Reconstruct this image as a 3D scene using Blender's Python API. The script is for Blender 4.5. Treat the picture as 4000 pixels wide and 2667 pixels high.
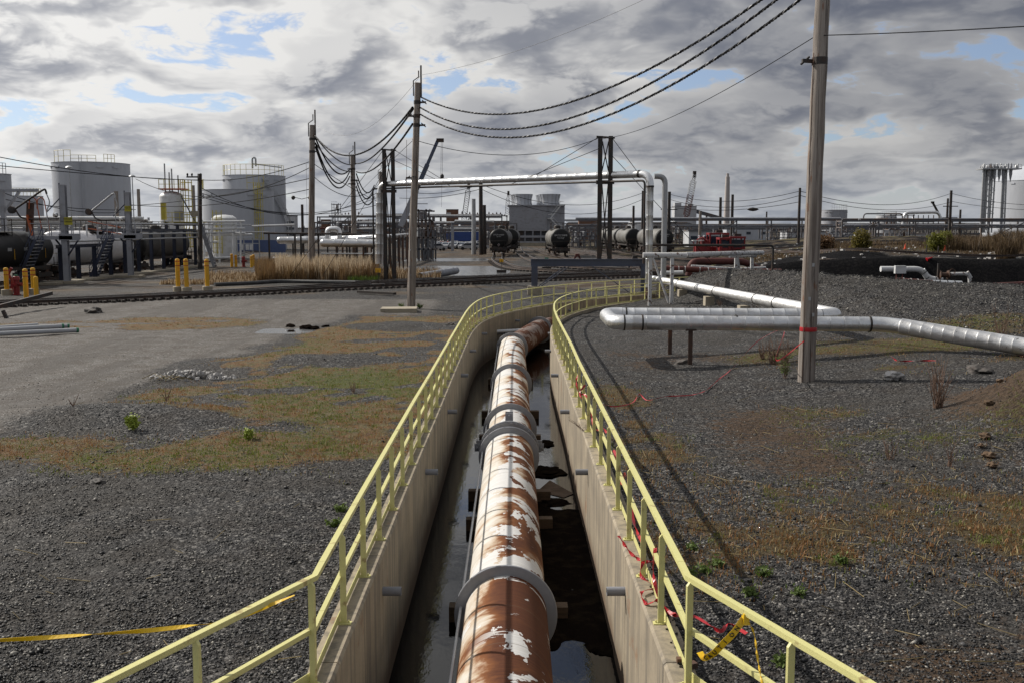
import bpy, math, random
import numpy as np
from mathutils import Vector, Matrix, Quaternion
R = math.radians
random.seed(7); RNG = np.random.default_rng(11)
scn = bpy.context.scene
COL = scn.collection
for o in list(bpy.data.objects): bpy.data.objects.remove(o)

# ------------------------------------------------------------------ camera
CAM_Z, PITCH, FPX = 4.5, R(6.45), 3890.0
cam_data = bpy.data.cameras.new('camera'); cam = bpy.data.objects.new('camera', cam_data); COL.objects.link(cam)
cam.location = (0, 0, CAM_Z); cam.rotation_euler = (R(90) - PITCH, 0, 0)
cam_data.sensor_width = 36.0; cam_data.lens = 35.01; cam_data.clip_start = .1; cam_data.clip_end = 20000
cam_data.dof.use_dof = True; cam_data.dof.focus_distance = 42; cam_data.dof.aperture_fstop = 9
scn.camera = cam
# ------------------------------------------------------------------ sky, sun, exposure
SUN = Vector((-1.14, .64, 1.0)).normalized()
sun_el = math.asin(SUN.z); sun_az = math.atan2(SUN.x, SUN.y)
world = bpy.data.worlds.new('World'); scn.world = world; world.use_nodes = True
sd = bpy.data.lights.new('sun', 'SUN'); sd.energy = 5.0; sd.angle = R(.53); sd.color = (1, .94, .85)
so = bpy.data.objects.new('sun', sd); COL.objects.link(so); so.location = (-40, 20, 60)
so.rotation_euler = (-SUN).to_track_quat('-Z', 'Y').to_euler()
scn.view_settings.view_transform = 'Standard'; scn.view_settings.look = 'None'
scn.view_settings.gamma = 1; scn.view_settings.exposure = .0; scn.view_settings.use_curve_mapping = False

class NT:
    """short hand for node trees"""
    def __init__(s, tree): s.t = tree
    def n(s, typ, ins=None, **props):
        nd = s.t.nodes.new(typ)
        for k, v in props.items(): setattr(nd, k, v)
        for k, v in (ins or {}).items():
            sock = nd.inputs[k]
            if isinstance(v, bpy.types.NodeSocket): s.t.links.new(v, sock)
            elif isinstance(v, bpy.types.Node): s.t.links.new(v.outputs[0], sock)
            else:
                if hasattr(sock.default_value, '__len__') and isinstance(v, (int, float)): v = [v] * len(sock.default_value)
                if hasattr(sock.default_value, '__len__') and len(sock.default_value) == 4 and len(v) == 3: v = (*v, 1)
                sock.default_value = v
        return nd
    def m(s, op, a, b=0.0, c=0.0, clamp=False):
        return s.n('ShaderNodeMath', {0: a, 1: b, 2: c}, operation=op, use_clamp=clamp).outputs[0]
    def vm(s, op, a, b=(0, 0, 0)):
        nd = s.n('ShaderNodeVectorMath', {0: a, 1: b}, operation=op)
        return nd.outputs['Value'] if op in ('DOT_PRODUCT', 'LENGTH') else nd.outputs[0]
    def noise(s, vec, scale, detail=4, rough=.55, dist=0, col=False):
        nd = s.n('ShaderNodeTexNoise', {'Vector': vec, 'Scale': scale, 'Detail': detail, 'Roughness': rough, 'Distortion': dist})
        return nd.outputs['Color' if col else 'Fac']
    def ss(s, x, a, b, lo=0., hi=1.):
        return s.n('ShaderNodeMapRange', {'Value': x, 'From Min': a, 'From Max': b, 'To Min': lo, 'To Max': hi}, interpolation_type='SMOOTHSTEP', clamp=True).outputs[0]
    def lin(s, x, a, b, lo=0., hi=1.):
        return s.n('ShaderNodeMapRange', {'Value': x, 'From Min': a, 'From Max': b, 'To Min': lo, 'To Max': hi}, clamp=True).outputs[0]
    def mix(s, f, a, b, mode='MIX'):
        nd = s.n('ShaderNodeMix', data_type='RGBA', blend_type=mode)
        for k, v in ((0, f), (6, a), (7, b)):
            if isinstance(v, bpy.types.NodeSocket): s.t.links.new(v, nd.inputs[k])
            else: nd.inputs[k].default_value = v if k == 0 else ((*v, 1) if len(v) == 3 else v)
        return nd.outputs[2]
    def sc(s, vec, x, y, z): return s.vm('MULTIPLY', vec, (x, y, z))

def build_sky():
    w = NT(world.node_tree); world.node_tree.nodes.clear()
    d = w.n('ShaderNodeTexCoord').outputs['Generated']
    sx = w.n('ShaderNodeSeparateXYZ', {0: d}); z = sx.outputs[2]
    zz = w.m('MAXIMUM', z, -.02)
    inv = w.m('DIVIDE', 1.0, w.m('ADD', zz, .30))
    hd = w.n('ShaderNodeVectorMath', {0: w.n('ShaderNodeCombineXYZ', {0: sx.outputs[0], 1: sx.outputs[1], 2: 0.}).outputs[0]}, operation='NORMALIZE').outputs[0]
    def proj(iv): return w.vm('ADD', w.n('ShaderNodeVectorMath', {0: w.n('ShaderNodeCombineXYZ', {0: sx.outputs[0], 1: sx.outputs[1], 2: 0.}).outputs[0], 'Scale': iv}, operation='SCALE').outputs[0], SKY_OFF)
    p = proj(inv)
    wv = w.vm('SUBTRACT', w.noise(p, 2.2, 3, col=True), (.5, .5, .5)); ws = w.n('ShaderNodeVectorMath', {0: wv, 'Scale': .22}, operation='SCALE').outputs[0]
    q = w.vm('ADD', p, ws)
    def dens(v, det=7):
        puff = w.m('ABSOLUTE', w.m('SUBTRACT', w.noise(v, 10., 4, .6), .5))
        return w.m('SUBTRACT', w.m('ADD', w.noise(v, 4.0, det, .50), .045), w.m('MULTIPLY', puff, -.55)), puff
    D, puff = dens(q)
    up = w.n('ShaderNodeVectorMath', {0: hd, 'Scale': -.06}, operation='SCALE').outputs[0]
    D2 = w.noise(w.vm('ADD', w.vm('ADD', q, up), (-.04, 0, 0)), 4.0, 4, .5); D0 = w.noise(q, 4.0, 4, .5)
    cover = w.ss(D, .425, .50)
    lit = w.ss(w.m('ADD', w.m('SUBTRACT', D0, D2), w.m('MULTIPLY', w.m('SUBTRACT', puff, .07), .6)), -.12, .10)
    thick = w.ss(w.m('ADD', w.m('MULTIPLY', D0, .75), w.m('MULTIPLY', D, .25)), .415, .62)
    sund = w.vm('DOT_PRODUCT', d, tuple(SUN)); glow = w.ss(sund, .15, .95)
    patch = w.ss(w.noise(p, .9, 2), .40, .60)
    shade = w.m('MULTIPLY', w.lin(thick, 0, 1, .0, 1.), w.m('SUBTRACT', 1.25, w.m('MULTIPLY', lit, .95)))
    shade = w.m('ADD', shade, w.m('MULTIPLY', w.m('SUBTRACT', patch, .5), w.m('MULTIPLY', cover, .42)))
    shade = w.m('ADD', shade, w.m('MULTIPLY', w.m('SUBTRACT', .62, glow), .48)); shade = w.m('MAXIMUM', shade, 0.)
    shade = w.m('MULTIPLY', shade, w.ss(z, .0, .15, .75, 1.))
    shade = w.m('SUBTRACT', 1., w.m('EXPONENT', w.m('MULTIPLY', shade, -1.15)))
    c = w.mix(shade, (1.0, .99, .97), (.11, .14, .225))
    k = w.m('ADD', .66, w.m('MULTIPLY', glow, .44))
    c = w.mix(1.0, c, w.n('ShaderNodeCombineXYZ', {0: k, 1: k, 2: k}).outputs[0], 'MULTIPLY')
    hz = w.ss(z, .0, .08, .30, 0.); c = w.mix(hz, c, (.58, .65, .75))
    sky = w.n('ShaderNodeTexSky', sky_type='NISHITA', sun_disc=False, sun_elevation=sun_el, sun_rotation=sun_az, air_density=1.0, dust_density=.4, ozone_density=1.5)
    b1 = w.n('ShaderNodeBackground', {'Color': w.mix(1.0, sky.outputs[0], (.80, .90, 1.12), 'MULTIPLY'), 'Strength': .10})
    b2 = w.n('ShaderNodeBackground', {'Color': c, 'Strength': .86})
    cov = w.m('MAXIMUM', cover, w.ss(z, .10, .0, 0, .8))
    cov = w.lin(cov, 0, 1, .30, 1.)
    mx = w.n('ShaderNodeMixShader', {0: cov, 1: b1.outputs[0], 2: b2.outputs[0]})
    w.n('ShaderNodeOutputWorld', {0: mx.outputs[0]})
SKY_OFF = (21.3, 9.9, 0)
build_sky()
world.cycles.sampling_method = 'MANUAL'; world.cycles.sample_map_resolution = 512

# ------------------------------------------------------------------ surveying: sight lines from the camera post to real points
def ray(u, v):
    dx = (u - 2000) / FPX; dz = (1333.5 - v) / FPX
    return Vector((dx, math.cos(PITCH) + dz * math.sin(PITCH), -math.sin(PITCH) + dz * math.cos(PITCH)))
def at(u, v, Y):
    r = ray(u, v); return Vector((0, 0, CAM_Z)) + r * (Y / r.y)
def on(u, v, z=0.):
    r = ray(u, v); return Vector((0, 0, CAM_Z)) + r * ((z - CAM_Z) / r.z)

# ------------------------------------------------------------------ mesh building
class MB:
    def __init__(s): s.v = []; s.f = []; s.uv = None
    def add(s, vs, fs):
        b = len(s.v); s.v += [tuple(p) for p in vs]; s.f += [tuple(i + b for i in f) for f in fs]; return s
    def box(s, c, size, rot=None, taper=1.0):
        hx, hy, hz = [k / 2 for k in size]; c = Vector(c)
        vs = []
        for z in (-1, 1):
            t = taper if z > 0 else 1
            for x, y in ((-1, -1), (1, -1), (1, 1), (-1, 1)):
                p = Vector((x * hx * t, y * hy * t, z * hz))
                if rot is not None: p = rot @ p
                vs.append(c + p)
        return s.add(vs, [(3, 2, 1, 0), (4, 5, 6, 7), (0, 1, 5, 4), (1, 2, 6, 5), (2, 3, 7, 6), (3, 0, 4, 7)])
    def bar(s, a, b, w, h=None, up=(0, 0, 1)):
        a = Vector(a); b = Vector(b); h = h or w; d = (b - a).normalized(); u = Vector(up)
        if abs(d.dot(u)) > .97: u = Vector((0, 1, 0))
        x = d.cross(u).normalized(); y = x.cross(d).normalized()
        vs = [p + x * (i * w / 2) + y * (j * h / 2) for p in (a, b) for i, j in ((-1, -1), (1, -1), (1, 1), (-1, 1))]
        return s.add(vs, [(3, 2, 1, 0), (4, 5, 6, 7), (0, 1, 5, 4), (1, 2, 6, 5), (2, 3, 7, 6), (3, 0, 4, 7)])
    def tube(s, a, b, r, r2=None, n=12, caps=True):
        return s.path([a, b], r, n, caps, radii=[r, r if r2 is None else r2])
    def path(s, pts, r, n=8, caps=True, radii=None, closed=False):
        pts = [Vector(p) for p in pts]; m = len(pts); rings = []; T = []
        for i in range(m):
            if closed: t = pts[(i + 1) % m] - pts[i - 1]
            else: t = pts[min(i + 1, m - 1)] - pts[max(i - 1, 0)]
            T.append(t.normalized())
        up = Vector((0, 0, 1)) if abs(T[0].z) < .9 else Vector((0, 1, 0))
        x = T[0].cross(up).normalized(); vs = []
        for i in range(m):
            x = (x - T[i] * x.dot(T[i])); x = x.normalized() if x.length > 1e-6 else T[i].orthogonal().normalized()
            y = x.cross(T[i]).normalized(); rr = radii[i] if radii else r
            # widen at bends so the section stays round
            for k in range(n):
                a = 2 * math.pi * k / n; vs.append(pts[i] + x * (rr * math.cos(a)) + y * (rr * math.sin(a)))
        fs = []
        for i in range(m if closed else m - 1):
            j = (i + 1) % m
            for k in range(n):
                l = (k + 1) % n; fs.append((i * n + k, i * n + l, j * n + l, j * n + k))
        if caps and not closed: fs += [tuple(range(n - 1, -1, -1)), tuple((m - 1) * n + k for k in range(n))]
        return s.add(vs, fs)
    def lathe(s, prof, c=(0, 0, 0), n=24, axis=None, cap=True):
        c = Vector(c); q = Vector((0, 0, 1)).rotation_difference(Vector(axis).normalized()) if axis is not None else None
        vs = []
        for r, z in prof:
            for k in range(n):
                a = 2 * math.pi * k / n; p = Vector((r * math.cos(a), r * math.sin(a), z))
                vs.append(c + (q @ p if q else p))
        m = len(prof); fs = [(i * n + k, i * n + (k + 1) % n, (i + 1) * n + (k + 1) % n, (i + 1) * n + k) for i in range(m - 1) for k in range(n)]
        if cap: fs += [tuple(range(n - 1, -1, -1)), tuple((m - 1) * n + k for k in range(n))]
        return s.add(vs, fs)
    def blob(s, c, rad, seed=0, rough=.25, sub=2, squash=(1, 1, 1)):
        import bmesh
        bm = bmesh.new(); bmesh.ops.create_icosphere(bm, subdivisions=sub, radius=1)
        rn = random.Random(seed); vs = []
        from mathutils import noise
        for v in bm.verts:
            k = 1 + rough * noise.noise(v.co * 1.7 + Vector((seed * 3.1, seed, 0))) * 2
            vs.append(Vector(c) + Vector((v.co.x * squash[0], v.co.y * squash[1], v.co.z * squash[2])) * (rad * k))
        s.add(vs, [tuple(x.index for x in f.verts) for f in bm.faces]); bm.free(); return s
    def build(s, name, mat, parent=None, smooth=False, origin=None):
        me = bpy.data.meshes.new(name)
        o3 = Vector(origin) if origin is not None else None
        vs = s.v if o3 is None else [(p[0] - o3.x, p[1] - o3.y, p[2] - o3.z) for p in s.v]
        me.from_pydata(vs, [], s.f)
        if mat: me.materials.append(mat)
        if smooth:
            me.polygons.foreach_set('use_smooth', [True] * len(me.polygons))
            try: me.set_sharp_from_angle(angle=R(40))
            except Exception: pass
        o = bpy.data.objects.new(name, me); COL.objects.link(o)
        if o3 is not None: o.location = o3
        if parent is not None: o.parent = parent
        return o

def tag(o, label=None, cat=None, group=None, kind=None):
    if label: o['label'] = label
    if cat: o['category'] = cat
    if group: o['group'] = group
    if kind: o['kind'] = kind
    return o
def empty(name, loc, rz=0., label=None, cat=None, group=None):
    o = bpy.data.objects.new(name, None); COL.objects.link(o); o.location = loc; o.rotation_euler = (0, 0, rz); o.empty_display_size = .3
    return tag(o, label, cat, group)
def kids(o): return [c for c in bpy.data.objects if c.parent == o]
def copy_tree(o, loc=None, rz=None, label=None, group=None, tree=None, parent=None):
    if tree is None:
        tree = {}
        for c in bpy.data.objects:
            if c.parent: tree.setdefault(c.parent.name, []).append(c)
    c = o.copy(); COL.objects.link(c)
    if parent is not None: c.parent = parent
    if loc is not None: c.location = loc
    if rz is not None: c.rotation_euler = (0, 0, rz)
    if label: c['label'] = label
    if group: c['group'] = group
    for ch in tree.get(o.name, []): copy_tree(ch, tree=tree, parent=c)
    return c
def np_mesh(name, V, Fq, mat, nper, smooth=False, parent=None):
    """V (n,3) float, Fq (m,nper) int"""
    me = bpy.data.meshes.new(name); me.vertices.add(len(V)); me.vertices.foreach_set('co', np.ascontiguousarray(V, np.float32).ravel())
    m = len(Fq); me.loops.add(m * nper); me.polygons.add(m)
    me.loops.foreach_set('vertex_index', np.ascontiguousarray(Fq, np.int32).ravel())
    me.polygons.foreach_set('loop_start', np.arange(0, m * nper, nper, dtype=np.int32))
    if smooth: me.polygons.foreach_set('use_smooth', np.ones(m, bool))
    me.update(calc_edges=True)
    if mat: me.materials.append(mat)
    o = bpy.data.objects.new(name, me); COL.objects.link(o)
    if parent is not None: o.parent = parent
    return o
def bend(p0, p1, p2, r, n=6):
    """points of a rounded corner at p1"""
    p0, p1, p2 = Vector(p0), Vector(p1), Vector(p2)
    a = (p0 - p1).normalized(); b = (p2 - p1).normalized(); out = []
    for i in range(n + 1):
        t = i / n; q0 = p1 + a * r * (1 - t); q1 = p1 + b * r * t; out.append(q0 * (1 - t) + q1 * t)
    return out
def rounded(pts, r, n=5):
    out = [Vector(pts[0])]
    for i in range(1, len(pts) - 1): out += bend(pts[i - 1], pts[i], pts[i + 1], r, n)
    return out + [Vector(pts[-1])]
def resample(pts, step):
    pts = [Vector(p) for p in pts]; out = [pts[0].copy()]; need = step
    for a, b in zip(pts, pts[1:]):
        L = (b - a).length; pos = 0
        while L - pos >= need:
            pos += need; out.append(a + (b - a) * (pos / L)); need = step
        need -= L - pos
    return out
def offset(path, d):
    """shift a plan polyline to its left by d"""
    out = []
    for i, p in enumerate(path):
        a = path[max(i - 1, 0)]; b = path[min(i + 1, len(path) - 1)]
        t = Vector((b[0] - a[0], b[1] - a[1], 0)).normalized(); out.append((p[0] - t.y * d, p[1] + t.x * d))
    return out
def chaikin(p, k=2):
    for _ in range(k):
        q = [p[0]]
        for a, b in zip(p, p[1:]):
            q.append((a[0] * .75 + b[0] * .25, a[1] * .75 + b[1] * .25)); q.append((a[0] * .25 + b[0] * .75, a[1] * .25 + b[1] * .75))
        p = q + [p[-1]]
    return p
def sag(a, b, drop, n=16):
    a, b = Vector(a), Vector(b); return [a.lerp(b, i / n) - Vector((0, 0, drop * 4 * (i / n) * (1 - i / n))) for i in range(n + 1)]

# ------------------------------------------------------------------ materials
MATS = {}
def mat_base(name):
    m = bpy.data.materials.new(name); m.use_nodes = True; m.node_tree.nodes.clear(); w = NT(m.node_tree)
    bsdf = w.n('ShaderNodeBsdfPrincipled'); w.n('ShaderNodeOutputMaterial', {0: bsdf.outputs[0]})
    return m, w, bsdf
def setin(w, bsdf, **kw):
    for k, v in kw.items():
        k = k.replace('_', ' '); s = bsdf.inputs[k]
        if isinstance(v, bpy.types.NodeSocket): w.t.links.new(v, s)
        else: s.default_value = (*v, 1) if isinstance(v, tuple) and len(v) == 3 and len(s.default_value) == 4 else v
def simple(name, col, rough=.6, metal=0., col2=None, scale=3., amt=.5, bump=.0, bscale=30., lo=.45, hi=.65, stretch=(1, 1, 1), spec=.5):
    """paint / metal / wood with a second colour worn into it"""
    if name in MATS: return MATS[name]
    m, w, b = mat_base(name)
    tc = w.n('ShaderNodeTexCoord').outputs['Object']
    rnd = w.n('ShaderNodeObjectInfo').outputs['Random']
    off = w.n('ShaderNodeCombineXYZ', {0: w.m('MULTIPLY', rnd, 37.), 1: w.m('MULTIPLY', rnd, 91.), 2: w.m('MULTIPLY', rnd, 53.)}).outputs[0]
    p = w.vm('ADD', w.sc(tc, *stretch), off)
    f1 = w.noise(p, scale, 6, .6)
    c = w.mix(w.m('MULTIPLY', w.ss(f1, lo, hi), amt), col, col2 if col2 else tuple(x * .6 for x in col))
    fine = w.noise(p, scale * 9, 3, .6)
    c = w.mix(w.lin(fine, .3, .7, 0., .22), c, tuple(x * .55 for x in col))
    setin(w, b, Base_Color=c, Roughness=w.lin(f1, .3, .7, max(rough - .08, .05), min(rough + .12, 1.)), Metallic=metal, Specular_IOR_Level=spec)
    if bump:
        bn = w.n('ShaderNodeBump', {'Height': w.noise(p, bscale, 4, .6), 'Strength': bump, 'Distance': .02}); setin(w, b, Normal=bn.outputs[0])
    MATS[name] = m; return m
MT = {
 'rail': simple('yellow_rail_paint', (.60, .57, .24), .5, 0, (.24, .15, .06), 5.5, .75, .15, 60, .60, .68),
 'concrete': None, 'tank_white': simple('tank_white_paint', (.44, .46, .50), .5, 0, (.39, .40, .43), .12, .3, stretch=(1, 1, .2)),
 'galv': simple('galvanised_steel', (.42, .43, .44), .5, .7, (.3, .3, .3), 2, .5),
 'grey_paint': simple('grey_structural_paint', (.30, .31, .34), .55, 0, (.2, .19, .19), 1.2, .5),
 'navy': simple('navy_steel_paint', (.022, .029, .055), .5, 0, (.02, .02, .025), 1.2, .5),
 'blue_frame': simple('slate_blue_frame_paint', (.06, .075, .12), .45, 0, (.05, .04, .04), 1.0, .5, .1, 20),
 'black': simple('black_tank_paint', (.010, .010, .011), .5, 0, (.025, .023, .02), .6, .6, spec=.3),
 'black_steel': simple('black_dirty_steel', (.02, .018, .017), .6, 0, (.07, .035, .02), 2.5, .7),
 'rusty_steel': simple('rusty_dark_steel', (.06, .035, .025), .75, 0, (.14, .06, .03), 2, .7, .15, 30),
 'rail_steel': simple('worn_rail_steel', (.045, .032, .027), .6, .2, (.10, .06, .04), 1.5, .6),
 'rail_top': simple('polished_rail_head', (.35, .34, .33), .3, .9, (.2, .17, .15), 1.0, .5),
 'tie': simple('creosoted_timber', (.035, .028, .024), .85, 0, (.08, .065, .055), 2.0, .6, .2, 20, stretch=(1, 6, 1)),
 'yellow': simple('bollard_yellow_plastic', (.68, .36, .010), .4, 0, (.45, .24, .02), 2, .3),
 'yellow2': simple('safety_yellow_steel', (.50, .42, .05), .5, 0, (.3, .2, .05), 1, .4),
 'red': simple('red_machine_paint', (.22, .010, .013), .4, 0, (.12, .02, .015), 1.5, .5),
 'redpaint': simple('faded_red_pipe_paint', (.10, .022, .016), .7, 0, (.05, .02, .018), 1.5, .7),
 'orange': simple('orange_steel_paint', (.42, .10, .03), .55, 0, (.25, .08, .04), 2, .5),
 'white': simple('white_pipe_paint', (.62, .63, .64), .4, 0, (.42, .41, .38), 1.2, .5),
 'white_old': simple('flaking_white_pipe_paint', (.52, .52, .52), .55, 0, (.10, .05, .03), 4.5, 1., .3, 18, .56, .6),
 'glass': simple('dark_cab_glass', (.02, .03, .05), .08, 0, (.03, .04, .06), 1, .3),
 'rubber': simple('black_rubber', (.02, .02, .02), .8, 0, (.05, .045, .04), 3, .5),
 'brick': simple('brown_brickwork', (.16, .085, .055), .9, 0, (.10, .06, .045), 1.0, .6),
 'bldg': simple('pale_building_panel', (.45, .46, .48), .8, 0, (.3, .3, .32), .3, .5),
 'plant': simple('distant_plant_steel', (.11, .115, .13), .8, 0, (.16, .11, .08), .25, .8),
 'pvc': simple('grey_pvc_pipe', (.24, .25, .28), .45, 0, (.1, .1, .1), 2, .3),
 'pvc_lt': simple('pale_conduit', (.40, .41, .43), .35, 0, (.3, .3, .3), 2, .3),
 'green': simple('green_end_cap', (.02, .16, .08), .45),
 'blue': simple('blue_trailer_paint', (.02, .055, .22), .4, 0, (.02, .04, .13), .5, .5),
 'bluew': simple('blue_bund_paint', (.055, .085, .19), .6, 0, (.04, .06, .12), .4, .5),
 'hose': simple('black_corrugated_hose', (.035, .035, .037), .6, 0, (.10, .095, .09), 1.5, .6, .3, 40),
 'stone_w': simple('pale_limestone', (.42, .41, .40), .8, 0, (.2, .19, .18), 5, .6, .5, 30),
 'stone_d': simple('dark_rock', (.06, .055, .05), .8, 0, (.12, .1, .09), 5, .6, .5, 30),
 'mudm': simple('shade_dark_mud', (.009, .007, .006), .9, 0, (.022, .017, .012), 3, .7, .8, 14, spec=.0),  # mud tone darkened to carry the shade beside the pipe
 'redtape': simple('red_barrier_tape', (.40, .010, .016), .35, 0, (.32, .01, .02), 4, .4),
 'yeltape': simple('yellow_caution_tape', (.75, .48, .01), .3, 0, (.55, .33, .02), 4, .4),
 'blackink': simple('black_print', (.01, .01, .01), .5), 'whiteink': simple('white_print', (.6, .6, .6), .6),
 'signyel': simple('yellow_sign_face', (.45, .40, .03), .5), 'orange_vest': simple('orange_work_suit', (.65, .07, .01), .8),
 'skin': simple('skin', (.4, .22, .15), .6), 'flange': simple('grey_flange_paint', (.27, .28, .31), .4, 0, (.20, .205, .22), 1.5, .5, .05, 40),
 'timber': simple('wet_support_timber', (.10, .065, .04), .8, 0, (.04, .03, .02), 4, .6, .4, 30, stretch=(1, 5, 5)),
 'wire': simple('black_wire', (.022, .022, .024), .85, 0, spec=.08), 'wire_lt': simple('bright_wire', (.16, .16, .165), .6, .5),
 'chip': simple('stack_concrete', (.45, .41, .39), .85, 0, (.3, .26, .24), .05, .5),
 'car': simple('silver_car_paint', (.42, .43, .45), .3, .4, (.3, .3, .3), 1, .3), 'chrome': simple('bright_gauge', (.8, .8, .8), .15, 1.),
 'dry': simple('dry_twig', (.16, .10, .07), .9), 'leaf': simple('yellow_green_leaf', (.24, .30, .03), .7, 0, (.30, .34, .06), 3, .6),
 'twig2': simple('grey_bark', (.09, .075, .06), .9), 'cone': simple('orange_cone_plastic', (.7, .09, .03), .5),
}
def aluminium(name, tint=(.76, .77, .78), rough=.36, dirt=.5, spots=False):
    m, w, b = mat_base(name); p = w.n('ShaderNodeNewGeometry').outputs['Position']; rnd = w.n('ShaderNodeObjectInfo').outputs['Random']
    f = w.noise(p, 1.7, 5, .6); f2 = w.noise(p, 14, 3)
    c = w.mix(w.m('MULTIPLY', w.ss(f, .4, .7), dirt), tint, (.46, .44, .41))
    c = w.mix(w.lin(rnd, 0, 1, 0, .12), c, (.40, .39, .37))
    met = .92
    if spots:
        s = w.ss(w.noise(p, 7, 4, .7), .64, .67); c = w.mix(s, c, (.03, .025, .022)); met = w.m('SUBTRACT', .9, w.m('MULTIPLY', s, .9))
    setin(w, b, Base_Color=c, Metallic=met, Roughness=w.lin(f2, .3, .7, rough - .06, rough + .12))
    bn = w.n('ShaderNodeBump', {'Height': w.noise(w.sc(p, 1, 1, 1), 3.2, 3, .6, .4), 'Strength': .28, 'Distance': .05}); setin(w, b, Normal=bn.outputs[0])
    return m
MT['alu'] = aluminium('aluminium_cladding'); MT['alu_old'] = aluminium('weathered_aluminium_cladding', (.80, .80, .80), .46, .4, True)
MT['foil'] = aluminium('crinkled_foil', (.8, .81, .82), .32, .2)
def concrete_mat():
    m, w, b = mat_base('trench_concrete'); tc = w.n('ShaderNodeNewGeometry').outputs['Position']
    st = w.noise(w.sc(tc, 5.5, 5.5, .22), 1., 5, .6); bl = w.noise(tc, 1.2, 5, .6); fi = w.noise(tc, 25, 4, .6)
    c = w.mix(w.ss(bl, .35, .7), (.34, .285, .205), (.22, .185, .135))
    c = w.mix(w.m('MULTIPLY', w.ss(st, .44, .66), .75), c, (.12, .105, .085))
    z = w.n('ShaderNodeSeparateXYZ', {0: tc}).outputs[2]
    wet = w.ss(w.m('ADD', z, w.m('MULTIPLY', w.noise(w.sc(tc, 1, 1, .3), 1.6, 4), .7)), -1.45, -1.0, 1, 0)
    c = w.mix(w.m('MULTIPLY', wet, .75), c, (.10, .05, .022))
    c = w.mix(w.lin(fi, .35, .7, 0, .35), c, (.17, .145, .11))
    rs = w.ss(w.noise(tc, .9, 6, .7), .62, .68); c = w.mix(w.m('MULTIPLY', rs, .5), c, (.2, .09, .035))
    setin(w, b, Base_Color=c, Roughness=.85)
    setin(w, b, Normal=w.n('ShaderNodeBump', {'Height': w.m('ADD', fi, w.m('MULTIPLY', st, 1.2)), 'Strength': .25, 'Distance': .012}).outputs[0])
    return m
MT['concrete'] = concrete_mat()
MT['slab'] = simple('old_concrete_slab', (.33, .29, .22), .85, 0, (.2, .17, .13), 1.5, .6, .3, 30)
def pole_mat():
    m, w, b = mat_base('weathered_pole_wood'); tc = w.n('ShaderNodeTexCoord').outputs['Object']
    g = w.noise(w.sc(tc, 9, 9, .35), 1., 6, .65, .3); f = w.noise(tc, 1.1, 5, .6); k = w.noise(w.sc(tc, 5, 5, 1.2), 1., 4, .6)
    c = w.mix(w.ss(g, .35, .65), (.30, .265, .235), (.15, .125, .108))
    c = w.mix(w.m('MULTIPLY', w.ss(k, .6, .68), .8), c, (.17, .075, .035))
    crack = w.ss(w.noise(w.sc(tc, 16, 16, .22), 1., 5, .7), .57, .63); c = w.mix(w.m('MULTIPLY', crack, .9), c, (.03, .02, .016))
    setin(w, b, Base_Color=c, Roughness=.85)
    setin(w, b, Normal=w.n('ShaderNodeBump', {'Height': w.m('SUBTRACT', g, crack), 'Strength': .6, 'Distance': .02}).outputs[0])
    return m
MT['pole'] = pole_mat()
# ================================================================== PLAN OF THE TRENCH
LWALL = [(-4.9, 2.6), (-2.95, 6.9), (-1.76, 9.3)] + [(-1.76, y) for y in np.arange(11, 21, 2)] + [(-1.74, 23), (-1.73, 30), (-1.71, 37)] + \
        chaikin([(-1.70, 40), (-1.65, 43), (-1.45, 46.6), (-1.08, 49), (-.5, 51.4), (.4, 53.9), (1.3, 56.1), (2.6, 58.7), (4.2, 61.2), (6.2, 63.8), (8.8, 66.3), (12, 69), (16, 72)], 2)
RWALL = [(3.9, 3.2), (2.5, 7.0), (1.55, 9.3)] + [(1.54, y) for y in np.arange(11, 27, 2)] + [(1.57, 29), (1.56, 35)] + \
        chaikin([(1.56, 38), (1.6, 42), (1.8, 45.8), (2.4, 49.7), (3.4, 53.1), (4.5, 55.9), (6.2, 58.8), (8.2, 61.3), (10.7, 63.6), (14, 66.2), (18, 69)], 2)
WALL_T, WTOP, WBOT, WATER = .30, .10, -2.3, -1.93
LOUT = offset(LWALL, WALL_T * .6); ROUT = offset(RWALL, -WALL_T * .6)
def interp(path, y):
    p = np.array(path); return np.interp(y, p[:, 1], p[:, 0])

# ================================================================== TERRAIN
def sst(x, a, b):
    t = np.clip((x - a) / (b - a), 0, 1); return t * t * (3 - 2 * t)
_P = RNG.random((64, 4))
def fbm(x, y, s, octs=4, seed=0):
    """cheap smooth value noise, vectorised"""
    out = 0; amp = 1; tot = 0
    for o in range(octs):
        X = x * s + 17.3 * (o + seed); Y = y * s - 9.1 * (o + seed * 1.7)
        xi = np.floor(X); yi = np.floor(Y); fx = X - xi; fy = Y - yi; fx = fx * fx * (3 - 2 * fx); fy = fy * fy * (3 - 2 * fy)
        def hsh(a, b): h = np.sin(a * 127.1 + b * 311.7 + seed * 7.7) * 43758.5453; return h - np.floor(h)
        v = (hsh(xi, yi) * (1 - fx) + hsh(xi + 1, yi) * fx) * (1 - fy) + (hsh(xi, yi + 1) * (1 - fx) + hsh(xi + 1, yi + 1) * fx) * fy
        out = out + v * amp; tot += amp; amp *= .5; s *= 2.03
    return out / tot
RX = [9.0, 10.2, 11.6, 13, 16, 19, 24, 60]; RY = [67, 65, 62.5, 60, 52.5, 47.5, 46, 46]; RH = [.0, .6, 1.75, 2.2, 2.25, 2.1, 1.9, 1.9]
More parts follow.
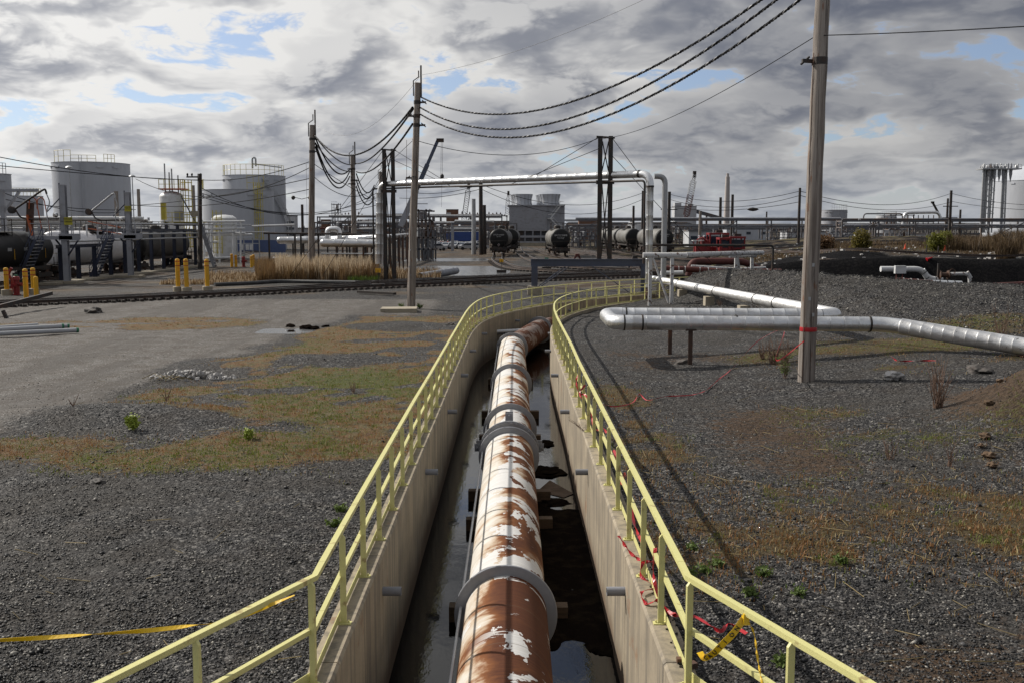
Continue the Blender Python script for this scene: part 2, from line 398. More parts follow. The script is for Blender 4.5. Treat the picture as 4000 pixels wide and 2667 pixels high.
def height(x, y):
    x = np.asarray(x, float); y = np.asarray(y, float)
    z = (fbm(x, y, .35, 4) - .5) * .16 + (fbm(x, y, 1.6, 3, 5) - .5) * .07
    z = z * (.25 + .75 * sst(np.abs(x), 2.2, 4.5))                       # flat beside the kerbs
    z = z - .02
    # left: soft gravel heaps
    for cx, cy, rx, ry, hh in ((-9.6, 23.2, 3.6, 1.6, .38), (-7.0, 33.5, 2.6, 1.8, .2), (-13, 20.5, 3.5, 1.2, .25), (-5.2, 46, 3, 1.4, .15)):
        z = z + hh * np.exp(-(((x - cx) / rx) ** 2 + ((y - cy) / ry) ** 2))
    # mound of spoil by the bollards
    for cx, cy, rx, ry, hh in ((-25.3, 84, 2.6, 2.4, 2.0), (-22.6, 83.5, 1.7, 1.6, 1.0), (-27.6, 84.0, 2.6, 2.0, .9)):
        z = z + (hh * (.8 + .5 * fbm(x, y, 1.1, 3, 2))) * np.exp(-(((x - cx) / rx) ** 2 + ((y - cy) / ry) ** 2))
    # right: ground rises, then the gravel berm
    rs = sst(x, 4.5, 17) * sst(y, 10, 24)
    z = z + .75 * rs * (1 - sst(y, 60, 66))
    yr = np.interp(x, RX, RY); hr = np.interp(x, RX, RH); L = np.interp(x, [9, 12, 16, 24], [7, 11, 17, 14])
    on_ = sst(x, 9.0, 10.2)
    f = np.clip(1 - (yr - y) / L, 0, 1); f = f ** 1.35
    wob = (fbm(x, y, .5, 3, 9) - .5) * .3
    zf = z + (hr + wob - z) * f
    b = sst(y, yr, yr + 4.2); zb = hr + wob + (-.45 - hr - wob) * b
    z = np.where(y <= yr, z + on_ * (zf - z), z + on_ * (zb - z) * 1.0)
    # pit then the dark berm and the rough land beyond it
    xs = x * 84 / np.maximum(y, 84)
    fx = np.interp(xs, [15, 19, 24, 29, 33, 40, 46, 60, 200], [.0, 1.0, 1.75, 2.05, 2.1, 1.85, 2.1, 2.15, 2.2])
    yf = 84 + (fbm(x, y * 0, .12, 3, 4) - .5) * 3
    up = np.clip((y - yf + 1.9) / 1.9, 0, 1)
    pit = (y > yr + 3)
    base = np.where(pit & (x > 9.5), z, z)
    beyond = fx + sst(y, 90, 200) * np.interp(xs, [19, 40], [0, .5]) + (fbm(x, y, .16, 4, 6) - .5) * np.interp(xs, [18, 26], [.1, 1.3]) * sst(y, yf, yf + 6)
    # left of x=15 the land behind the berm comes back to grade
    back = sst(y, 66, 74) * (1 - sst(x, 13, 17))
    base = np.where(y > yr, base * (1 - back) + 0. * back, base)
    z = np.where((y > yf - 3.0) & (x > 9.5), base + (beyond - base) * up * sst(xs, 14.5, 18), base)
    # brown dirt heap at the right edge
    z = z + 1.5 * np.exp(-(((x - 12.7) / 2.0) ** 2 + ((y - 21.6) / 1.9) ** 2)) * (.9 + .25 * fbm(x, y, 1.3, 3, 8))
    # low banks on the left, behind the reeds
    z = z + .9 * np.exp(-(((y - 150) / 9) ** 2)) * sst(x, -48, -42) * (1 - sst(x, -22, -15))
    # puddle hollows
    for cx, cy, rx, ry in ((-6.6, 110, 7.4, 14.5), (-10.0, 147, 7.5, 9), (-10.3, 44.6, 1.3, 1.2)):
        z = z - .11 * np.exp(-(((x - cx) / rx) ** 4 + ((y - cy) / ry) ** 4)) * 1.0
    z = np.where(y > 250, z * np.clip(1 - (y - 250) / 150, .0, 1), z)
    return z
def zat(x, y): return float(height(np.array([x]), np.array([y]))[0])

def zones(x, y):
    n = fbm(x, y, .28, 4, 1); n2 = fbm(x, y, 1.1, 3, 3)
    d = n - .5
    left = x < 0
    edge = -11.0 + np.interp(y, [20, 43, 57, 70], [0, 1.2, 4.5, 7]) + d * 3.5
    road = left * sst(edge - x, -.4, 1.6) * sst(y, 12, 19) * (1 - sst(y, 58, 64)) 
    road = np.maximum(road, left * sst(y, 48, 56) * (1 - sst(y, 62, 66)) * sst(-x, 3, 6))
    strip = left * np.exp(-(((x + 18.5) / 6.5) ** 2 + ((y - 47.5) / 3.8) ** 2)) * np.clip(.35 + n2 * 1.1 + d * 2, 0, 1.2) ; road = road * (1 - sst(strip, .25, .6))
    g = left * sst(y + d * 10, 19.5, 23) * (1 - sst(y + d * 6, 49, 55)) * sst(x - edge, -.6, 1.2)
    lump = np.exp(-(((x + 9.2) / 3.4) ** 2 + ((y - 22.6) / 1.9) ** 2)) + np.exp(-(((x + 5.6) / 2.6) ** 2 + ((y - 33.8) / 2.0) ** 2)) + np.exp(-(((x + 4.6) / 3.2) ** 2 + ((y - 46) / 2.6) ** 2)) \
        + np.exp(-(((x + 9.6) / 1.6) ** 2 + ((y - 31) / 1.4) ** 2))
    g = g * (1 - sst(lump + d * 1.2, .35, .75)) * (1 - sst(-(d + (n2 - .5) * .7), .02, .12) * .75)
    g = np.maximum(g, sst(strip, .25, .6) * .9)
    g = np.maximum(g, left * np.exp(-(((x + 10.2) / 2.2) ** 2 + ((y - 19.9 - .25 * (x + 10)) / .9) ** 2)) * 1.1)
    green = left * (np.exp(-(((x + 4.2) / 3.6) ** 2 + ((y - 29.0) / 3.4) ** 2)) * .5 + np.exp(-(((x + 8.8) / 3.6) ** 2 + ((y - 26.5) / 2.0) ** 2)) * .25 + .26)
    # right side
    right = x > 0
    gr = right * sst(x, 4.5, 9) * sst(y, 17, 23) * (1 - sst(y - (x - 10) * .6, 34, 39)) * (.50 + d * 2.4)
    gr = np.maximum(gr, right * np.exp(-(((x - 5.6) / 4.6) ** 2 + ((y - 15.0) / 2.6) ** 2)) * 1.2)
    gr = np.maximum(gr, right * sst(x, 6.0, 8) * (1 - sst(y, 14, 18)) * (.35 + 2.6 * d))
    gr = np.maximum(gr, right * np.exp(-((x - 2.9) / .9) ** 2) * sst(y, 14, 18) * (1 - sst(y, 27, 31)) * .9)
    gr = np.maximum(gr, right * np.exp(-(((x - 10.8) / 3.8) ** 2 + ((y - 20.3) / 1.5) ** 2)) * 1.2)
    gr = gr * np.where(y > 40, .3, 1) * (1 - sst(-(d + (n2 - .5) * .6), .02, .15) * .6)
    g = np.clip(np.where(left, g, gr), 0, 1)
    green = np.where(right, .38 + .5 * np.exp(-(((x - 10) / 4) ** 2 + ((y - 20.4) / 1.6) ** 2)) + d, green + d)
    dirt = right * np.exp(-(((x - 12.7) / 2.3) ** 2 + ((y - 21.6) / 2.2) ** 2)) * 2.2 + right * sst(x, 2.2, 5) * (1 - sst(y, 36, 42)) * (.34 + d * 1.8)
    dirt = np.clip(dirt, 0, 1)
    far = sst(y, 64, 72)
    sandy = left * sst(y, 100, 112) * sst(x, -16, -12) * (.6 + d * 3)
    dirt2 = np.clip(far * (.20 + d * 2.4 + .25 * sst(y, 110, 160)), 0, .8)
    yrr = np.interp(x, RX, RY)
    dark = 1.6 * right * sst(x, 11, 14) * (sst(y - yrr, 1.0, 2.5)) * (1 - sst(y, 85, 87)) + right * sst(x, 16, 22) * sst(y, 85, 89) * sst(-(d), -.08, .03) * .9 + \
        left * np.exp(-(((x + 24.6) / 3.2) ** 2 + ((y - 83.2) / 2.6) ** 2)) * 1.3  # behind the ridge, shade goes into the colour; rough land and spoil are dark
    g = g * (1 - sst(y, 58, 62)) ; g = np.clip(g + sst(y, 96, 104) * sst(d, .0, .1) * .6 * (x > 18), 0, 1)
    lane2 = (x < -20) * sst(y, 66, 70) * (1 - sst(y, 140, 160)) * .45
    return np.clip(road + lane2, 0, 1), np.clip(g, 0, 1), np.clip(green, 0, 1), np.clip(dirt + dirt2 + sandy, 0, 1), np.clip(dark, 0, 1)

def build_ground():
    ys = [2.0]
    while ys[-1] < 4500:
        y = ys[-1]; ys.append(y + (.28 if y < 30 else .34 if y < 60 else .42 if y < 92 else .9 if y < 130 else 3 if y < 260 else (y - 240) * .12))
    ys = np.array(ys); K = 190; k = np.arange(K); off = .12 * (1.034 ** k - 1) / .034
    off = np.concatenate([off, [2800, 4500]]); K = len(off)
    wob = 1.0
    yend = 70.5
    XL = np.where(ys < yend, interp(LOUT, ys), 13.0); XR = np.where(ys < yend, interp(ROUT, ys), 13.0)
    closed = ys >= yend
    tr = sst(ys, yend - .1, yend + 6)
    XL = np.where(closed, 13.8, XL); XR = np.where(closed, 13.8, XR); XR = np.maximum(XR, XL)
    XR = np.where((ys > 66) & ~closed, np.maximum(XR, XL), XR)
    V = []; Fc = []
    for side, X0 in ((-1, XL), (1, XR)):
        xx = X0[:, None] + side * off[None, :]; yy = np.repeat(ys[:, None], K, 1)
        zz = height(xx, yy); b = sum(len(a) for a in V)
        V.append(np.stack([xx.ravel(), yy.ravel(), zz.ravel()], 1))
        i = np.arange(len(ys) - 1)[:, None] * K + np.arange(K - 1)[None, :]; i = i.ravel() + b
        q = np.stack([i, i + 1, i + K + 1, i + K], 1)
        Fc.append(q if side > 0 else q[:, ::-1])
    V = np.concatenate(V); Fc = np.concatenate(Fc)
    o = np_mesh('ground', V, Fc, ground_mat(), 4, smooth=True)
    zr = zones(V[:, 0], V[:, 1]); me = o.data
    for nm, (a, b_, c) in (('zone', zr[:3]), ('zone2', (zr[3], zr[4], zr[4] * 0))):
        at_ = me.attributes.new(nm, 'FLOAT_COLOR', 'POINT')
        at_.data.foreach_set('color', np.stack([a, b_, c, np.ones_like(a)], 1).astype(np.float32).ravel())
    tag(o, kind='structure'); return o

def ground_mat():
    m, w, b = mat_base('gravel_and_dry_grass_ground'); p = w.n('ShaderNodeNewGeometry').outputs['Position']
    za = w.n('ShaderNodeSeparateColor', {0: w.n('ShaderNodeAttribute', attribute_name='zone').outputs['Color']})
    zb = w.n('ShaderNodeSeparateColor', {0: w.n('ShaderNodeAttribute', attribute_name='zone2').outputs['Color']})
    dist = w.vm('LENGTH', w.vm('SUBTRACT', p, (0, 0, 4.5)))
    def stones(scale, rnd=1.):
        v = w.n('ShaderNodeTexVoronoi', {'Vector': p, 'Scale': scale, 'Randomness': rnd}, feature='F1')
        r = w.n('ShaderNodeSeparateColor', {0: v.outputs['Color']}); return v.outputs['Distance'], r.outputs[0], r.outputs[1]
    d1, r1, q1 = stones(34.); d2, r2, q2 = stones(15.)
    fn = w.noise(p, 60, 3, .6); md = w.noise(p, 1.3, 5, .6); lg = w.noise(p, .22, 4, .6); clump = w.noise(p, 5.5, 5, .65)
    # gravel
    def grv(r):
        c = w.mix(w.ss(r, .1, .75), (.007, .0075, .0085), (.042, .041, .042)); return w.mix(w.ss(r, .84, .95), c, (.26, .25, .235))
    g = w.mix(.45, grv(r1), grv(r2)); g = w.mix(w.ss(md, .4, .65), g, w.mix(.45, g, (.034, .027, .021)))
    g = w.mix(w.m('MULTIPLY', w.ss(lg, .45, .62), .5), g, (.040, .036, .031))
    # compacted lane
    rd = w.mix(w.ss(md, .35, .65), (.115, .107, .098), (.075, .063, .052)); rd = w.mix(w.lin(r1, .2, 1, 0, .35), rd, (.06, .06, .06)); rd = w.mix(w.ss(r1, .9, .97), rd, (.3, .29, .28))
    tracks = w.noise(w.sc(p, .55, .06, 1), 1., 4, .6); rd = w.mix(w.m('MULTIPLY', w.ss(tracks, .45, .6), .6), rd, (.062, .055, .049))
    # dry grass and green
    st = w.noise(w.vm('ADD', p, w.vm('SCALE', w.noise(p, 8, 2, col=True), (0, 0, 0))), 38, 4, .7)
    org = w.mix(w.ss(st, .35, .65), (.045, .026, .013), (.27, .145, .055)); org = w.mix(w.ss(w.noise(p, 2.3, 4), .42, .6), org, w.mix(w.ss(st, .4, .6), (.045, .038, .02), (.24, .19, .085)))
    xr_ = w.ss(w.n('ShaderNodeSeparateXYZ', {0: p}).outputs[0], 0., 2., 0, .8); org = w.mix(xr_, org, w.mix(w.ss(st, .35, .65), (.028, .022, .013), (.125, .095, .048)))
    grn = w.mix(w.ss(st, .35, .65), (.022, .026, .008), (.15, .165, .030))
    gz = w.m('ADD', za.outputs[2], w.m('MULTIPLY', w.m('SUBTRACT', w.noise(p, 4.1, 6, .78), .5), 2.6))
    gc = w.mix(w.ss(gz, .5, .75), org, grn)
    gc = w.mix(w.m('MULTIPLY', w.ss(clump, .52, .64), .45), gc, g)
    dirt = w.mix(w.ss(clump, .38, .62), (.028, .018, .011), (.066, .042, .026)); dirt = w.mix(w.lin(r2, .4, 1, 0, .25), dirt, (.085, .06, .04)); dirt = w.mix(w.m('MULTIPLY', w.ss(w.noise(p, .35, 4), .45, .62), w.ss(dist, 58, 70, .08, .7)), dirt, (.13, .11, .082))
    dk = w.mix(w.ss(clump, .4, .7), (.008, .008, .009), (.020, .019, .019))  # near-black for dark spoil and for the painted shade of the steep berm
    nz = w.m('MULTIPLY', w.m('SUBTRACT', clump, .5), 1.5)
    def thr(z, a=.32, bb=.62): return w.ss(w.m('ADD', z, nz), a, bb)
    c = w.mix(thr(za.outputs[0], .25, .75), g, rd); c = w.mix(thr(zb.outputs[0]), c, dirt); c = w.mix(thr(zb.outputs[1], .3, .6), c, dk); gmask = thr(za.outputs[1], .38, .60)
    c = w.mix(w.m('MULTIPLY', gmask, w.ss(st, .25, .5, .55, 1.)), c, gc)
    setin(w, b, Base_Color=c, Roughness=w.m('ADD', .6, w.m('MULTIPLY', q1, .3)), Specular_IOR_Level=w.m('MULTIPLY', w.lin(q1, .6, 1, .10, .45), w.lin(zb.outputs[1], 0, .5, 1, .1)))
    h = w.m('ADD', w.m('MULTIPLY', w.m('SUBTRACT', 1., d1), .018), w.m('MULTIPLY', w.m('SUBTRACT', 1., d2), .03))
    h = w.m('ADD', h, w.m('ADD', w.m('MULTIPLY', fn, .006), w.m('MULTIPLY', clump, .05)))
    h = w.m('ADD', h, w.m('MULTIPLY', w.m('MULTIPLY', st, gmask), .03))
    bs = w.m('MULTIPLY', w.m('SUBTRACT', 1.0, w.m('MULTIPLY', thr(za.outputs[0]), .6)), .9)
    bn = w.n('ShaderNodeBump', {'Height': h, 'Strength': bs, 'Distance': 1.0}); setin(w, b, Normal=bn.outputs[0])
    return m
GROUND = build_ground()

def water_mat(name, base, rip=.12, scale=3., rough=.03):
    m, w, b = mat_base(name); p = w.n('ShaderNodeNewGeometry').outputs['Position']
    setin(w, b, Base_Color=base, Roughness=rough, IOR=1.333, Specular_IOR_Level=.5)
    h = w.m('ADD', w.noise(w.sc(p, 1, .5, 1), scale, 5, .6, .4), w.m('MULTIPLY', w.noise(w.sc(p, 2.0, 1., 1), scale * 3, 3), .35))
    cx = w.vm('LENGTH', w.sc(w.vm('SUBTRACT', p, (-1.15, 18.6, 0)), 1, 1, 0))
    ring = w.m('MULTIPLY', w.m('SINE', w.m('MULTIPLY', cx, 75.)), w.ss(cx, .05, .75, .5, 0.))
    if name == 'trench_water': h = w.m('ADD', h, w.m('MULTIPLY', ring, .12))
    bn = w.n('ShaderNodeBump', {'Height': h, 'Strength': rip, 'Distance': .012}); setin(w, b, Normal=bn.outputs[0]); return m
WM = water_mat('trench_water', (.002, .002, .002), .28, 2.6, .01)
PM = water_mat('puddle_water', (.10, .10, .10), .9, 6., .22)

def path_upto(path, y1): return [p for p in path if p[1] <= y1]
# trench floor and water
lp = [p for p in offset(LWALL, .1) if p[1] < 73]; rp = [p for p in offset(RWALL, -.1) if p[1] < 70]
def loft(name, z, mat):
    n = 120; L = resample([Vector((*p, 0)) for p in lp], .5); Rr = resample([Vector((*p, 0)) for p in rp], .5)
    mb = MB(); m = 130
    A = [L[min(int(i * (len(L) - 1) / m), len(L) - 1)] for i in range(m + 1)]; B = [Rr[min(int(i * (len(Rr) - 1) / m), len(Rr) - 1)] for i in range(m + 1)]
    vs = []
    for a, b_ in zip(A, B): vs += [(a.x, a.y, z), (b_.x, b_.y, z)]
    mb.add(vs, [(2 * i, 2 * i + 1, 2 * i + 3, 2 * i + 2) for i in range(m)]); return mb.build(name, mat)
tag(loft('trench_floor', -2.28, MT['mudm']), kind='structure'); tag(loft('water', WATER, WM), kind='structure')
# mud bank beside the pipe, standing out of the water
def mudbank():
    nx, ny = 34, 150; x = np.linspace(.25, 1.62, nx); y = np.linspace(13.8, 24.4, ny); X, Y = np.meshgrid(x, y)
    n = fbm(X, Y, .9, 4, 3); n2 = fbm(X, Y, 5, 3, 2)
    Yn = Y + (n - .5) * 2.6 + (X - .9) * .5; env = sst(Y, 14.2, 14.6) * sst(Yn, 14.6, 15.0) * (1 - sst(Yn, 22.2, 22.7)); env = np.clip(env + (n - .5) * 1.0 * (env > .02), 0, 1)
    Z = WATER - .10 + env * (.13 + .06 * n) + (n2 - .5) * .05
    i = (np.arange(ny - 1)[:, None] * nx + np.arange(nx - 1)[None]).ravel(); q = np.stack([i, i + 1, i + nx + 1, i + nx], 1)
    return np_mesh('mud', np.stack([X.ravel(), Y.ravel(), Z.ravel()], 1), q, MT['mudm'], 4, True)
tag(mudbank(), kind='structure')
for nm, pts, z in (('puddle', [(-15, 94), (2.2, 94), (2.0, 108), (-.5, 118), (-4, 126), (-16, 126)], -.062), ('puddle', [(-19, 136), (-1, 136), (-2, 158), (-19, 158)], -.062),
                   ('puddle', [(-12.0, 43.0), (-8.9, 43.0), (-8.6, 46.4), (-12, 46.4)], -.058)):
    mb = MB(); mb.add([(x, y, z) for x, y in pts], [tuple(range(len(pts)))]); tag(mb.build(nm, PM), kind='structure')

# ================================================================== SWEEPS ALONG THE TRENCH
def arc(path):
    s = [0.]
    for a, b_ in zip(path, path[1:]): s.append(s[-1] + math.dist(a[:2], b_[:2]))
    return s
def sub(path, s0, s1):
    S = arc(path); P = np.array([p[:2] for p in path]); f = lambda s: (float(np.interp(s, S, P[:, 0])), float(np.interp(s, S, P[:, 1])))
    return [f(s0)] + [tuple(P[i]) for i in range(len(S)) if s0 + .02 < S[i] < s1 - .02] + [f(s1)]
def pos(path, s):
    a = sub(path, max(s - .05, 0), s + .05); t = Vector((a[-1][0] - a[0][0], a[-1][1] - a[0][1], 0)).normalized(); S = arc(path); P = np.array(path)
    return Vector((float(np.interp(s, S, P[:, 0])), float(np.interp(s, S, P[:, 1])), 0)), t
def sweep(mb, path, prof, side):
    """prof: (outward, z) points; side +1 = outward is to the left of travel"""
    n = len(path); k = len(prof); vs = []
    for i, p in enumerate(path):
        a = path[max(i - 1, 0)]; c = path[min(i + 1, n - 1)]; t = Vector((c[0] - a[0], c[1] - a[1], 0)).normalized()
        if 0 < i < n - 1:
            t1 = Vector((p[0] - a[0], p[1] - a[1], 0)).normalized(); cs = max(t.dot(t1), .5)
        else: cs = 1
        nx, ny = -t.y * side / cs, t.x * side / cs
        for o_, z in prof: vs.append((p[0] + nx * o_, p[1] + ny * o_, z))
    fs = [(i * k + j, i * k + (j + 1) % k, (i + 1) * k + (j + 1) % k, (i + 1) * k + j) for i in range(n - 1) for j in range(k)]
    fs += [tuple(range(k - 1, -1, -1)), tuple((n - 1) * k + j for j in range(k))]
    if side > 0: fs = [f[::-1] for f in fs]
    mb.add(vs, fs)

def s_at_y(path, y):
    S = arc(path); return float(np.interp(y, [p[1] for p in path], S))
def build_wall(path, side, label):
    root = empty('trench_wall', (path[0][0], path[0][1], 0), label=label, cat='retaining wall')
    root.location = (0, 0, 0); total = arc(path)[-1]
    prof = [(0, WBOT), (0, WTOP - .03), (.03, WTOP), (WALL_T, WTOP), (WALL_T, WBOT)]
    s13 = s_at_y(path, 13.1); joints = [s13 + 3.35 * i for i in range(-3, 24)]; joints = [0] + [j for j in joints if 1 < j < total - 1] + [total]
    for a, b_ in zip(joints, joints[1:]):
        mb = MB(); sweep(mb, sub(path, a + .008, b_ - .008), prof, side); mb.build('wall_panel', MT['concrete'], root)
    mb = MB(); sweep(mb, sub(path, .1, total - .1), [(.05, WBOT), (.05, WTOP - .06), (WALL_T - .03, WTOP - .06), (WALL_T - .03, WBOT)], side); mb.build('joint_filler', MT['mudm'], root)
    for i in range(9):
        y = 13.1 + 6.7 * i
        if y > 64: break
        s = s_at_y(path, y); p, t = pos(path, s); n = Vector((-t.y, t.x, 0)) * side; mb = MB(); c = p + Vector((0, 0, -.40))
        rr = .062; mb.lathe([(rr, 0), (rr, .27), (rr * .8, .27), (rr * .8, .02)], c + n * .02, 16, axis=-n, cap=False)
        mb.lathe([(rr * .8, .1), (rr * .78, .11)], c + n * .02, 16, axis=-n, cap=True)
        mb.build('weep_pipe', MT['pvc'], root, smooth=True)
    return root
LW = build_wall(LWALL, 1, 'concrete trench wall on the side of the dirt lane, shaded, with weep pipes')
RW = build_wall(RWALL, -1, 'sunlit concrete trench wall on the side of the big leaning timber pole')

def build_rail(path, side, label):
    root = empty('guard_rail', (0, 0, 0), label=label, cat='railing'); postp = offset(path, side * .13); total = arc(postp)[-1]
    s0 = s_at_y(postp, 9.25) - 1.52 * 4
    # one post mesh, shared
    mb = MB(); t_, wd, hh = .014, .034, 1.03
    pr = [(-wd, .012), (wd, .012), (wd, hh), (-wd * .15, hh), (-wd, hh - .035)]
    vs = [(x, -t_, z) for x, z in pr] + [(x, t_, z) for x, z in pr]; k = 5
    mb.add(vs, [tuple(range(k - 1, -1, -1)), tuple(range(k, 2 * k))] + [(i, (i + 1) % k, k + (i + 1) % k, k + i) for i in range(k)][:])
    proto = mb.build('post', MT['rail']); pb = MB().box((-.01, 0, .006), (.15, .09, .012)); pb.lathe([(.012, .012), (.012, .04)], (-.055, 0, 0), 6); plate = pb.build('base_plate', MT['rail'])
    first = True; n = int((total - max(s0, .3)) / 1.52)
    for i in range(60):
        s = s0 + 1.52 * i
        if s < .3 or s > total - .3: continue
        p, t = pos(postp, s); o = proto if first else proto.copy(); pl = plate if first else plate.copy()
        if not first: COL.objects.link(o); COL.objects.link(pl)
        o.parent = root; pl.parent = o; o.location = (p.x, p.y, WTOP); o.rotation_euler = (0, 0, math.atan2(t.y, t.x) - math.pi / 2 + (0 if side < 0 else math.pi)); first = False
    # rails in lengths
    for nm, off, prof in (('top_rail', .0, [(.0, 1.12), (.0, 1.17), (.064, 1.17), (.064, 1.162), (.008, 1.162), (.008, 1.12)]),
                          ('mid_rail', .0, [(.018, .605), (.018, .655), (.068, .655), (.068, .647), (.026, .647), (.026, .605)]),
                          ('toe_board', .0, [(.055, .112), (.055, .205), (.063, .205), (.063, .112)])):
        base = offset(path, side * (.13 if nm != 'toe_board' else .13)); T = arc(base)[-1]; L = 6.08; s = (s0 + .5) % L - L
        while s < T:
            a, b_ = max(s, .05), min(s + L - .006, T - .05)
            if b_ - a > .5:
                mb = MB(); sweep(mb, sub(base, a, b_), [(o_ - .0, z) for o_, z in prof], side); mb.build(nm, MT['rail'], root)
            s += L
    return root
RL = build_rail(LWALL, 1, 'pale yellow guard rail on the trench wall beside the dirt lane')
RR = build_rail(RWALL, -1, 'pale yellow guard rail hung with red tape, on the sunlit trench wall')

# ================================================================== THE BIG RUSTY PIPE
PIPE_Z, PR = -1.08, .60
PIPE = [(-.10, 3.0), (-.10, 9.0), (-.09, 13.94), (-.075, 24.1), (-.055, 27.4), (-.03, 35.6), (0., 46.4), (1.50, 54.9), (4.1, 59.4), (7.6, 63.2), (12, 67)]
def rust_mat():
    m, w, b = mat_base('peeling_white_paint_over_rust'); uv = w.n('ShaderNodeUVMap', uv_map='UVMap').outputs[0]
    s3 = w.n('ShaderNodeSeparateXYZ', {0: uv}); th = s3.outputs[0]; s = s3.outputs[1]     # th: metres round from the crown, s: metres along
    V = lambda a, c, z=0.: w.n('ShaderNodeCombineXYZ', {0: w.m('MULTIPLY', th, a), 1: w.m('MULTIPLY', s, c), 2: z}).outputs[0]
    cl = w.noise(V(.75, .8), 1., 6, .62, .6); streak = w.noise(V(.5, 7.), 1., 5, .65, .3); streak2 = w.noise(V(.9, 28., 5.), 1., 4, .7)
    # the sheltered flank keeps its paint, the weather side has lost it
    side = w.m('SUBTRACT', w.ss(th, -.34, .10), w.ss(th, .70, 1.05, 0, .40))
    near = w.ss(s, 14.2, 13.7, 0., .34); far = w.ss(s, 46.2, 46.6, 0., .9); mid = w.ss(s, 17.5, 26., 0, -.10)
    r = w.m('ADD', w.m('MULTIPLY', side, .60), w.m('MULTIPLY', w.m('SUBTRACT', cl, .5), 2.3))
    r = w.m('ADD', r, w.m('MULTIPLY', w.m('SUBTRACT', streak, .5), .40)); r = w.m('ADD', r, w.m('ADD', near, w.m('ADD', far, mid)))
    rust = w.ss(r, .20, .50); stain = w.ss(r, -.10, .40); core = w.ss(w.m('ADD', r, w.m('MULTIPLY', streak2, .2)), .40, .95)
    wh = w.mix(w.lin(w.noise(V(3, 3), 1., 5), .3, .7), (.62, .60, .56), (.50, .465, .41))
    c = w.mix(w.m('MULTIPLY', stain, w.lin(streak2, .3, .7, .35, .9)), wh, (.38, .24, .11))
    rc = w.mix(core, (.20, .075, .024), (.062, .020, .010)); rc = w.mix(w.lin(streak2, .35, .7, 0, .5), rc, (.16, .055, .018))
    c = w.mix(rust, c, rc)
    # sharp flakes of paint still holding on
    big = w.noise(V(.85, .75, 3.), 1., 6, .62, .4); thr_ = w.m('ADD', w.ss(s, 13.6, 14.2, .55, .480), w.m('MULTIPLY', w.m('ABSOLUTE', w.m('SUBTRACT', th, .12)), .11))
    flake = w.ss(w.m('SUBTRACT', big, thr_), .0, .006)
    band = w.m('MULTIPLY', w.ss(w.noise(V(.6, 3.0, 9.), 1., 6, .62), .625, .632), w.ss(th, -.6, .1)); flake = w.m('MAXIMUM', flake, band); flake = w.m('MULTIPLY', flake, w.m('SUBTRACT', 1., w.ss(s, 46.3, 46.5, 0, .75)))
    c = w.mix(flake, c, w.mix(w.lin(streak2, .4, .7), (.62, .62, .62), (.48, .46, .43)))
    seam = w.m('ABSOLUTE', w.m('SUBTRACT', w.m('FRACT', w.m('MULTIPLY', s, 1 / 1.22)), .5)); seam = w.ss(seam, .0, .012, 1, 0)
    c = w.mix(w.m('MULTIPLY', seam, .6), c, (.10, .07, .05))
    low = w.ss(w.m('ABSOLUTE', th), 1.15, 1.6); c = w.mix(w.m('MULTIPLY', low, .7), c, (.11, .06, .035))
    setin(w, b, Base_Color=c, Roughness=.82, Specular_IOR_Level=.2)
    h = w.m('ADD', w.m('MULTIPLY', flake, 1.), w.m('MULTIPLY', streak2, .25)); h = w.m('SUBTRACT', h, seam)
    setin(w, b, Normal=w.n('ShaderNodeBump', {'Height': h, 'Strength': .5, 'Distance': .006}).outputs[0]); return m
RUST = rust_mat()
def pipe_section(p0, p1, parent, s0, r=PR, n=72, ns=10):
    a = Vector((*p0, PIPE_Z)); b_ = Vector((*p1, PIPE_Z)); d = (b_ - a).normalized(); x = Vector((d.y, -d.x, 0)); L = (b_ - a).length
    V = []; UV = []
    for i in range(ns + 1):
        for k in range(n + 1):
            t = -math.pi + 2 * math.pi * k / n; V.append(a + d * (L * i / ns) + x * (r * math.sin(t)) + Vector((0, 0, r * math.cos(t)))); UV.append((t * r, s0 + L * i / ns))
    F_ = [(i * (n + 1) + k, i * (n + 1) + k + 1, (i + 1) * (n + 1) + k + 1, (i + 1) * (n + 1) + k) for i in range(ns) for k in range(n)]
    o = MB().add(V, [f[::-1] for f in F_]).build('pipe_section', RUST, parent, smooth=True); me = o.data; l = me.uv_layers.new(name='UVMap')
    for lp_ in me.loops: l.data[lp_.index].uv = UV[lp_.vertex_index]
    return o
def ring(c, d, r0, r1, th, parent, name='flange_ring', mat=None, n=64, bev=.008):
    prof = [(r0, 0), (r1 - bev, 0), (r1, bev), (r1, th - bev), (r1 - bev, th), (r0, th), (r0, 0)]
    return MB().lathe(prof, c, n, axis=d, cap=False).build(name, mat or MT['flange'], parent, smooth=True)
BIG = empty('rusty_pipeline', (0, 0, 0), label='large rusty pipe with peeling white paint lying along the trench', cat='pipeline')
s = 3.0
for p0, p1 in zip(PIPE, PIPE[1:]):
    L = math.dist(p0, p1); pipe_section(p0, p1, BIG, s); s += L
for (x, y) in (PIPE[2], PIPE[3], PIPE[4], PIPE[5], PIPE[6], PIPE[7]):
    i = PIPE.index((x, y)); a = Vector((*PIPE[i - 1], 0)); b_ = Vector((*PIPE[i + 1], 0)); d = (b_ - a).normalized()
    ring(Vector((x, y, PIPE_Z)), d, PR - .02, .75, .045, BIG)
c0 = Vector((-.073, 24.82, PIPE_Z)); yv = Vector((0, 1, 0)); ring(c0, yv, PR - .02, .755, .06, BIG, 'bolting_ring')
ring(Vector((-.073, 25.02, PIPE_Z)), yv, PR - .02, .70, .05, BIG, 'bolting_ring')
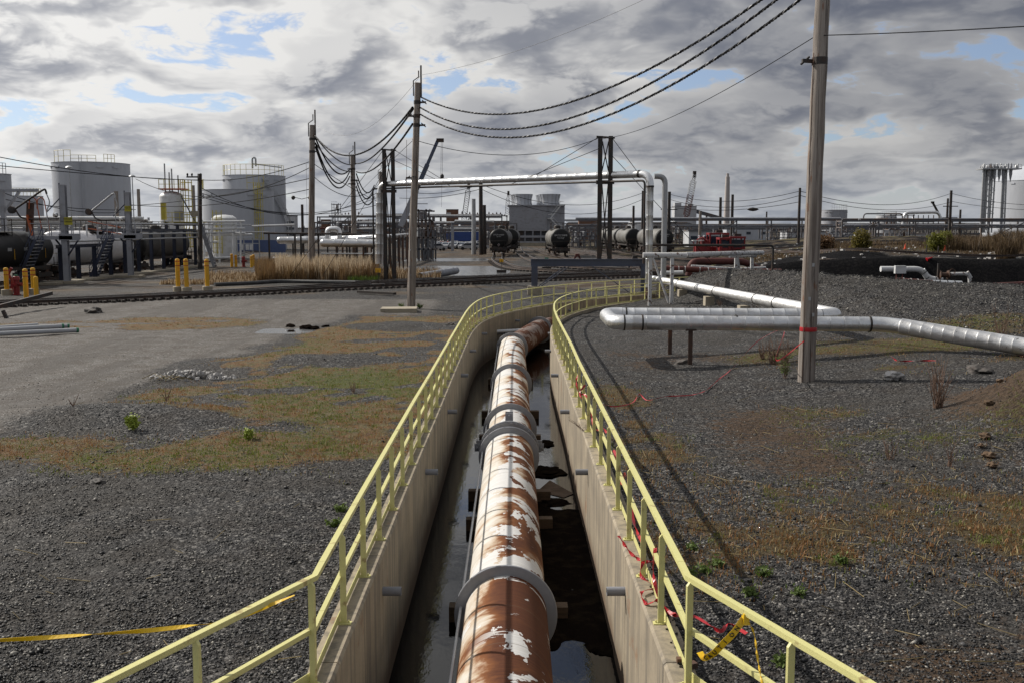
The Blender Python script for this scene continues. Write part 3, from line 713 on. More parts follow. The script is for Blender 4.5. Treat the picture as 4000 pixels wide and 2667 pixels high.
for k in range(36):
    a = 2 * math.pi * (k + .5) / 36; c = c0 + Vector((math.sin(a) * .70, -.002, math.cos(a) * .70))
    MB().lathe([(.036, 0), (.036, .008), (.024, .008), (.024, .032)], c, 6, axis=(0, -1, 0)).build('bolt', MT['flange'], BIG)
for a in (0, math.pi / 2, -math.pi / 2):
    rot = Matrix.Rotation(a, 3, 'Y'); mb = MB(); cc = Vector((-.073, 25.15, PIPE_Z))
    mb.box(cc + rot @ Vector((0, 0, .78)), (.20, .02, .22), rot); mb.box(cc + rot @ Vector((0, .22, .72)), (.20, .42, .03), rot); mb.box(cc + rot @ Vector((0, .42, .76)), (.20, .02, .2), rot)
    mb.lathe([(.03, 0), (.03, .05)], cc + rot @ Vector((0, -.01, .83)), 8, axis=(0, -1, 0)); mb.build('tie_bracket', MT['flange'], BIG)
mb = MB(); mb.path([(x - .655, y, PIPE_Z + .12) for x, y in PIPE[:7]], .022, 8); mb.build('conduit', MT['pvc_lt'], BIG, smooth=True)
mb = MB(); mb.tube((-1.30, 50.2, -.72), (.75, 51.0, -.72), .12, n=16); mb.build('branch_pipe', MT['galv'], BIG, smooth=True)
mb = MB(); mb.tube((-1.30, 50.2, -.72), (-1.12, 50.27, -.72), .22, n=20); mb.build('branch_flange', MT['rubber'], BIG, smooth=True)
tn = ['at the bottom edge of the view', 'just past the near flange ring', 'in open water past the mud bank', 'just before the bolted coupling', 'behind the bolted coupling', 'far down the trench past the coupling', 'near the bend of the trench']
for i, y in enumerate((12.2, 15.9, 20.9, 23.2, 29.6, 33.6, 41.)):
    mb = MB().box((0, 0, 0), (1.86 + .1 * (i % 2), .24, .27), Matrix.Rotation(.02 * (i % 3 - 1), 3, 'Z')); o = mb.build('support_timber', MT['timber']); o.location = (-.06, y, PIPE_Z - PR - .133)
    tag(o, 'wet brown timber block under the big rusty pipe, ' + tn[i], 'timber block', 'support timbers under the rusty pipe')
# board and dark lumps in the water
mb = MB(); mb.add([(.62, 24.0, WATER + .01), (1.25, 23.4, WATER + .015), (1.5, 23.75, WATER + .02), (.95, 24.5, WATER + .16), (.66, 24.1, WATER - .03), (1.25, 23.5, WATER - .03), (1.5, 23.85, WATER - .03), (.95, 24.6, WATER - .03)], [(0, 1, 2, 3), (4, 7, 6, 5), (0, 4, 5, 1), (1, 5, 6, 2), (2, 6, 7, 3), (3, 7, 4, 0)])
tag(mb.build('timber_scrap', MT['timber']), 'brown scrap of board lying in the trench water beside the bolted coupling', 'board')
def rock(name, loc, r, mat, seed, label, cat='rock', group=None, squash=(1, 1, .6), rough=.3):
    o = MB().blob((0, 0, 0), r, seed, min(rough, .3), 3, squash).build(name, mat); o.location = loc; tag(o, label, cat, group); return o
for i, (x, y, r, sq) in enumerate(((.95, 26.0, .40, (1, 1.5, .22)), (1.0, 23.0, .30, (1.2, 1.0, .2)), (1.05, 29.5, .3, (.7, 1.6, .2)))):
    rock('black_lump', (x, y, WATER), r, MT['mudm'], 3 + i, ['black lump in the water behind the bolted coupling', 'black lump in the water in front of the board scrap', 'low black lump in the far trench water'][i], 'mud lump', squash=sq)  # low black lumps at the water surface

# ================================================================== GRAVEL STONES AND GRASS (loose cover)
def trench_mask(x, y):
    return (x < interp(LOUT, y) - .05) | (x > interp(ROUT, y) + .05)
def scatter(n, y0, y1, spread=1.0, pw=2.0):
    """points thinning out with distance from the trench head"""
    u = RNG.random(n); y = (y0 ** (1 - pw) + u * (y1 ** (1 - pw) - y0 ** (1 - pw))) ** (1 / (1 - pw)) if pw != 1 else y0 * (y1 / y0) ** u
    x = (RNG.random(n) * 2 - 1) * (y * .56 + 1.5)
    m = trench_mask(x, y); return x[m], y[m]
def stones_mesh(name, x, y, smin, smax, mats, kind='stuff'):
    n = len(x); z = height(x, y); sz = (smin + (smax - smin) * RNG.random(n) ** 2.5) * np.where(RNG.random(n) > .994, 2.4, 1)
    base = np.array([(1, 0, 0), (-1, 0, 0), (0, 1, 0), (0, -1, 0), (0, 0, 1), (0, 0, -1)], float); Ft = np.array([(0, 2, 4), (2, 1, 4), (1, 3, 4), (3, 0, 4), (2, 0, 5), (1, 2, 5), (3, 1, 5), (0, 3, 5)])
    V = base[None] * (sz[:, None, None]) * (.6 + .8 * RNG.random((n, 6, 1)))
    V[:, :, 2] *= .62
    a = RNG.random(n) * 6.283; b_ = (RNG.random(n) - .5) * 1.3; ca, sa, cb, sb = np.cos(a), np.sin(a), np.cos(b_), np.sin(b_)
    X, Y, Z = V[:, :, 0], V[:, :, 1], V[:, :, 2]
    X, Z = X * cb[:, None] - Z * sb[:, None], X * sb[:, None] + Z * cb[:, None]
    X, Y = X * ca[:, None] - Y * sa[:, None], X * sa[:, None] + Y * ca[:, None]
    V = np.stack([X + x[:, None], Y + y[:, None], Z + (z + sz * .22)[:, None]], 2).reshape(-1, 3)
    F_ = (Ft[None] + (np.arange(n) * 6)[:, None, None]).reshape(-1, 3)
    o = np_mesh(name, V, F_, mats[0], 3)
    for m_ in mats[1:]: o.data.materials.append(m_)
    pr = RNG.choice(len(mats), n, p=[.52, .33, .15][:len(mats)]); o.data.polygons.foreach_set('material_index', np.repeat(pr, 8).astype(np.int32))
    return tag(o, kind=kind)
def stone_mat(name, c, rough=.5):
    m, w, b = mat_base(name); rnd = w.n('ShaderNodeNewGeometry').outputs['Random Per Island']
    c2 = w.mix(rnd, tuple(k * .4 for k in c), tuple(k * 1.9 for k in c)); setin(w, b, Base_Color=c2, Roughness=rough, Specular_IOR_Level=.28); return m
SM = [stone_mat('dark_gravel', (.0085, .009, .010), .5), stone_mat('grey_gravel', (.040, .0395, .040), .5), stone_mat('light_gravel', (.19, .18, .16), .45)]
x, y = scatter(190000, 9.0, 36, pw=1.8); zz = zones(x, y); keep = RNG.random(len(x)) > np.clip(zz[0] * .82 + zz[1] * .8 + zz[3] * .6 + np.clip(fbm(x, y, .9, 4, 12) - .47, 0, 1) * 3.2, 0, .96)
stones_mesh('gravel', x[keep], y[keep], .008, .025, SM)
# berm stones
x = RNG.uniform(9.5, 27, 70000); y = RNG.uniform(32, 66, 70000); yr = np.interp(x, RX, RY); k = (y < yr + .6) & (y > yr - 17) & (np.abs(x) < y * .56)
stones_mesh('gravel', x[k], y[k], .018, .045, SM)

def blades(name, x, y, hmin, hmax, wd, mats, lean=.5, probs=None, per=1, zoff=-.01):
    n = len(x); z = height(x, y) + zoff; h = hmin + (hmax - hmin) * RNG.random(n) ** 1.6; a = RNG.random(n) * 6.283; l = h * lean * RNG.random(n); la = RNG.random(n) * 6.283
    dx, dy = np.cos(a) * wd / 2, np.sin(a) * wd / 2; mx, my = np.cos(la) * l, np.sin(la) * l
    p0 = np.stack([x - dx, y - dy, z], 1); p1 = np.stack([x + dx, y + dy, z], 1)
    p2 = np.stack([x + dx * .7 + mx * .35, y + dy * .7 + my * .35, z + h * .6], 1); p3 = np.stack([x - dx * .7 + mx * .35, y - dy * .7 + my * .35, z + h * .6], 1); p4 = np.stack([x + mx, y + my, z + h * (1 - .25 * lean)], 1)
    V = np.stack([p0, p1, p2, p3, p4], 1).reshape(-1, 3); F_ = np.array([(0, 1, 2), (0, 2, 3), (3, 2, 4)])[None] + (np.arange(n) * 5)[:, None, None]
    o = np_mesh(name, V, F_.reshape(-1, 3), mats[0], 3)
    for m_ in mats[1:]: o.data.materials.append(m_)
    pr = RNG.choice(len(mats), n, p=probs); o.data.polygons.foreach_set('material_index', np.repeat(pr, 3).astype(np.int32)); return tag(o, kind='stuff')
def blade_mat(name, c, trans=.3):
    m, w, b = mat_base(name); rnd = w.n('ShaderNodeNewGeometry').outputs['Random Per Island']
    setin(w, b, Base_Color=w.mix(rnd, tuple(k * .6 for k in c), tuple(min(k * 1.35, 1) for k in c)), Roughness=.7)
    tr = w.n('ShaderNodeBsdfTranslucent', {0: (*c, 1)}); mx = w.n('ShaderNodeMixShader', {0: trans, 1: b.outputs[0], 2: tr.outputs[0]})
    out = [n_ for n_ in w.t.nodes if n_.type == 'OUTPUT_MATERIAL'][0]; w.t.links.new(mx.outputs[0], out.inputs[0]); return m
GM = [blade_mat('dry_orange_grass', (.24, .12, .045)), blade_mat('straw', (.26, .20, .09)), blade_mat('green_grass', (.14, .165, .03))]
def cluster(n, y0, y1, pw=1.6, k=7, rad=.07):
    x, y = scatter(n, y0, y1, pw=pw); x = np.repeat(x, k) + RNG.normal(0, rad, len(x) * k); y = np.repeat(y, k) + RNG.normal(0, rad, len(y) * k); m = trench_mask(x, y); return x[m], y[m]
x, y = cluster(42000, 9.5, 58, 1.35); zz = zones(x, y); g = zz[1]; grn = zz[2]
k = RNG.random(len(x)) < np.clip(g * 1.1 - .12, 0, 1); x, y, grn = x[k], y[k], grn[k]; isg = (fbm(x, y, 2.3, 4, 7) + (grn - .35) * .7) > .58
blades('grass', x[~isg], y[~isg], .03, .13, .016, GM[:2], .9, [.6, .4]); blades('grass', x[isg], y[isg], .03, .11, .018, [GM[2], GM[1]], .7, [.85, .15])
x, y = scatter(2600, 9.5, 34, pw=1.5); zz = zones(x, y); k = (RNG.random(len(x)) < np.clip(zz[1] * .8 + .04, 0, 1)); x, y = x[k], y[k]
def sticks():
    n = len(x); L = .15 + .45 * RNG.random(n) ** 2; a = RNG.random(n) * 6.283; z0 = height(x, y) + .015; tz = RNG.random(n) * .08; r = .005
    dx, dy = np.cos(a), np.sin(a); c = []
    for e, zz_ in ((0, z0), (1, z0 + tz)):
        for ox, oz in ((-1, 0), (1, 0), (0, 1.6)): c.append(np.stack([x + dx * L * e - dy * r * ox, y + dy * L * e + dx * r * ox, zz_ + r * oz], 1))
    V = np.stack(c, 1).reshape(-1, 3); F_ = np.array([(0, 1, 4, 3), (1, 2, 5, 4), (2, 0, 3, 5)])[None] + (np.arange(n) * 6)[:, None, None]
    return tag(np_mesh('straw_litter', V, F_.reshape(-1, 4), GM[1], 4), kind='stuff')
sticks()
# ================================================================== HELPERS FOR THINGS ON THE SITE
def project(p):
    f = Vector((0, math.cos(PITCH), -math.sin(PITCH))); u_ = Vector((0, math.sin(PITCH), math.cos(PITCH))); q = Vector(p) - Vector((0, 0, CAM_Z)); d = q.dot(f)
    return 2000 + FPX * q.x / d, 1333.5 - FPX * q.dot(u_) / d
def fit_sag(a, b, um, vm, n=24):
    lo, hi = -6., 30.
    for _ in range(30):
        mid = (lo + hi) / 2; pts = sag(a, b, mid, n); best = min(pts, key=lambda p: abs(project(p)[0] - um))
        if project(best)[1] < vm: lo = mid
        else: hi = mid
    return sag(a, b, (lo + hi) / 2, n)
def gz(p): return Vector((p.x, p.y, zat(p.x, p.y)))
def foot(u, v, Y):
    """ground point below what is seen at u at distance Y"""
    a = at(u, v, Y); return Vector((a.x, Y, zat(a.x, Y)))

# ------------------------------------------------------------------ timber and steel poles
def pole_thing(name, base, top, r0, r1, label, mat=None, cap=False, fit=None, group=None, seg=9, cat='utility pole', n=20):
    base, top = Vector(base), Vector(top); root = empty(name, base, label=label, cat=cat, group=group); d = top - base; rn = random.Random(len(label)); mb = MB()
    pts = [d * (i / seg) + (Vector((rn.uniform(-1, 1), rn.uniform(-1, 1), 0)) * r0 * .05 if 0 < i < seg else Vector()) for i in range(seg + 1)]; pts[0] = pts[0] - Vector((0, 0, .3))
    mb.path(pts, r0, n, radii=[r0 + (r1 - r0) * i / seg for i in range(seg + 1)]); mb.build('shaft', mat or MT['pole'], root, smooth=True)
    if cap:
        mb = MB(); k = r1 / .18; mb.path([d + Vector((-.26, 0, -.75)) * k, d + Vector((-.26, 0, .12)) * k, d + Vector((.05, 0, .34)) * k, d + Vector((.05, 0, .7)) * k], .035 * k, 6)
        mb.path([d + Vector((.19, 0, -.8)) * k, d + Vector((.19, 0, 1.0)) * k], .05 * k, 6); mb.build('ridge_bracket', MT['black_steel'], root)
    if r0 > .2 and n > 12:
        for z_, a_ in ((1.9, .3), (2.35, -.2), (3.3, .1)): MB().box((r0 * .96 * math.sin(a_), -r0 * .96 * math.cos(a_), z_), (.07, .012, .10), Matrix.Rotation(a_, 3, 'Z')).build('tag_plate', MT['galv'], root)
        mb = MB(); mb.path([(-r0 * .7, -r0 * .72, 0), (-r0 * .68, -r0 * .70, 4.5), (-r1 * .70, -r1 * .72, d.z * .75)], .012, 5); mb.build('ground_wire', MT['rusty_steel'], root)
    for h in (fit or []):
        side, z = h; mb = MB(); c = d * (z / d.z); mb.tube(c - Vector((0, 0, .1)), c + Vector((0, 0, .1)), r1 * 1.15, n=14); mb.bar(c + Vector((side * r1, 0, 0)), c + Vector((side * (r1 + .32), -.1, .0)), .07, .1)
        mb.bar(c + Vector((side * (r1 + .1), 0, .12)), c + Vector((side * (r1 + .35), -.1, -.1)), .05); mb.build('cable_clamp', MT['black_steel'], root)
    return root
PA0 = Vector((8.42, 28.2, 0)); PA0.z = zat(8.42, 28.2); PAt = at(3222, -235, 28.2)
PB0 = gz(on(1605, 1205)); PBt = at(1632, 325, PB0.y)
PC0 = foot(1213, 1000, 90.); PCt = at(1220, 490, 90.); PD0 = foot(1383, 900, 116.); PDt = at(1377, 605, 116.)
pA = pole_thing('utility_pole', PA0, PAt, .24, .19, 'thick weathered timber pole with red tape tied round it, rising out of the frame', fit=[(-1, 8.9)], seg=14, n=28)
pB = pole_thing('utility_pole', PB0, PBt, .24, .17, 'rust-stained timber pole beside a concrete slab, carrying three twisted cables', cap=True, fit=[(1, 11.45), (-1, 10.7), (1, 10.2), (-1, 7.3)])
pC = pole_thing('utility_pole', PC0, PCt, .30, .24, 'grey timber pole standing in the reed bed left of the silver pipe bridge', cap=True, fit=[(1, 12.4), (1, 11.3)])
pD = pole_thing('utility_pole', PD0, PDt, .32, .26, 'grey timber pole with many cable loops, just left of the silver riser', cap=True, fit=[(-1, 11.3), (1, 10), (-1, 9.6)])
pE = pole_thing('utility_pole', foot(1486, 900, 150.), at(1487, 672, 150.), .3, .26, 'short grey pole top showing above the left silver riser', cap=True)
c = PB0 + Vector((-.45, -1.9, .0)); c.z = zat(c.x, c.y) + .1
mb = MB().box((0, 0, 0), (1.95, 1.5, .26), Matrix.Rotation(.06, 3, 'Z')); o = mb.build('concrete_slab', MT['slab']); o.location = c; tag(o, 'low tan concrete slab on the gravel at the foot of the rust-stained pole', 'slab')
# distant poles: (u, v_top, Y, radius, material, label)
for u, v, Y, r, mt, lb in ((453, 748, 128, .33, 'pole', 'grey pole in front of the broad white tank, behind the second loading arm'), (540, 740, 150, .3, 'pole', 'grey pole standing in the gap right of the broad white tank'),
        (755, 725, 160, .28, 'pole', 'pale slim pole between the white vertical vessel and the dark crossarm pole'), (1850, 778, 175, .42, 'galv', 'smooth light grey post left of the black parked tank car'),
        (1878, 716, 172, .40, 'black_steel', 'tall dark pole left of the black parked tank car'), (1892, 802, 176, .36, 'black_steel', 'short dark pole close beside the tall dark one by the tank car'),
        (2512, 746, 215, .35, 'black_steel', 'dark pole just left of the right-hand silver riser'), (2475, 805, 210, .3, 'black_steel', 'short pole above the grey tank cars'),
        (2615, 750, 205, .4, 'black_steel', 'dark pole with short crosspieces right of the thin grey riser'), (2736, 825, 190, .32, 'pole', 'weathered pole behind the red track machines'),
        (2815, 772, 300, .5, 'black_steel', 'dark pole immediately left of the tall chimney'), (2862, 761, 300, .5, 'black_steel', 'dark pole immediately right of the tall chimney'),
        (3125, 735, 165, .26, 'black_steel', 'slim dark pole between the chimney and the big leaning pole'), (3716, 745, 230, .38, 'black_steel', 'dark pole with two crossarms left of the huge gas tank'),
        (3703, 776, 300, .4, 'black_steel', 'thin pole close beside the two-crossarm pole'), (3752, 820, 330, .45, 'black_steel', 'short pole with one arm left of the huge gas tank'),
        (2760, 842, 420, .5, 'black_steel', 'very small pole left of the chimney poles'), (2995, 828, 420, .4, 'black_steel', 'very small pole halfway between the chimney and the slim dark pole')):
    p0 = foot(u, v, Y); t = at(u, v, Y); root = pole_thing('utility_pole', p0, t, r, r * .8, lb, MT[mt], seg=2, n=8)
    if u in (2615, 3716, 3752):
        for dz in ((.6, 3.2) if u != 3752 else (1.5,)): MB().bar(Vector((-1.7, 0, t.z - p0.z - dz - 3)), Vector((1.7, 0, t.z - p0.z - dz - 3)), .18).build('crossarm', MT['black_steel'], root)
p0 = foot(780, 1000, 112.); t = at(780, 680, 112.); root = pole_thing('utility_pole', p0, t, .27, .25, 'square dark pole with a short insulator crossarm left of the low white tank', MT['black_steel'], seg=2, n=4)
mb = MB(); h = t.z - p0.z; mb.bar((-1.15, 0, h - .35), (.45, 0, h - .35), .16)
mb.build('crossarm', MT['black_steel'], root)
for x in (-1.05, -.55, .42): MB().lathe([(.05, 0), (.10, .1), (.12, .25), (.05, .34)], (x, 0, h - .27), 8).build('insulator', MT['black_steel'], root)
root = pole_thing('street_lamp', foot(1182, 900, 150.), at(1180, 800, 150.), .22, .2, 'twin floodlight mast left of the reed bed poles', MT['black_steel'], seg=2, n=8, cat='lamp post'); h = at(1180, 800, 150.).z
for sx in (-1, 1):
    mb = MB(); mb.bar((0, 0, h - .1), (sx * 1.0, 0, h + .15), .08); mb.build('lamp_arm', MT['black_steel'], root); MB().lathe([(.28, 0), (.33, .2), (.2, .42), (.05, .5)], (sx * 1.15, 0, h), 10, axis=(sx * .5, -.5, .5)).build('lamp_head', MT['black_steel'], root)
for u, v, Y, lb in ((270, 655, 118, 'slim lamp post with a flat head in front of the broad white tank'), (516, 690, 122, 'slim lamp post with a round head at the right edge of the broad white tank')):
    p0 = foot(u, v, Y); t = at(u, v, Y); root = pole_thing('street_lamp', p0, t, .08, .06, lb, MT['galv'], seg=2, n=8, cat='lamp post'); h = t.z - p0.z
    MB().lathe([(.1, .2), (.3, .1), (.42, -.02), (.1, -.1)], (0, 0, h), 12).build('lamp_head', MT['galv'], root, smooth=True)

# ------------------------------------------------------------------ twisted overhead cables
def twisted(pts, label, rad=.025, pitch=.42, mats=('wire', 'wire', 'wire_lt'), name='twisted_cable'):
    P = resample(pts, pitch / 7); o0 = Vector(P[0]); root = empty(name, o0, label=label, cat='cable', group='twisted overhead cables'); n = len(P)
    for k in range(3):
        Q = []
        for i, p in enumerate(P):
            t = (P[min(i + 1, n - 1)] - P[max(i - 1, 0)]).normalized(); x = t.cross(Vector((0, 0, 1))).normalized(); y = x.cross(t)
            a = 2 * math.pi * (i / 7 + k / 3); Q.append(p - o0 + x * (rad * math.cos(a)) + y * (rad * math.sin(a)))
        MB().path(Q, rad * .92, 5, caps=False).build('strand', MT[mats[k]], root, smooth=True)
    return root
YA, YB, YC, YD = 28.2, PB0.y, 90., 116.
twisted(fit_sag(at(1642, 380, YB), at(3205, -170, YA), 2010, 446), 'topmost heavy twisted cable sweeping from the rust-stained pole to the upper right')
twisted(fit_sag(at(1635, 418, YB), at(3205, -135, YA), 2000, 506), 'middle heavy twisted cable sweeping from the rust-stained pole to the upper right')
twisted(fit_sag(at(1642, 448, YB), at(3205, -60, YA), 2000, 539), 'lowest heavy twisted cable sweeping from the rust-stained pole to the upper right')
twisted(fit_sag(at(1612, 420, YB), at(1228, 528, YC), 1370, 609), 'upper twisted cable between the rust-stained pole and the reed bed pole', .033)
twisted(fit_sag(at(1615, 425, YB), at(1390, 640, YD), 1470, 600), 'twisted cable hanging steeply from the rust-stained pole to the cable-loop pole', .033)
twisted(fit_sag(at(1612, 485, YB), at(1392, 672, YD), 1480, 645), 'lowest twisted cable running left from the rust-stained pole behind the lattice bent', .033)
for i, (a, b, m) in enumerate((((1232, 535), (1372, 645), (1300, 612)), ((1232, 560), (1372, 670), (1300, 642)), ((1232, 540), (1368, 660), (1320, 678)), ((1232, 560), (1366, 670), (1310, 713)), ((1232, 575), (1366, 690), (1315, 733)),
                               ((1392, 680), (1462, 725), (1425, 748)), ((1392, 705), (1462, 735), (1430, 778)), ((1392, 730), (1462, 770), (1430, 800)))):
    ls = ['uppermost cable swag between the reed bed pole and the cable-loop pole', 'second cable swag down between the reed bed and cable-loop poles', 'third, deeper black cable swag between the reed bed and cable-loop poles', 'fourth, deeper still black swag between the reed bed and cable-loop poles', 'deepest black cable swag between the reed bed and cable-loop poles',
          'uppermost swag from the cable-loop pole to the left silver riser', 'middle swag from the cable-loop pole to the left silver riser', 'lowest swag from the cable-loop pole to the left silver riser']
    ya, yb = (YC, YD) if i < 5 else (YD, 128.); pts = fit_sag(at(*a, ya), at(*b, yb), *m, n=26); o0 = pts[0]
    o = MB().path([p - o0 for p in pts], .075 if i > 1 else .06, 6).build('overhead_cable', MT['wire' if i > 1 else 'wire_lt'], smooth=True); o.location = o0; tag(o, ls[i], 'cable', 'cable swags between poles')
def wire(a, ya, b, yb, m, label, r=.02, mat='wire'):
    A, B = at(*a, ya), at(*b, yb); pts = fit_sag(A, B, *m, n=18); o = MB().path([p - A for p in pts], r, 4).build('overhead_wire', MT[mat]); o.location = A; return tag(o, label, 'wire', 'thin overhead wires')
wire((3185, 143), YA, (2340, 545), 68.6, (2750, 385), 'thin wire from the big leaning pole down to the right-hand lattice bent', .014)
wire((2335, 543), 68.6, (1610, 545), YB, (1980, 607), 'thin wire between the rust-stained pole and the right-hand lattice bent', .018)
wire((3190, 140), YA, (4300, 85), 22., (3700, 122), 'thin wire leaving the big leaning pole to the upper right', .013)
wire((1640, 295), YB, (2640, -60), 40., (2100, 170), 'hair-thin bright line rising from the top of the rust-stained pole', .008, 'wire_lt')
wire((1640, 300), YB, (1226, 480), YC, (1330, 530), 'hair-thin bright line from the rust-stained pole to the reed bed pole', .010, 'wire_lt')
wire((1618, 545), YB, (1330, 830), 140., (1470, 680), 'thin wire falling left from the middle of the rust-stained pole', .018)
for i, (a, b, m, ya, yb, lb) in enumerate((
    ((-60, 603), (778, 704), (500, 692), 80, 112, 'upper thick wire crossing the broad white tank'), ((-60, 643), (778, 706), (430, 686), 80, 112, 'second thick wire crossing the broad white tank'),
    ((786, 704), (1212, 632), (1000, 690), 112, 90, 'wire from the dark crossarm pole to the reed bed pole'), ((530, 700), (1212, 655), (820, 770), 125, 90, 'long low wire in front of the white vertical vessel'),
    ((500, 805), (1212, 698), (800, 775), 125, 90, 'wire rising right across the low white tank'), ((500, 800), (1212, 740), (820, 800), 125, 90, 'lower wire across the low white tank'),
    ((786, 755), (1480, 770), (1100, 830), 112, 130, 'wire sagging in front of the low white tank ladder'), ((786, 735), (1480, 750), (1000, 822), 112, 130, 'second wire sagging past the low white tank'),
    ((786, 770), (1480, 800), (1150, 838), 112, 130, 'third wire sagging past the low white tank'), ((-40, 735), (470, 830), (250, 820), 90, 125, 'low wire crossing behind the first loading arm'),
    ((-40, 770), (530, 820), (260, 812), 90, 125, 'lowest wire crossing behind the first loading arm'), ((1224, 640), (1480, 790), (1340, 720), 90, 130, 'wire from the reed bed pole to behind the left riser'),
    ((1224, 690), (1480, 720), (1350, 765), 90, 130, 'slack wire right of the reed bed pole'), ((1620, 755), (1876, 722), (1750, 752), 170, 172, 'upper wire left of the tall dark pole'), ((1560, 775), (1876, 740), (1720, 770), 170, 172, 'second wire left of the tall dark pole'),
    ((1880, 722), (2510, 755), (2210, 800), 172, 215, 'upper wire passing in front of the cooling tower'), ((1880, 740), (2510, 780), (2200, 835), 172, 215, 'lower wire passing in front of the cooling tower'),
    ((2615, 760), (3123, 748), (2870, 787), 205, 165, 'upper wire past the chimney'), ((2615, 780), (3123, 765), (2870, 810), 205, 165, 'middle wire past the chimney'), ((2615, 810), (3123, 790), (2850, 822), 205, 165, 'lower wire past the chimney carrying a dark float'),
    ((3127, 748), (3714, 757), (3450, 801), 165, 230, 'upper wire between the slim dark pole and the two-crossarm pole'), ((3127, 765), (3714, 790), (3450, 820), 165, 230, 'lower wire between the slim dark pole and the two-crossarm pole'),
    ((3718, 757), (4200, 800), (3880, 790), 230, 190, 'upper wire in front of the huge gas tank'), ((3718, 788), (4200, 820), (3880, 812), 230, 190, 'lower wire in front of the huge gas tank'))):
    wire(a, ya, b, yb, m, lb, .035 if max(ya, yb) < 150 else .045)
o = MB().lathe([(.0, -1.1), (.25, -.6), (.34, 0), (.25, .6), (0, 1.1)], (0, 0, 0), 10, axis=(1, 0, 0)).build('wire_float', MT['black_steel'], smooth=True); o.location = at(2941, 819, 178); tag(o, 'small dark oval float hanging on the lower wire right of the chimney', 'float')

# ------------------------------------------------------------------ silver pipe bridge
def clad_run(root, a, b, r, L, mat, name='cladding_section', n=28, proto=None):
    """one run of overlapping metal jackets: copies of one section"""
    a, b = Vector(a), Vector(b); d = b - a; N = max(1, round(d.length / L)); Ls = d.length / N; q = Vector((0, 0, 1)).rotation_difference(d.normalized())
    me = None
    for i in range(N):
        if me is None:
            o = MB().lathe([(r, 0), (r + .0025, .004), (r + .0025, .035), (r, .04), (r, Ls - .006)], (0, 0, 0), n, cap=False).build(name, MT[mat], root, smooth=True); me = o
        else: o = me.copy(); COL.objects.link(o)
        o.location = a + d * (i / N); o.rotation_mode = 'QUATERNION'; o.rotation_quaternion = q
def elbow(root, p0, p1, p2, R_, r, mat, name='elbow', n=28, k=7):
    MB().path(bend(p0, p1, p2, R_, k), r, n, caps=False).build(name, MT[mat], root, smooth=True)
def band(root, c, d, r, mat='black_steel', w=.05): MB().lathe([(r, -w / 2), (r + .015, -w / 2), (r + .015, w / 2), (r, w / 2)], c, 28, axis=d, cap=False).build('band', MT[mat], root, smooth=True)
SP = empty('overhead_pipe', (0, 0, 0), label='silver insulated pipe arching high over the tracks between two risers', cat='pipe')
pl, pr_ = at(1485, 722, 86), at(2540, 690, 66.5); z0 = 8.25; pl.z = z0; pr_.z = 8.1
lb_ = at(1481, 1032, 86); rb = Vector((pr_.x, pr_.y, .6)); r = .25; dd = (pr_ - pl).normalized()
clad_run(SP, pl + dd * .8, pr_ - dd * .8, r, .92, 'alu'); elbow(SP, lb_, pl, pr_, .8, r, 'alu'); elbow(SP, pl, pr_, rb, .8, r, 'foil'); band(SP, pr_ - dd * .85, dd, r, w=.16); band(SP, pr_ - Vector((0, 0, .85)), (0, 0, 1), r, w=.12)
clad_run(SP, pl - Vector((0, 0, .7)), lb_, .34, .9, 'alu'); clad_run(SP, pr_ - Vector((0, 0, .8)), rb, .235, .95, 'alu')
MB().tube(lb_, (lb_.x, lb_.y, -.2), .04, n=8).build('drain_rod', MT['black_steel'], SP); MB().tube(rb, rb - Vector((0, 0, 1.)), .2, n=16).build('rusty_stub', MT['rusty_steel'], SP)
o = empty('steam_pipe', (0, 0, 0), label='thin black pipe slung under the silver overhead pipe and down both ends', cat='pipe')
q0 = at(1456, 725, 87); q1 = at(2519, 712, 66.); q0.z = 7.9; q1.z = 7.62
MB().path(rounded([Vector((q0.x, q0.y, -.2)), q0, q1, Vector((q1.x, q1.y, 2.2))], .3), .075, 10).build('pipe_run', MT['black_steel'], o, smooth=True)
o = empty('thin_riser', (0, 0, 0), label='thin plain grey riser pipe right of the thick silver riser', cat='pipe')
q0 = at(2556, 693, 69.); q1 = at(2598, 693, 69.); q0.z = q1.z = 8.05
MB().path(rounded([q0, q1, Vector((q1.x, q1.y, -.2))], .5), .19, 16).build('pipe_run', MT['galv'], o, smooth=True)
# lattice bents
def bent(us, v0, Y, zb, label, w=.3):
    A = at(us[0], v0, Y); B = at(us[1], v0, Y); root = empty('lattice_bent', (A.x, Y, zb), label=label, cat='pipe support', group='lattice bents of the pipe bridge'); h = A.z - zb; g = B.x - A.x; Yb = .5
    for x in (0, g):
        mb = MB(); mb.bar((x, -w / 2, 0), (x, -w / 2, h), w, .03, (0, 1, 0)); mb.bar((x, w / 2, 0), (x, w / 2, h), w, .03, (0, 1, 0)); mb.bar((x, 0, 0), (x, 0, h), .03, w - .04, (0, 1, 0)); mb.build('leg', MT['black_steel'], root)
    for z_, nm in ((h - .04, 'cap_plate'), (z0 - .62 - zb, 'crossbeam')):
        MB().bar((-w * .9, 0, z_), (g + w * .9, 0, z_ + (-.08 if nm == 'cap_plate' else 0)), .3 if nm != 'cap_plate' else .42, .1 if nm == 'cap_plate' else .25).build(nm, MT['black_steel'], root)
    m = z0 - .6 - zb
    for a, b_ in ((h - .35, m + .75), (m - .15, .4 if zb < 1 else .2)):
        for s_ in (0, 1): MB().bar((w / 2 if s_ == 0 else g - w / 2, 0, a), (g - w / 2 if s_ == 0 else w / 2, .05 * s_, b_), .07).build('brace', MT['black_steel'], root)
    return A, B
LA, LB = bent((1500, 1534), 583, 85., -.1, 'black steel lattice bent standing on the ground beside the left silver riser', .30)
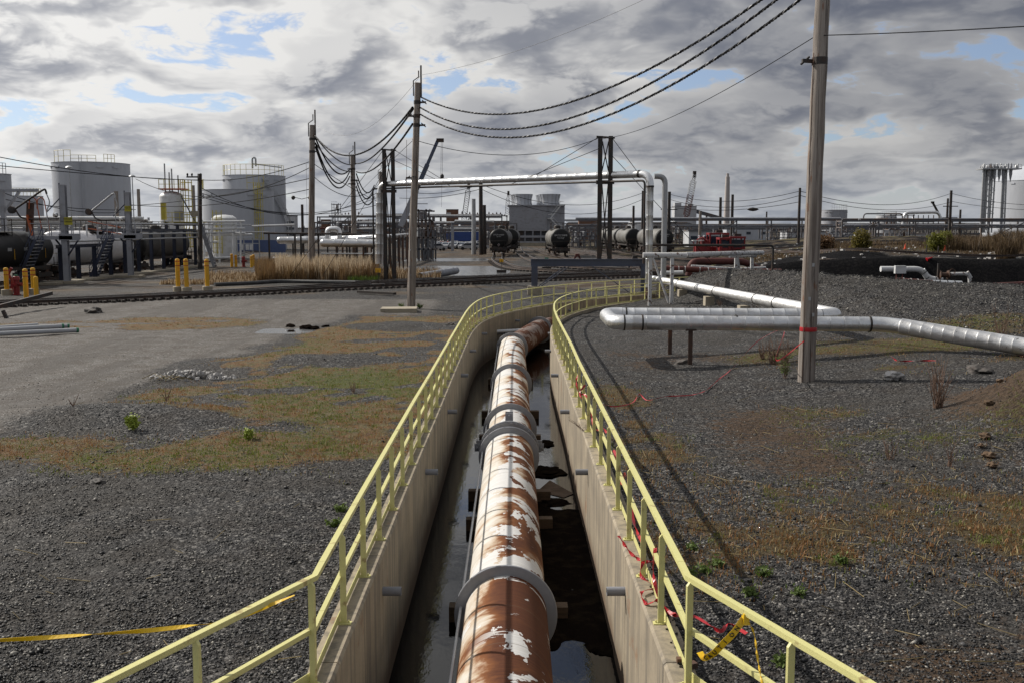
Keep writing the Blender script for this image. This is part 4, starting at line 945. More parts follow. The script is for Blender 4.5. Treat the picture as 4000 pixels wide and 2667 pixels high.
RA, RB = bent((2345, 2386), 533, 68.6, 2.42, 'rusty steel lattice bent standing on the blue frame across the trench', .29)
for i, (a, ya, b, yb, lb) in enumerate(((((1500, 590)), 85., (1760, 0), 0, ''),)): pass
def stay(a, b, label, r=.022):
    o = MB().path([Vector(), Vector(b) - Vector(a)], r, 5).build('stay_cable', MT['wire']); o.location = a; tag(o, label, 'stay cable', 'stay cables of the pipe bridge')
zt = 8.1
def on_pipe(u, z=8.0):
    t = min(max((u - 1485) / 1055., 0), 1); lo, hi = 0., 1.
    for _ in range(30):
        m = (lo + hi) / 2; p = pl.lerp(pr_, m)
        if project(p)[0] < u: lo = m
        else: hi = m
    p = pl.lerp(pr_, lo); return Vector((p.x, p.y - .1, z))
stay(LB, on_pipe(1757), 'upper stay from the black lattice bent out to the silver pipe'); stay(LB - Vector((0, 0, .9)), on_pipe(1770, 7.75), 'lower stay from the black lattice bent out to the silver pipe')
stay(RA, on_pipe(2060), 'upper left stay from the rusty lattice bent to the silver pipe'); stay(RA - Vector((0, 0, .8)), on_pipe(1990, 7.75), 'lower left stay from the rusty lattice bent to the silver pipe')
stay(RB, on_pipe(2500), 'upper right stay from the rusty lattice bent to the pipe elbow'); stay(RB - Vector((0, 0, 1.2)), at(2810, 1060, 80), 'long stay running from the rusty lattice bent down to the right')
stay(LA, at(1120, 1098, 84), 'long stay from the black lattice bent down left into the reeds'); stay(LB - Vector((0, 0, .6)), at(1260, 1082, 84), 'second stay from the black lattice bent down left into the reeds')
for a, lb in (((1800, 1920), 'left'), ((1990, 2060), 'right')):
    p, q = on_pipe(a[0], 7.72), on_pipe(a[1], 7.72); o = MB().bar(Vector(), q - p, .25, .08).build('hanger_shoe', MT['black_steel']); o.location = p; tag(o, 'black steel hanger under the silver overhead pipe, %s one of the pair' % lb, 'pipe hanger', 'pipe hangers')
# ------------------------------------------------------------------ blue frame across the trench
BF = empty('blue_frame', (0, 0, 0), label='dark blue steel beam frame spanning the trench on a concrete foot', cat='steel frame')
def ibeam(a, b, w, h, root, name, mat='blue_frame', t=.03, up=(0, 0, 1)):
    a, b = Vector(a), Vector(b); d = (b - a).normalized(); u = Vector(up); x = d.cross(u).normalized(); y = x.cross(d); mb = MB()
    mb.bar(a + y * (h / 2 - t / 2), b + y * (h / 2 - t / 2), w, t, up); mb.bar(a - y * (h / 2 - t / 2), b - y * (h / 2 - t / 2), w, t, up); mb.bar(a, b, t, h - 2 * t, up); return mb.build(name, MT[mat], root)
fy = 68.4; bx0 = at(2088, 1025, fy).x; bx1 = 9.3; bz = 2.18
ibeam((bx0 - .25, fy, bz), (bx1, fy, bz), .38, .50, BF, 'beam'); ibeam((bx0, fy, .55), (bx0, fy, bz - .255), .42, .42, BF, 'post', up=(0, 1, 0)); ibeam((bx1 - .3, fy, -.2), (bx1 - .3, fy, bz - .255), .3, .3, BF, 'post', up=(0, 1, 0))
for x0_, x1_, y_ in ((bx0 + .25, bx0 + 2.1, fy - .12), (bx0 + .45, bx0 + 2.4, fy + .1), (bx1 - .9, 5.5, fy)):
    MB().bar((x0_, y_, .55 if x0_ < 4 else -.1), (x1_, y_, bz - .26), .11, .06).build('brace', MT['blue_frame'], BF)
MB().box((bx0, fy, .15), (.95, .95, .85)).build('concrete_foot', MT['slab'], BF)
# ------------------------------------------------------------------ insulated expansion loop
EL = empty('insulated_pipeline', (0, 0, 0), label='silver insulated pipeline with a long hairpin loop beside the leaning pole', cat='pipeline'); r = .237
Pf = Vector((9.7, 71, 1.0)); Pn = Vector((11.9, 36.0, 1.38)); Pbl = Vector((3.35, 35.7, 1.44)); Pfl = Vector((3.35, 32.75, 1.42)); Pj = Vector((12.3, 32.6, 1.38)); Pe = Vector((15.75, 29.6, .93)); Pz = Vector((18.6, 27.0, .6))
d1 = (Pn - Pf).normalized(); clad_run(EL, Pf, Pn - d1 * .7, r, 1.1, 'alu_old'); elbow(EL, Pf, Pn, Pbl, .7, r, 'foil'); clad_run(EL, Pn + (Pbl - Pn).normalized() * .7, Pbl - (Pbl - Pn).normalized() * .6, r, .46, 'alu')
MB().path(rounded([Pbl + Vector((.6, 0, 0)), Pbl, Pfl, Pfl + Vector((.6, 0, 0))], .58, 7), r + .008, 28, caps=False).build('elbow', MT['foil'], EL, smooth=True)
clad_run(EL, Pfl + Vector((.6, 0, 0)), Pj - (Pj - Pfl).normalized() * .5, r + .004, .46, 'alu'); elbow(EL, Pfl, Pj, Pe, .5, r + .01, 'foil'); dj = (Pe - Pj).normalized(); clad_run(EL, Pj + dj * .5, Pe, r + .03, .33, 'alu_old'); clad_run(EL, Pe + dj * .12, Pz, r + .03, .33, 'alu_old')
for c, d in ((Pbl + Vector((.75, 0, 0)), (1, 0, 0)), (Pfl + Vector((.95, 0, 0)), (1, 0, 0)), (Pfl + Vector((.35, 0, 0)), (1, 0, 0)), (Pfl + Vector((4.05, 0, 0)), (1, 0, 0)), (Pj - Vector((.55, 0, 0)), (1, 0, 0)), (Pe + dj * .06, dj), (Pj + dj * .75, dj), (Pf.lerp(Pn, .28), d1), (Pf.lerp(Pn, .52), d1), (Pf.lerp(Pn, .72), d1), (Pf.lerp(Pn, .8), d1)): band(EL, c, d, r + .012)
for p, lb in ((Vector((5.9, 32.72, 0)), 'rusty post holding up the front leg of the silver hairpin loop'), (Vector((5.7, 35.7, 0)), 'rusty post holding up the back leg of the silver hairpin loop'), (Vector((15.5, 29.8, 0)), 'short dark post under the silver pipeline at the right edge')):
    zg = zat(p.x, p.y); h = (1.18 if p.x < 10 else .70) - zg; root = empty('pipe_support', (p.x, p.y, zg), label=lb, cat='pipe support', group='posts under the silver pipeline')
    ibeam((0, 0, -.2), (0, 0, h), .13, .13, root, 'post', 'rusty_steel', .018, (0, 1, 0)); MB().box((0, 0, h + .0), (.34, .3, .04)).build('saddle', MT['rusty_steel'], root)
for x, y, h, lb in ((10.35, 60.5, .8, 'farthest tan concrete block under the silver pipeline'), (10.75, 54.3, .95, 'tall tan concrete block under the silver pipeline'), (11.15, 47.8, .8, 'nearest tan concrete block under the silver pipeline, among weeds'), (9.95, 66.5, .7, 'concrete block under the silver pipeline by the white pipe stand')):
    zg = zat(x, y); h2 = max((1.1 - .28) - zg, .25); o = MB().box((0, 0, h2 / 2 - .1), (.5, .7, h2 + .2), taper=.96).build('concrete_block', MT['slab']); o.location = (x, y, zg); tag(o, lb, 'concrete block', 'concrete blocks under the silver pipeline')
p = at(3030, 1165, 46.5); p.z = zat(p.x, p.y) - .1; root = empty('rusty_standpipe', p, label='rusty angled standpipe with a small valve behind the silver pipeline', cat='standpipe')
MB().path(rounded([(0, 0, 0), (0, 0, .95), (-.75, 0, 1.0)], .1, 3), .055, 8).build('pipe_run', MT['rusty_steel'], root, smooth=True)
MB().lathe([(.05, -.1), (.12, -.08), (.12, .08), (.05, .1)], (-.4, 0, 1.0), 10, axis=(1, 0, 0)).build('valve_body', MT['rusty_steel'], root); MB().tube((-.4, 0, 1.0), (-.4, 0, 1.18), .03, n=6).build('valve_stem', MT['rusty_steel'], root)
# ------------------------------------------------------------------ flaking white pipe stand
def white_stand(p, q, zc, r, legs, brace, label, diag):
    root = empty('white_pipe_stand', (0, 0, 0), label=label, cat='pipe stand', group='flaking white pipe stands'); p, q = Vector((*p, zc)), Vector((*q, zc))
    MB().tube(p, q, r, n=16).build('crossbar', MT['white_old'], root, smooth=True); dx = (q - p)
    for t in legs:
        c = p + dx * t; zg = zat(c.x, c.y); mb = MB(); mb.box((c.x, c.y, (zg + zc) / 2 - .1), (.19, .19, zc - zg)); mb.build('leg', MT['white_old'], root)
    a, b_ = p + dx * diag[0], p + dx * diag[1]; MB().bar((a.x, a.y - .02, zc - .1), (b_.x, b_.y - .02, zat(b_.x, b_.y) + .1), .15, .1).build('diagonal', MT['white_old'], root)
    return root
white_stand((7.5, 57.2), (10.0, 57.2), 2.98, .16, (.17, .67), 0, 'flaking white pipe stand with rusty top bar at the end of the trench', (.22, .60))
o = empty('white_header_pipe', (0, 0, 0), label='long flaking white pipe running right from the pipe stand past the red machines', cat='pipe'); MB().tube((10.0, 57.6, 3.0), at(2978, 988, 66), .15, n=14).build('pipe_run', MT['white_old'], o, smooth=True)
a = at(2868, 990, 64.5); b_ = at(2936, 990, 65.5); white_stand((a.x - .3, a.y), (b_.x + .3, b_.y), 2.72, .1, (.25, .85), 0, 'flaking white pipe stand in front of the red machines', (.3, .55))
o = empty('black_pipe_goalpost', (0, 0, 0), label='thin black pipe running right and bending down behind the gravel berm', cat='pipe')
a, b_ = at(2519, 958, 67.5), at(3020, 960, 70.); MB().path(rounded([a, b_, Vector((b_.x, b_.y, -.4))], .25), .085, 8).build('pipe_run', MT['black_steel'], o, smooth=True)
# ------------------------------------------------------------------ red and white pipes behind the berm
def run(name, pts, r, mat, label, cat='pipe', group=None, rad=.5, n=14, bands=0):
    o0 = Vector(pts[0]); root = empty(name, o0, label=label, cat=cat, group=group); P = [Vector(p) - o0 for p in pts]; MB().path(rounded(P, rad), r, n).build('pipe_run', MT[mat], root, smooth=True)
    L = 0
    for a, b_ in zip(P, P[1:]):
        for i in range(bands): band(root, a.lerp(b_, (i + 1) / (bands + 1)), b_ - a, r, 'rubber' if mat != 'redpaint' else 'white_old', .06)
    return root
run('red_pipe', [at(2690, 1078, 80), at(2698, 1022, 80), at(2900, 1022, 82), at(2960, 1050, 84)], .28, 'redpaint', 'upper rusty red pipe behind the white pipe stand', group='rusty red pipes', rad=.7)
run('red_pipe', [at(2600, 1050, 76), at(2700, 1053, 76), at(2830, 1062, 76), at(3050, 1062, 77)], .22, 'redpaint', 'lower rusty red pipe behind the white pipe stand', group='rusty red pipes', bands=3)
run('white_pipe', [at(2580, 1068, 73), at(2668, 1066, 73)], .16, 'white', 'short white pipe end behind the white pipe stand legs')
run('white_pipe', [at(2700, 1040, 78), at(2880, 1052, 78), at(2990, 1046, 79)], .10, 'white_old', 'thin white pipe between the two rusty red pipes', rad=.2)
zp = 78.
run('pit_pipe', [at(3440, 1052, zp), at(3600, 1052, zp), at(3618, 1078, zp), at(3626, 1092, zp), at(3680, 1092, zp)], .225, 'white', 'dull white pipe with an S bend in the dark pit behind the berm', rad=.55, bands=1, n=18)
run('pit_pipe', [at(3700, 1072, zp), at(3782, 1070, zp), at(3788, 1080, zp), at(3788, 1118, zp)], .14, 'white_old', 'thin cream pipe bending down in the dark pit at the right', rad=.4)
run('red_pipe', [at(3500, 1096, 70), at(3640, 1106, 70)], .20, 'redpaint', 'rusty red pipe peeping over the berm below the white box', group='rusty red pipes', bands=4)
run('silver_pipe', [at(3641, 1106, 70), at(3755, 1110, 70)], .22, 'foil', 'short foil-wrapped pipe peeping over the berm at the right', bands=3)
run('red_pipe', [at(3740, 1122, 66), at(4080, 1105, 72)], .16, 'redpaint', 'rusty red pipe running off the right edge behind the berm', group='rusty red pipes')
root = empty('valve_cluster', at(3670, 1075, 77), label='dark rusty valve cluster between the pit pipes', cat='valve')
mb = MB(); mb.box((-.1, 0, .35), (.16, .16, 1.1)); mb.build('valve_stem', MT['black_steel'], root); MB().lathe([(.2, -.4), (.35, -.36), (.35, -.3), (.2, -.28), (.2, .28), (.35, .3), (.35, .36), (.2, .4)], (.35, 0, 0), 14, axis=(1, 0, 0)).build('valve_body', MT['rusty_steel'], root)
MB().path([(.9 + .22 * math.cos(a), -.2, .25 + .22 * math.sin(a)) for a in np.linspace(0, 6.28, 13)], .03, 5).build('handwheel', MT['rusty_steel'], root)
c = at(3516, 1054, 74); root = empty('electrical_box', c, label='pale square box on rusty legs in front of the pit pipe', cat='cabinet'); MB().box((0, 0, 0), (.80, .3, .58)).build('cabinet', MT['white'], root)
for x in (-.25, .2): MB().bar((x, 0, -.29), (x, 0, -1.6), .07).build('leg', MT['redpaint'], root)
MT['stairblue'] = simple('faded_navy_stair_paint', (.06, .072, .115), .5, 0, (.05, .05, .06), 1.5, .5)
# ================================================================== RAILWAY TRACKS
TIE = None; SPIKE = None
def catmull(pts, k=8):
    P = [Vector((*p, 0)) if len(p) == 2 else Vector(p) for p in pts]; P = [P[0] * 2 - P[1]] + P + [P[-1] * 2 - P[-2]]; out = []
    for i in range(1, len(P) - 2):
        for j in range(k):
            t = j / k; a, b, c, d = P[i - 1:i + 3]; out.append(.5 * ((2 * b) + (c - a) * t + (2 * a - 5 * b + 4 * c - d) * t * t + (3 * b - a - 3 * c + d) * t ** 3))
    out.append(P[-2]); return out
def track(pts, label, ties=True, zoff=.0, mat='rail_steel', tstep=.56, group=None, tie_until=1e9, base=None):
    global TIE
    P = resample(catmull(pts), .8 if len(pts) < 40 else 2.); root = empty('railway_track', (0, 0, 0), label=label, cat='railway track', group=group or 'railway tracks'); xy = [(p.x, p.y) for p in P]
    zs = [zat(*p) if base is None else base for p in xy]; zs = [sum(zs[max(i - 3, 0):i + 4]) / len(zs[max(i - 3, 0):i + 4]) for i in range(len(zs))]
    for s in (1, -1):
        off = offset(xy, s * .72); n = len(off); prof = [(-.07, .14), (.07, .14), (.015, .17), (.015, .27), (.036, .28), (.036, .315), (-.036, .315), (-.036, .28), (-.015, .27), (-.015, .17)]; vs = []; k = len(prof)
        for i, p in enumerate(off):
            a, b = off[max(i - 1, 0)], off[min(i + 1, n - 1)]; t = Vector((b[0] - a[0], b[1] - a[1], 0)).normalized()
            for o_, z in prof: vs.append((p[0] - t.y * o_, p[1] + t.x * o_, zs[i] + z + zoff))
        fs = [(i * k + j, (i + 1) * k + j, (i + 1) * k + (j + 1) % k, i * k + (j + 1) % k) for i in range(n - 1) for j in range(k)]; o = MB().add(vs, fs).build('rail', MT[mat], root)
        o.data.materials.append(MT['rail_top'])
        for i, pl_ in enumerate(o.data.polygons):
            if i % k == 5: pl_.material_index = 1
    if ties:
        S = arc(xy); n = int(S[-1] / tstep); X = np.array(xy)
        for i in range(n):
            s = .3 + i * tstep; x = float(np.interp(s, S, X[:, 0])); y = float(np.interp(s, S, X[:, 1])); j = min(int(np.searchsorted(S, s)), len(xy) - 1)
            if y > tie_until: continue
            a, b = xy[max(j - 1, 0)], xy[j]; ang = math.atan2(b[1] - a[1], b[0] - a[0])
            if TIE is None:
                TIE = MB().box((0, 0, 0), (.23, 2.6, .17)).build('tie', MT['tie'], root); o = TIE
            else: o = TIE.copy(); COL.objects.link(o); o.parent = root
            o.location = (x, y, zs[min(j, len(zs) - 1)] + .05 + zoff); o.rotation_euler = (0, 0, ang + random.uniform(-.03, .03))
    return root
T1 = [(-38, 52.5), (-30, 58.5), (-22, 65.), (-14, 72.5), (-6, 79.5), (2.4, 86.5), (10, 92), (18, 97)]
T2 = [(-31, 57.9), (-22.6, 64.9), (-16, 72.2), (-9, 81.), (-3, 87.5), (2.5, 92.5), (8, 96.5), (16, 101)]
track(T1, 'dark main track sweeping from the left edge past the rust-stained pole')
track(T2, 'second dark track branching just behind the main one', zoff=.02)
track([(-12, 79.2), (-5, 86.5), (1, 91.5), (8, 94.8), (18, 98)], 'third dark track merging behind the other two', zoff=.03)
track([(-3.3, 205), (-2.35, 166), (-2.1, 140), (-.9, 121), (.9, 110), (4.2, 103.5), (9, 100), (15, 99.4)], 'rusty track curving round from under the black parked tank car', tie_until=140, tstep=.7)
track([(1.2, 230), (1.3, 186), (1.9, 160), (2.8, 138), (4.5, 122), (7.5, 112), (13, 106)], 'rusty track between the two end-on tank cars', tie_until=125, tstep=.9)
track([(4.0, 215), (6.0, 176), (7.7, 156), (9.2, 140), (11.5, 126), (15, 116), (20, 110)], 'rusty track under the lettered tank car', tie_until=130, tstep=.9)
for i, (x0, x1) in enumerate(((12, 20), (17, 26))):
    track([(x0 - 3, 205), (x0, 176), (x0 + 3.4, 150), (x0 + 8, 130), (x0 + 15, 117)], ('first' if i == 0 else 'second') + ' yard track right of the lettered tank car', ties=False)
track([(20.9, 232), (22.2, 200), (25.6, 168), (30, 146), (44, 132), (60, 125)], 'yard track under the row of grey tank cars', ties=False)
track([(60, 88), (44, 86.5), (33, 91), (30.5, 97), (31, 110), (32, 122), (33.5, 140), (33, 165)], 'curved rusty track on the rough ground right of the red machines', ties=False, zoff=.05)

# ================================================================== TANK CARS
def text_mesh(txt, size, mat, parent, loc, rot, name='lettering'):
    cu = bpy.data.curves.new('txt', 'FONT'); cu.body = txt; cu.size = size; cu.align_x = 'CENTER'; cu.align_y = 'CENTER'; cu.extrude = .004; cu.resolution_u = 2
    t = bpy.data.objects.new('txt', cu); COL.objects.link(t); bpy.context.view_layer.update(); dg = bpy.context.evaluated_depsgraph_get()
    me = bpy.data.meshes.new_from_object(t.evaluated_get(dg)); me.materials.clear(); me.materials.append(mat); bpy.data.objects.remove(t); bpy.data.curves.remove(cu)
    o = bpy.data.objects.new(name, me); COL.objects.link(o); o.parent = parent; o.location = loc; o.rotation_euler = rot; return o
grey_car = simple('sooty_grey_tank_paint', (.15, .145, .135), .55, 0, (.07, .06, .05), .5, .8, stretch=(1, .4, 1))
dark_side = simple('sooty_dark_tank_paint', (.055, .052, .05), .55, 0, (.12, .105, .09), .5, .7, stretch=(1, .4, 1))
white_car = simple('white_car_paint', (.74, .74, .76), .4, 0, (.55, .53, .50), .4, .4)
WHEEL = MB().lathe([(.42, -.07), (.46, -.05), (.46, .02), (.50, .03), (.50, .06), (.15, .06), (.15, -.07)], (0, 0, 0), 18, axis=(1, 0, 0))
def tank_car(loc, rz, body, end, label, L=15.5, texts=None, band_=False, group='railway tank cars', placard=True, detail=2):
    """local +Y runs along the car; the end nearest the viewer is -Y"""
    root = empty('tank_car', loc, rz, label=label, cat='tank car', group=group); R_ = 1.52; zc = 2.72; h = L / 2
    prof = [(R_, -h + .5), (R_ + .0, h - .5)]; MB().lathe([(R_, -h + .55), (R_, -h * .34), (R_ + .015, -h * .335), (R_ + .015, -h * .32), (R_, -h * .315), (R_, h * .33), (R_ + .015, h * .335), (R_, h * .35), (R_, h - .55)], (0, 0, zc), 40, axis=(0, 1, 0), cap=False).build('tank_shell', body, root, smooth=True)
    for s in (-1, 1):
        hp = [(R_ * math.cos(a), .55 + .42 * math.sin(a)) for a in np.linspace(0, math.pi / 2 - .02, 8)]; hp = [(R_, 0.), (R_ + .01, .25)] + hp[0:] ; hp = [(max(r_, .01), z - .55 + .0) for r_, z in hp]
        q = MB(); q.lathe([(r_, z + .55) for r_, z in hp], (0, s * (h - 1.1), zc), 40, axis=(0, s, 0)); q.build('tank_head', end, root, smooth=True)
        mb = MB(); mb.box((0, s * (h + .5), 1.02), (2.7, .35, .5)); mb.box((0, s * (h - .7), 1.15), (1.6, 2.6, .4)); mb.box((0, s * (h - 1.6), 1.35), (2.5, .5, .5)); mb.build('end_sill', MT['black_steel'], root)
        mb = MB(); mb.box((0, s * (h + 1.0), .9), (.3, .8, .3)); mb.box((0, s * (h + 1.4), .9), (.42, .25, .42)); mb.build('coupler', MT['black_steel'], root)
        for x in (-1.35, 1.35):
            mb = MB(); [mb.bar((x, s * (h + .6), z), (x * .7, s * (h + .6), z), .04) for z in (.5, .85, 1.2, 1.55)]; mb.bar((x, s * (h + .6), .4), (x, s * (h + .6), 2.0), .05); mb.bar((x * .7, s * (h + .6), .4), (x * .7, s * (h + .6), 2.0), .05); mb.build('ladder', MT['black_steel'], root)
        mb = MB(); mb.path([(-1.3, s * (h + .45), 1.3), (-1.3, s * (h + .45), 2.3), (1.3, s * (h + .45), 2.3), (1.3, s * (h + .45), 1.3)], .03, 5); mb.build('end_rail', MT['black_steel'], root)
        tr = MB(); tr.box((-1.05, s * (h - 1.3), .6), (.14, 2.4, .36)); tr.box((1.05, s * (h - 1.3), .6), (.14, 2.4, .36)); tr.box((0, s * (h - 1.3), .65), (2.2, .4, .3)); t_ = tr.build('bogie', MT['black_steel'], root)
        for x in (-.78, .78):
            for dy in (-.88, .88):
                w_ = MB(); w_.v = list(WHEEL.v); w_.f = list(WHEEL.f); o = w_.build('wheel', MT['rusty_steel'], t_, smooth=True) if not hasattr(tank_car, 'w') else tank_car.w.copy()
                if hasattr(tank_car, 'w'): COL.objects.link(o); o.parent = t_
                tank_car.w = o; o.location = (x, s * (h - 1.3) + dy, .5)
    mb = MB(); mb.box((-1.2, 0, 1.25), (.12, L - 2, .25)); mb.box((1.2, 0, 1.25), (.12, L - 2, .25)); mb.build('side_sill', MT['black_steel'], root)
    MB().lathe([(.55, 0), (.55, .45), (.45, .6), (.1, .66)], (0, 0, zc + R_ - .06), 16).build('dome', MT['black_steel'], root, smooth=True)
    MB().lathe([(.32, 0), (.32, .4), (.1, .5)], (0, 1.1, zc + R_ - .06), 12).build('valve_dome', MT['black_steel'], root, smooth=True)
    mb = MB()
    for x in (-1, 1):
        for y in (-1.3, -.4, .7, 1.8): mb.bar((x, y, zc + R_ - .35), (x, y, zc + R_ + .95), .05)
        mb.bar((x, -1.3, zc + R_ + .95), (x, 1.8, zc + R_ + .95), .05); mb.bar((x, -1.3, zc + R_ + .45), (x, 1.8, zc + R_ + .45), .05)
        mb.box((x * .8, .25, zc + R_ - .1), (.55, 3.2, .05))
    for y in (-1.3, 1.8): mb.bar((-1, y, zc + R_ + .95), (1, y, zc + R_ + .95), .05)
    mb.build('top_platform', MT['black_steel'], root)
    if band_: MB().lathe([(R_ + .01, -1.15), (R_ + .025, -1.15), (R_ + .025, 1.15), (R_ + .01, 1.15)], (0, .6, zc), 40, axis=(0, 1, 0), cap=False).build('black_band', MT['black'], root, smooth=True)
    if L == 16:
        for y in (-1.5, 1.0, 3.5, 6.0): MB().box((R_ + .01, y, zc - .3), (.02, .05, .8)).build('reflective_mark', MT['yellow'], root); MB().box((R_ + .01, y - .7, zc + .1), (.02, .6, .25)).build('stencil_patch', MT['galv'], root)
    if texts:
        for t, sz, z in texts: text_mesh(t, sz, MT['whiteink'], root, (0, -h + .02 - .02 - .02 * 0 - .45 * 0 + .125 - .02, zc + z), (R(90), 0, 0))
    if placard:
        MB().box((0, -h + .04, zc - 1.05), (.3, .02, .3), Matrix.Rotation(R(45), 3, 'Y')).build('placard', MT['whiteink'], root); MB().box((0, -h + .025, zc - 1.05), (.22, .02, .22), Matrix.Rotation(R(45), 3, 'Y')).build('placard_face', MT['redpaint'], root)
    return root
def head(u, Y, rz, L=15.5): p = at(u, 900, Y); n = Vector((-math.sin(rz), math.cos(rz), 0)); c = Vector((p.x, Y, 0)) + n * (L / 2); return (c.x, c.y, .22)
tank_car(head(1948, 160, -.045), -.045, dark_side, MT['black'], 'black tank car seen end-on beside the puddles, dim white lettering', texts=(('UTLX 666090', .30, .55), ('LD LMT', .2, .25)))
tank_car((-.1, 190, .22), -.03, dark_side, MT['black'], 'black tank car half hidden behind the end-on one, in front of the cooling tower', placard=False)
tank_car(head(2191, 155, .03), .03, grey_car, MT['black'], 'black-ended grey tank car with bright white lettering, in front of the cooling tower stair', texts=(('GATX 95808', .36, .5), ('LD LMT 203100', .17, .2), ('LT WT 62900', .17, 0)), placard=False)
rzr = .10; c = head(2600, 168, rzr); tank_car(c, rzr, grey_car, MT['black'], 'nearest grey tank car of the row on the right, behind the thin grey riser', texts=(('GATX 95811', .3, .55), ('LD LMT 203100', .16, .25)))
for i, (du, Y, rz, lb) in enumerate(((2478, 186, .03, 'pale grey tank car with a yellow stripe, second in the row on the right'), (2428, 203.5, .03, 'dull brown-grey tank car, third in the row on the right'), (2386, 221, .03, 'grey tank car at the far end of the row, by the rusty lattice bent'))):
    tank_car(head(du, Y, rz), rz, grey_car, MT['black'], lb, placard=False)
# the row at the loading rack
XT = -40.6
tank_car((XT, 77.5, .05), -.02, MT['black'], MT['black'], 'long black tank car with thin yellow marks at the left edge', placard=False, L=16)
tank_car((XT + .3, 95.3, .05), -.02, white_car, white_car, 'white tank car with a black band behind the loading stairs', band_=True, placard=False, L=15)
tank_car((XT + .5, 112.4, .05), -.02, dark_side, MT['black'], 'dark grey tank car behind the blue posts, right of the white one', placard=False, L=15)
tank_car((XT + .4, 60.0, .05), -.02, MT['black'], MT['black'], 'black tank car cut off by the left edge', placard=False, L=15)
track([(XT + .2, 50), (XT + .3, 80), (XT + .6, 125), (XT + 1, 160)], 'track under the tank cars at the loading rack', ties=False)

# ================================================================== LOADING RACK
def stairs(loc, label, H_=3.6, run_=2.3, w=1.0, ang=0., mat='stairblue', n=13):
    root = empty('access_stair', loc, ang, label=label, cat='stair', group='navy loading stairs')
    for s in (0, 1):
        MB().bar((0, s * w, 0), (run_, s * w, H_), .06, .25).build('stringer', MT[mat], root); mb = MB(); mb.bar((-.05, s * w, 1.0), (run_ - .05, s * w, H_ + 1.0), .05); mb.bar((-.05, s * w, .5), (run_ - .05, s * w, H_ + .5), .04)
        for t in np.linspace(.02, .98, 5): mb.bar((run_ * t, s * w, H_ * t), (run_ * t - .05, s * w, H_ * t + 1.0), .05)
        mb.build('handrail', MT[mat], root)
    st = None
    for i in range(n):
        t = (i + .6) / n
        if st is None: st = MB().box((0, 0, 0), (.26, w - .06, .05)).build('step', MT['grey_paint'], root); o = st
        else: o = st.copy(); COL.objects.link(o)
        o.parent = root; o.location = (run_ * t, w / 2, H_ * t)
    return root
def sign(root, c, w, h, lines):
    MB().box(c, (w, .03, h)).build('sign_panel', MT['signyel'], root)
    for i, t in enumerate(lines): text_mesh(t, h * .30, MT['blackink'], root, (c[0], c[1] - .03, c[2] + h * (.26 - .33 * i)), (R(90), 0, 0))
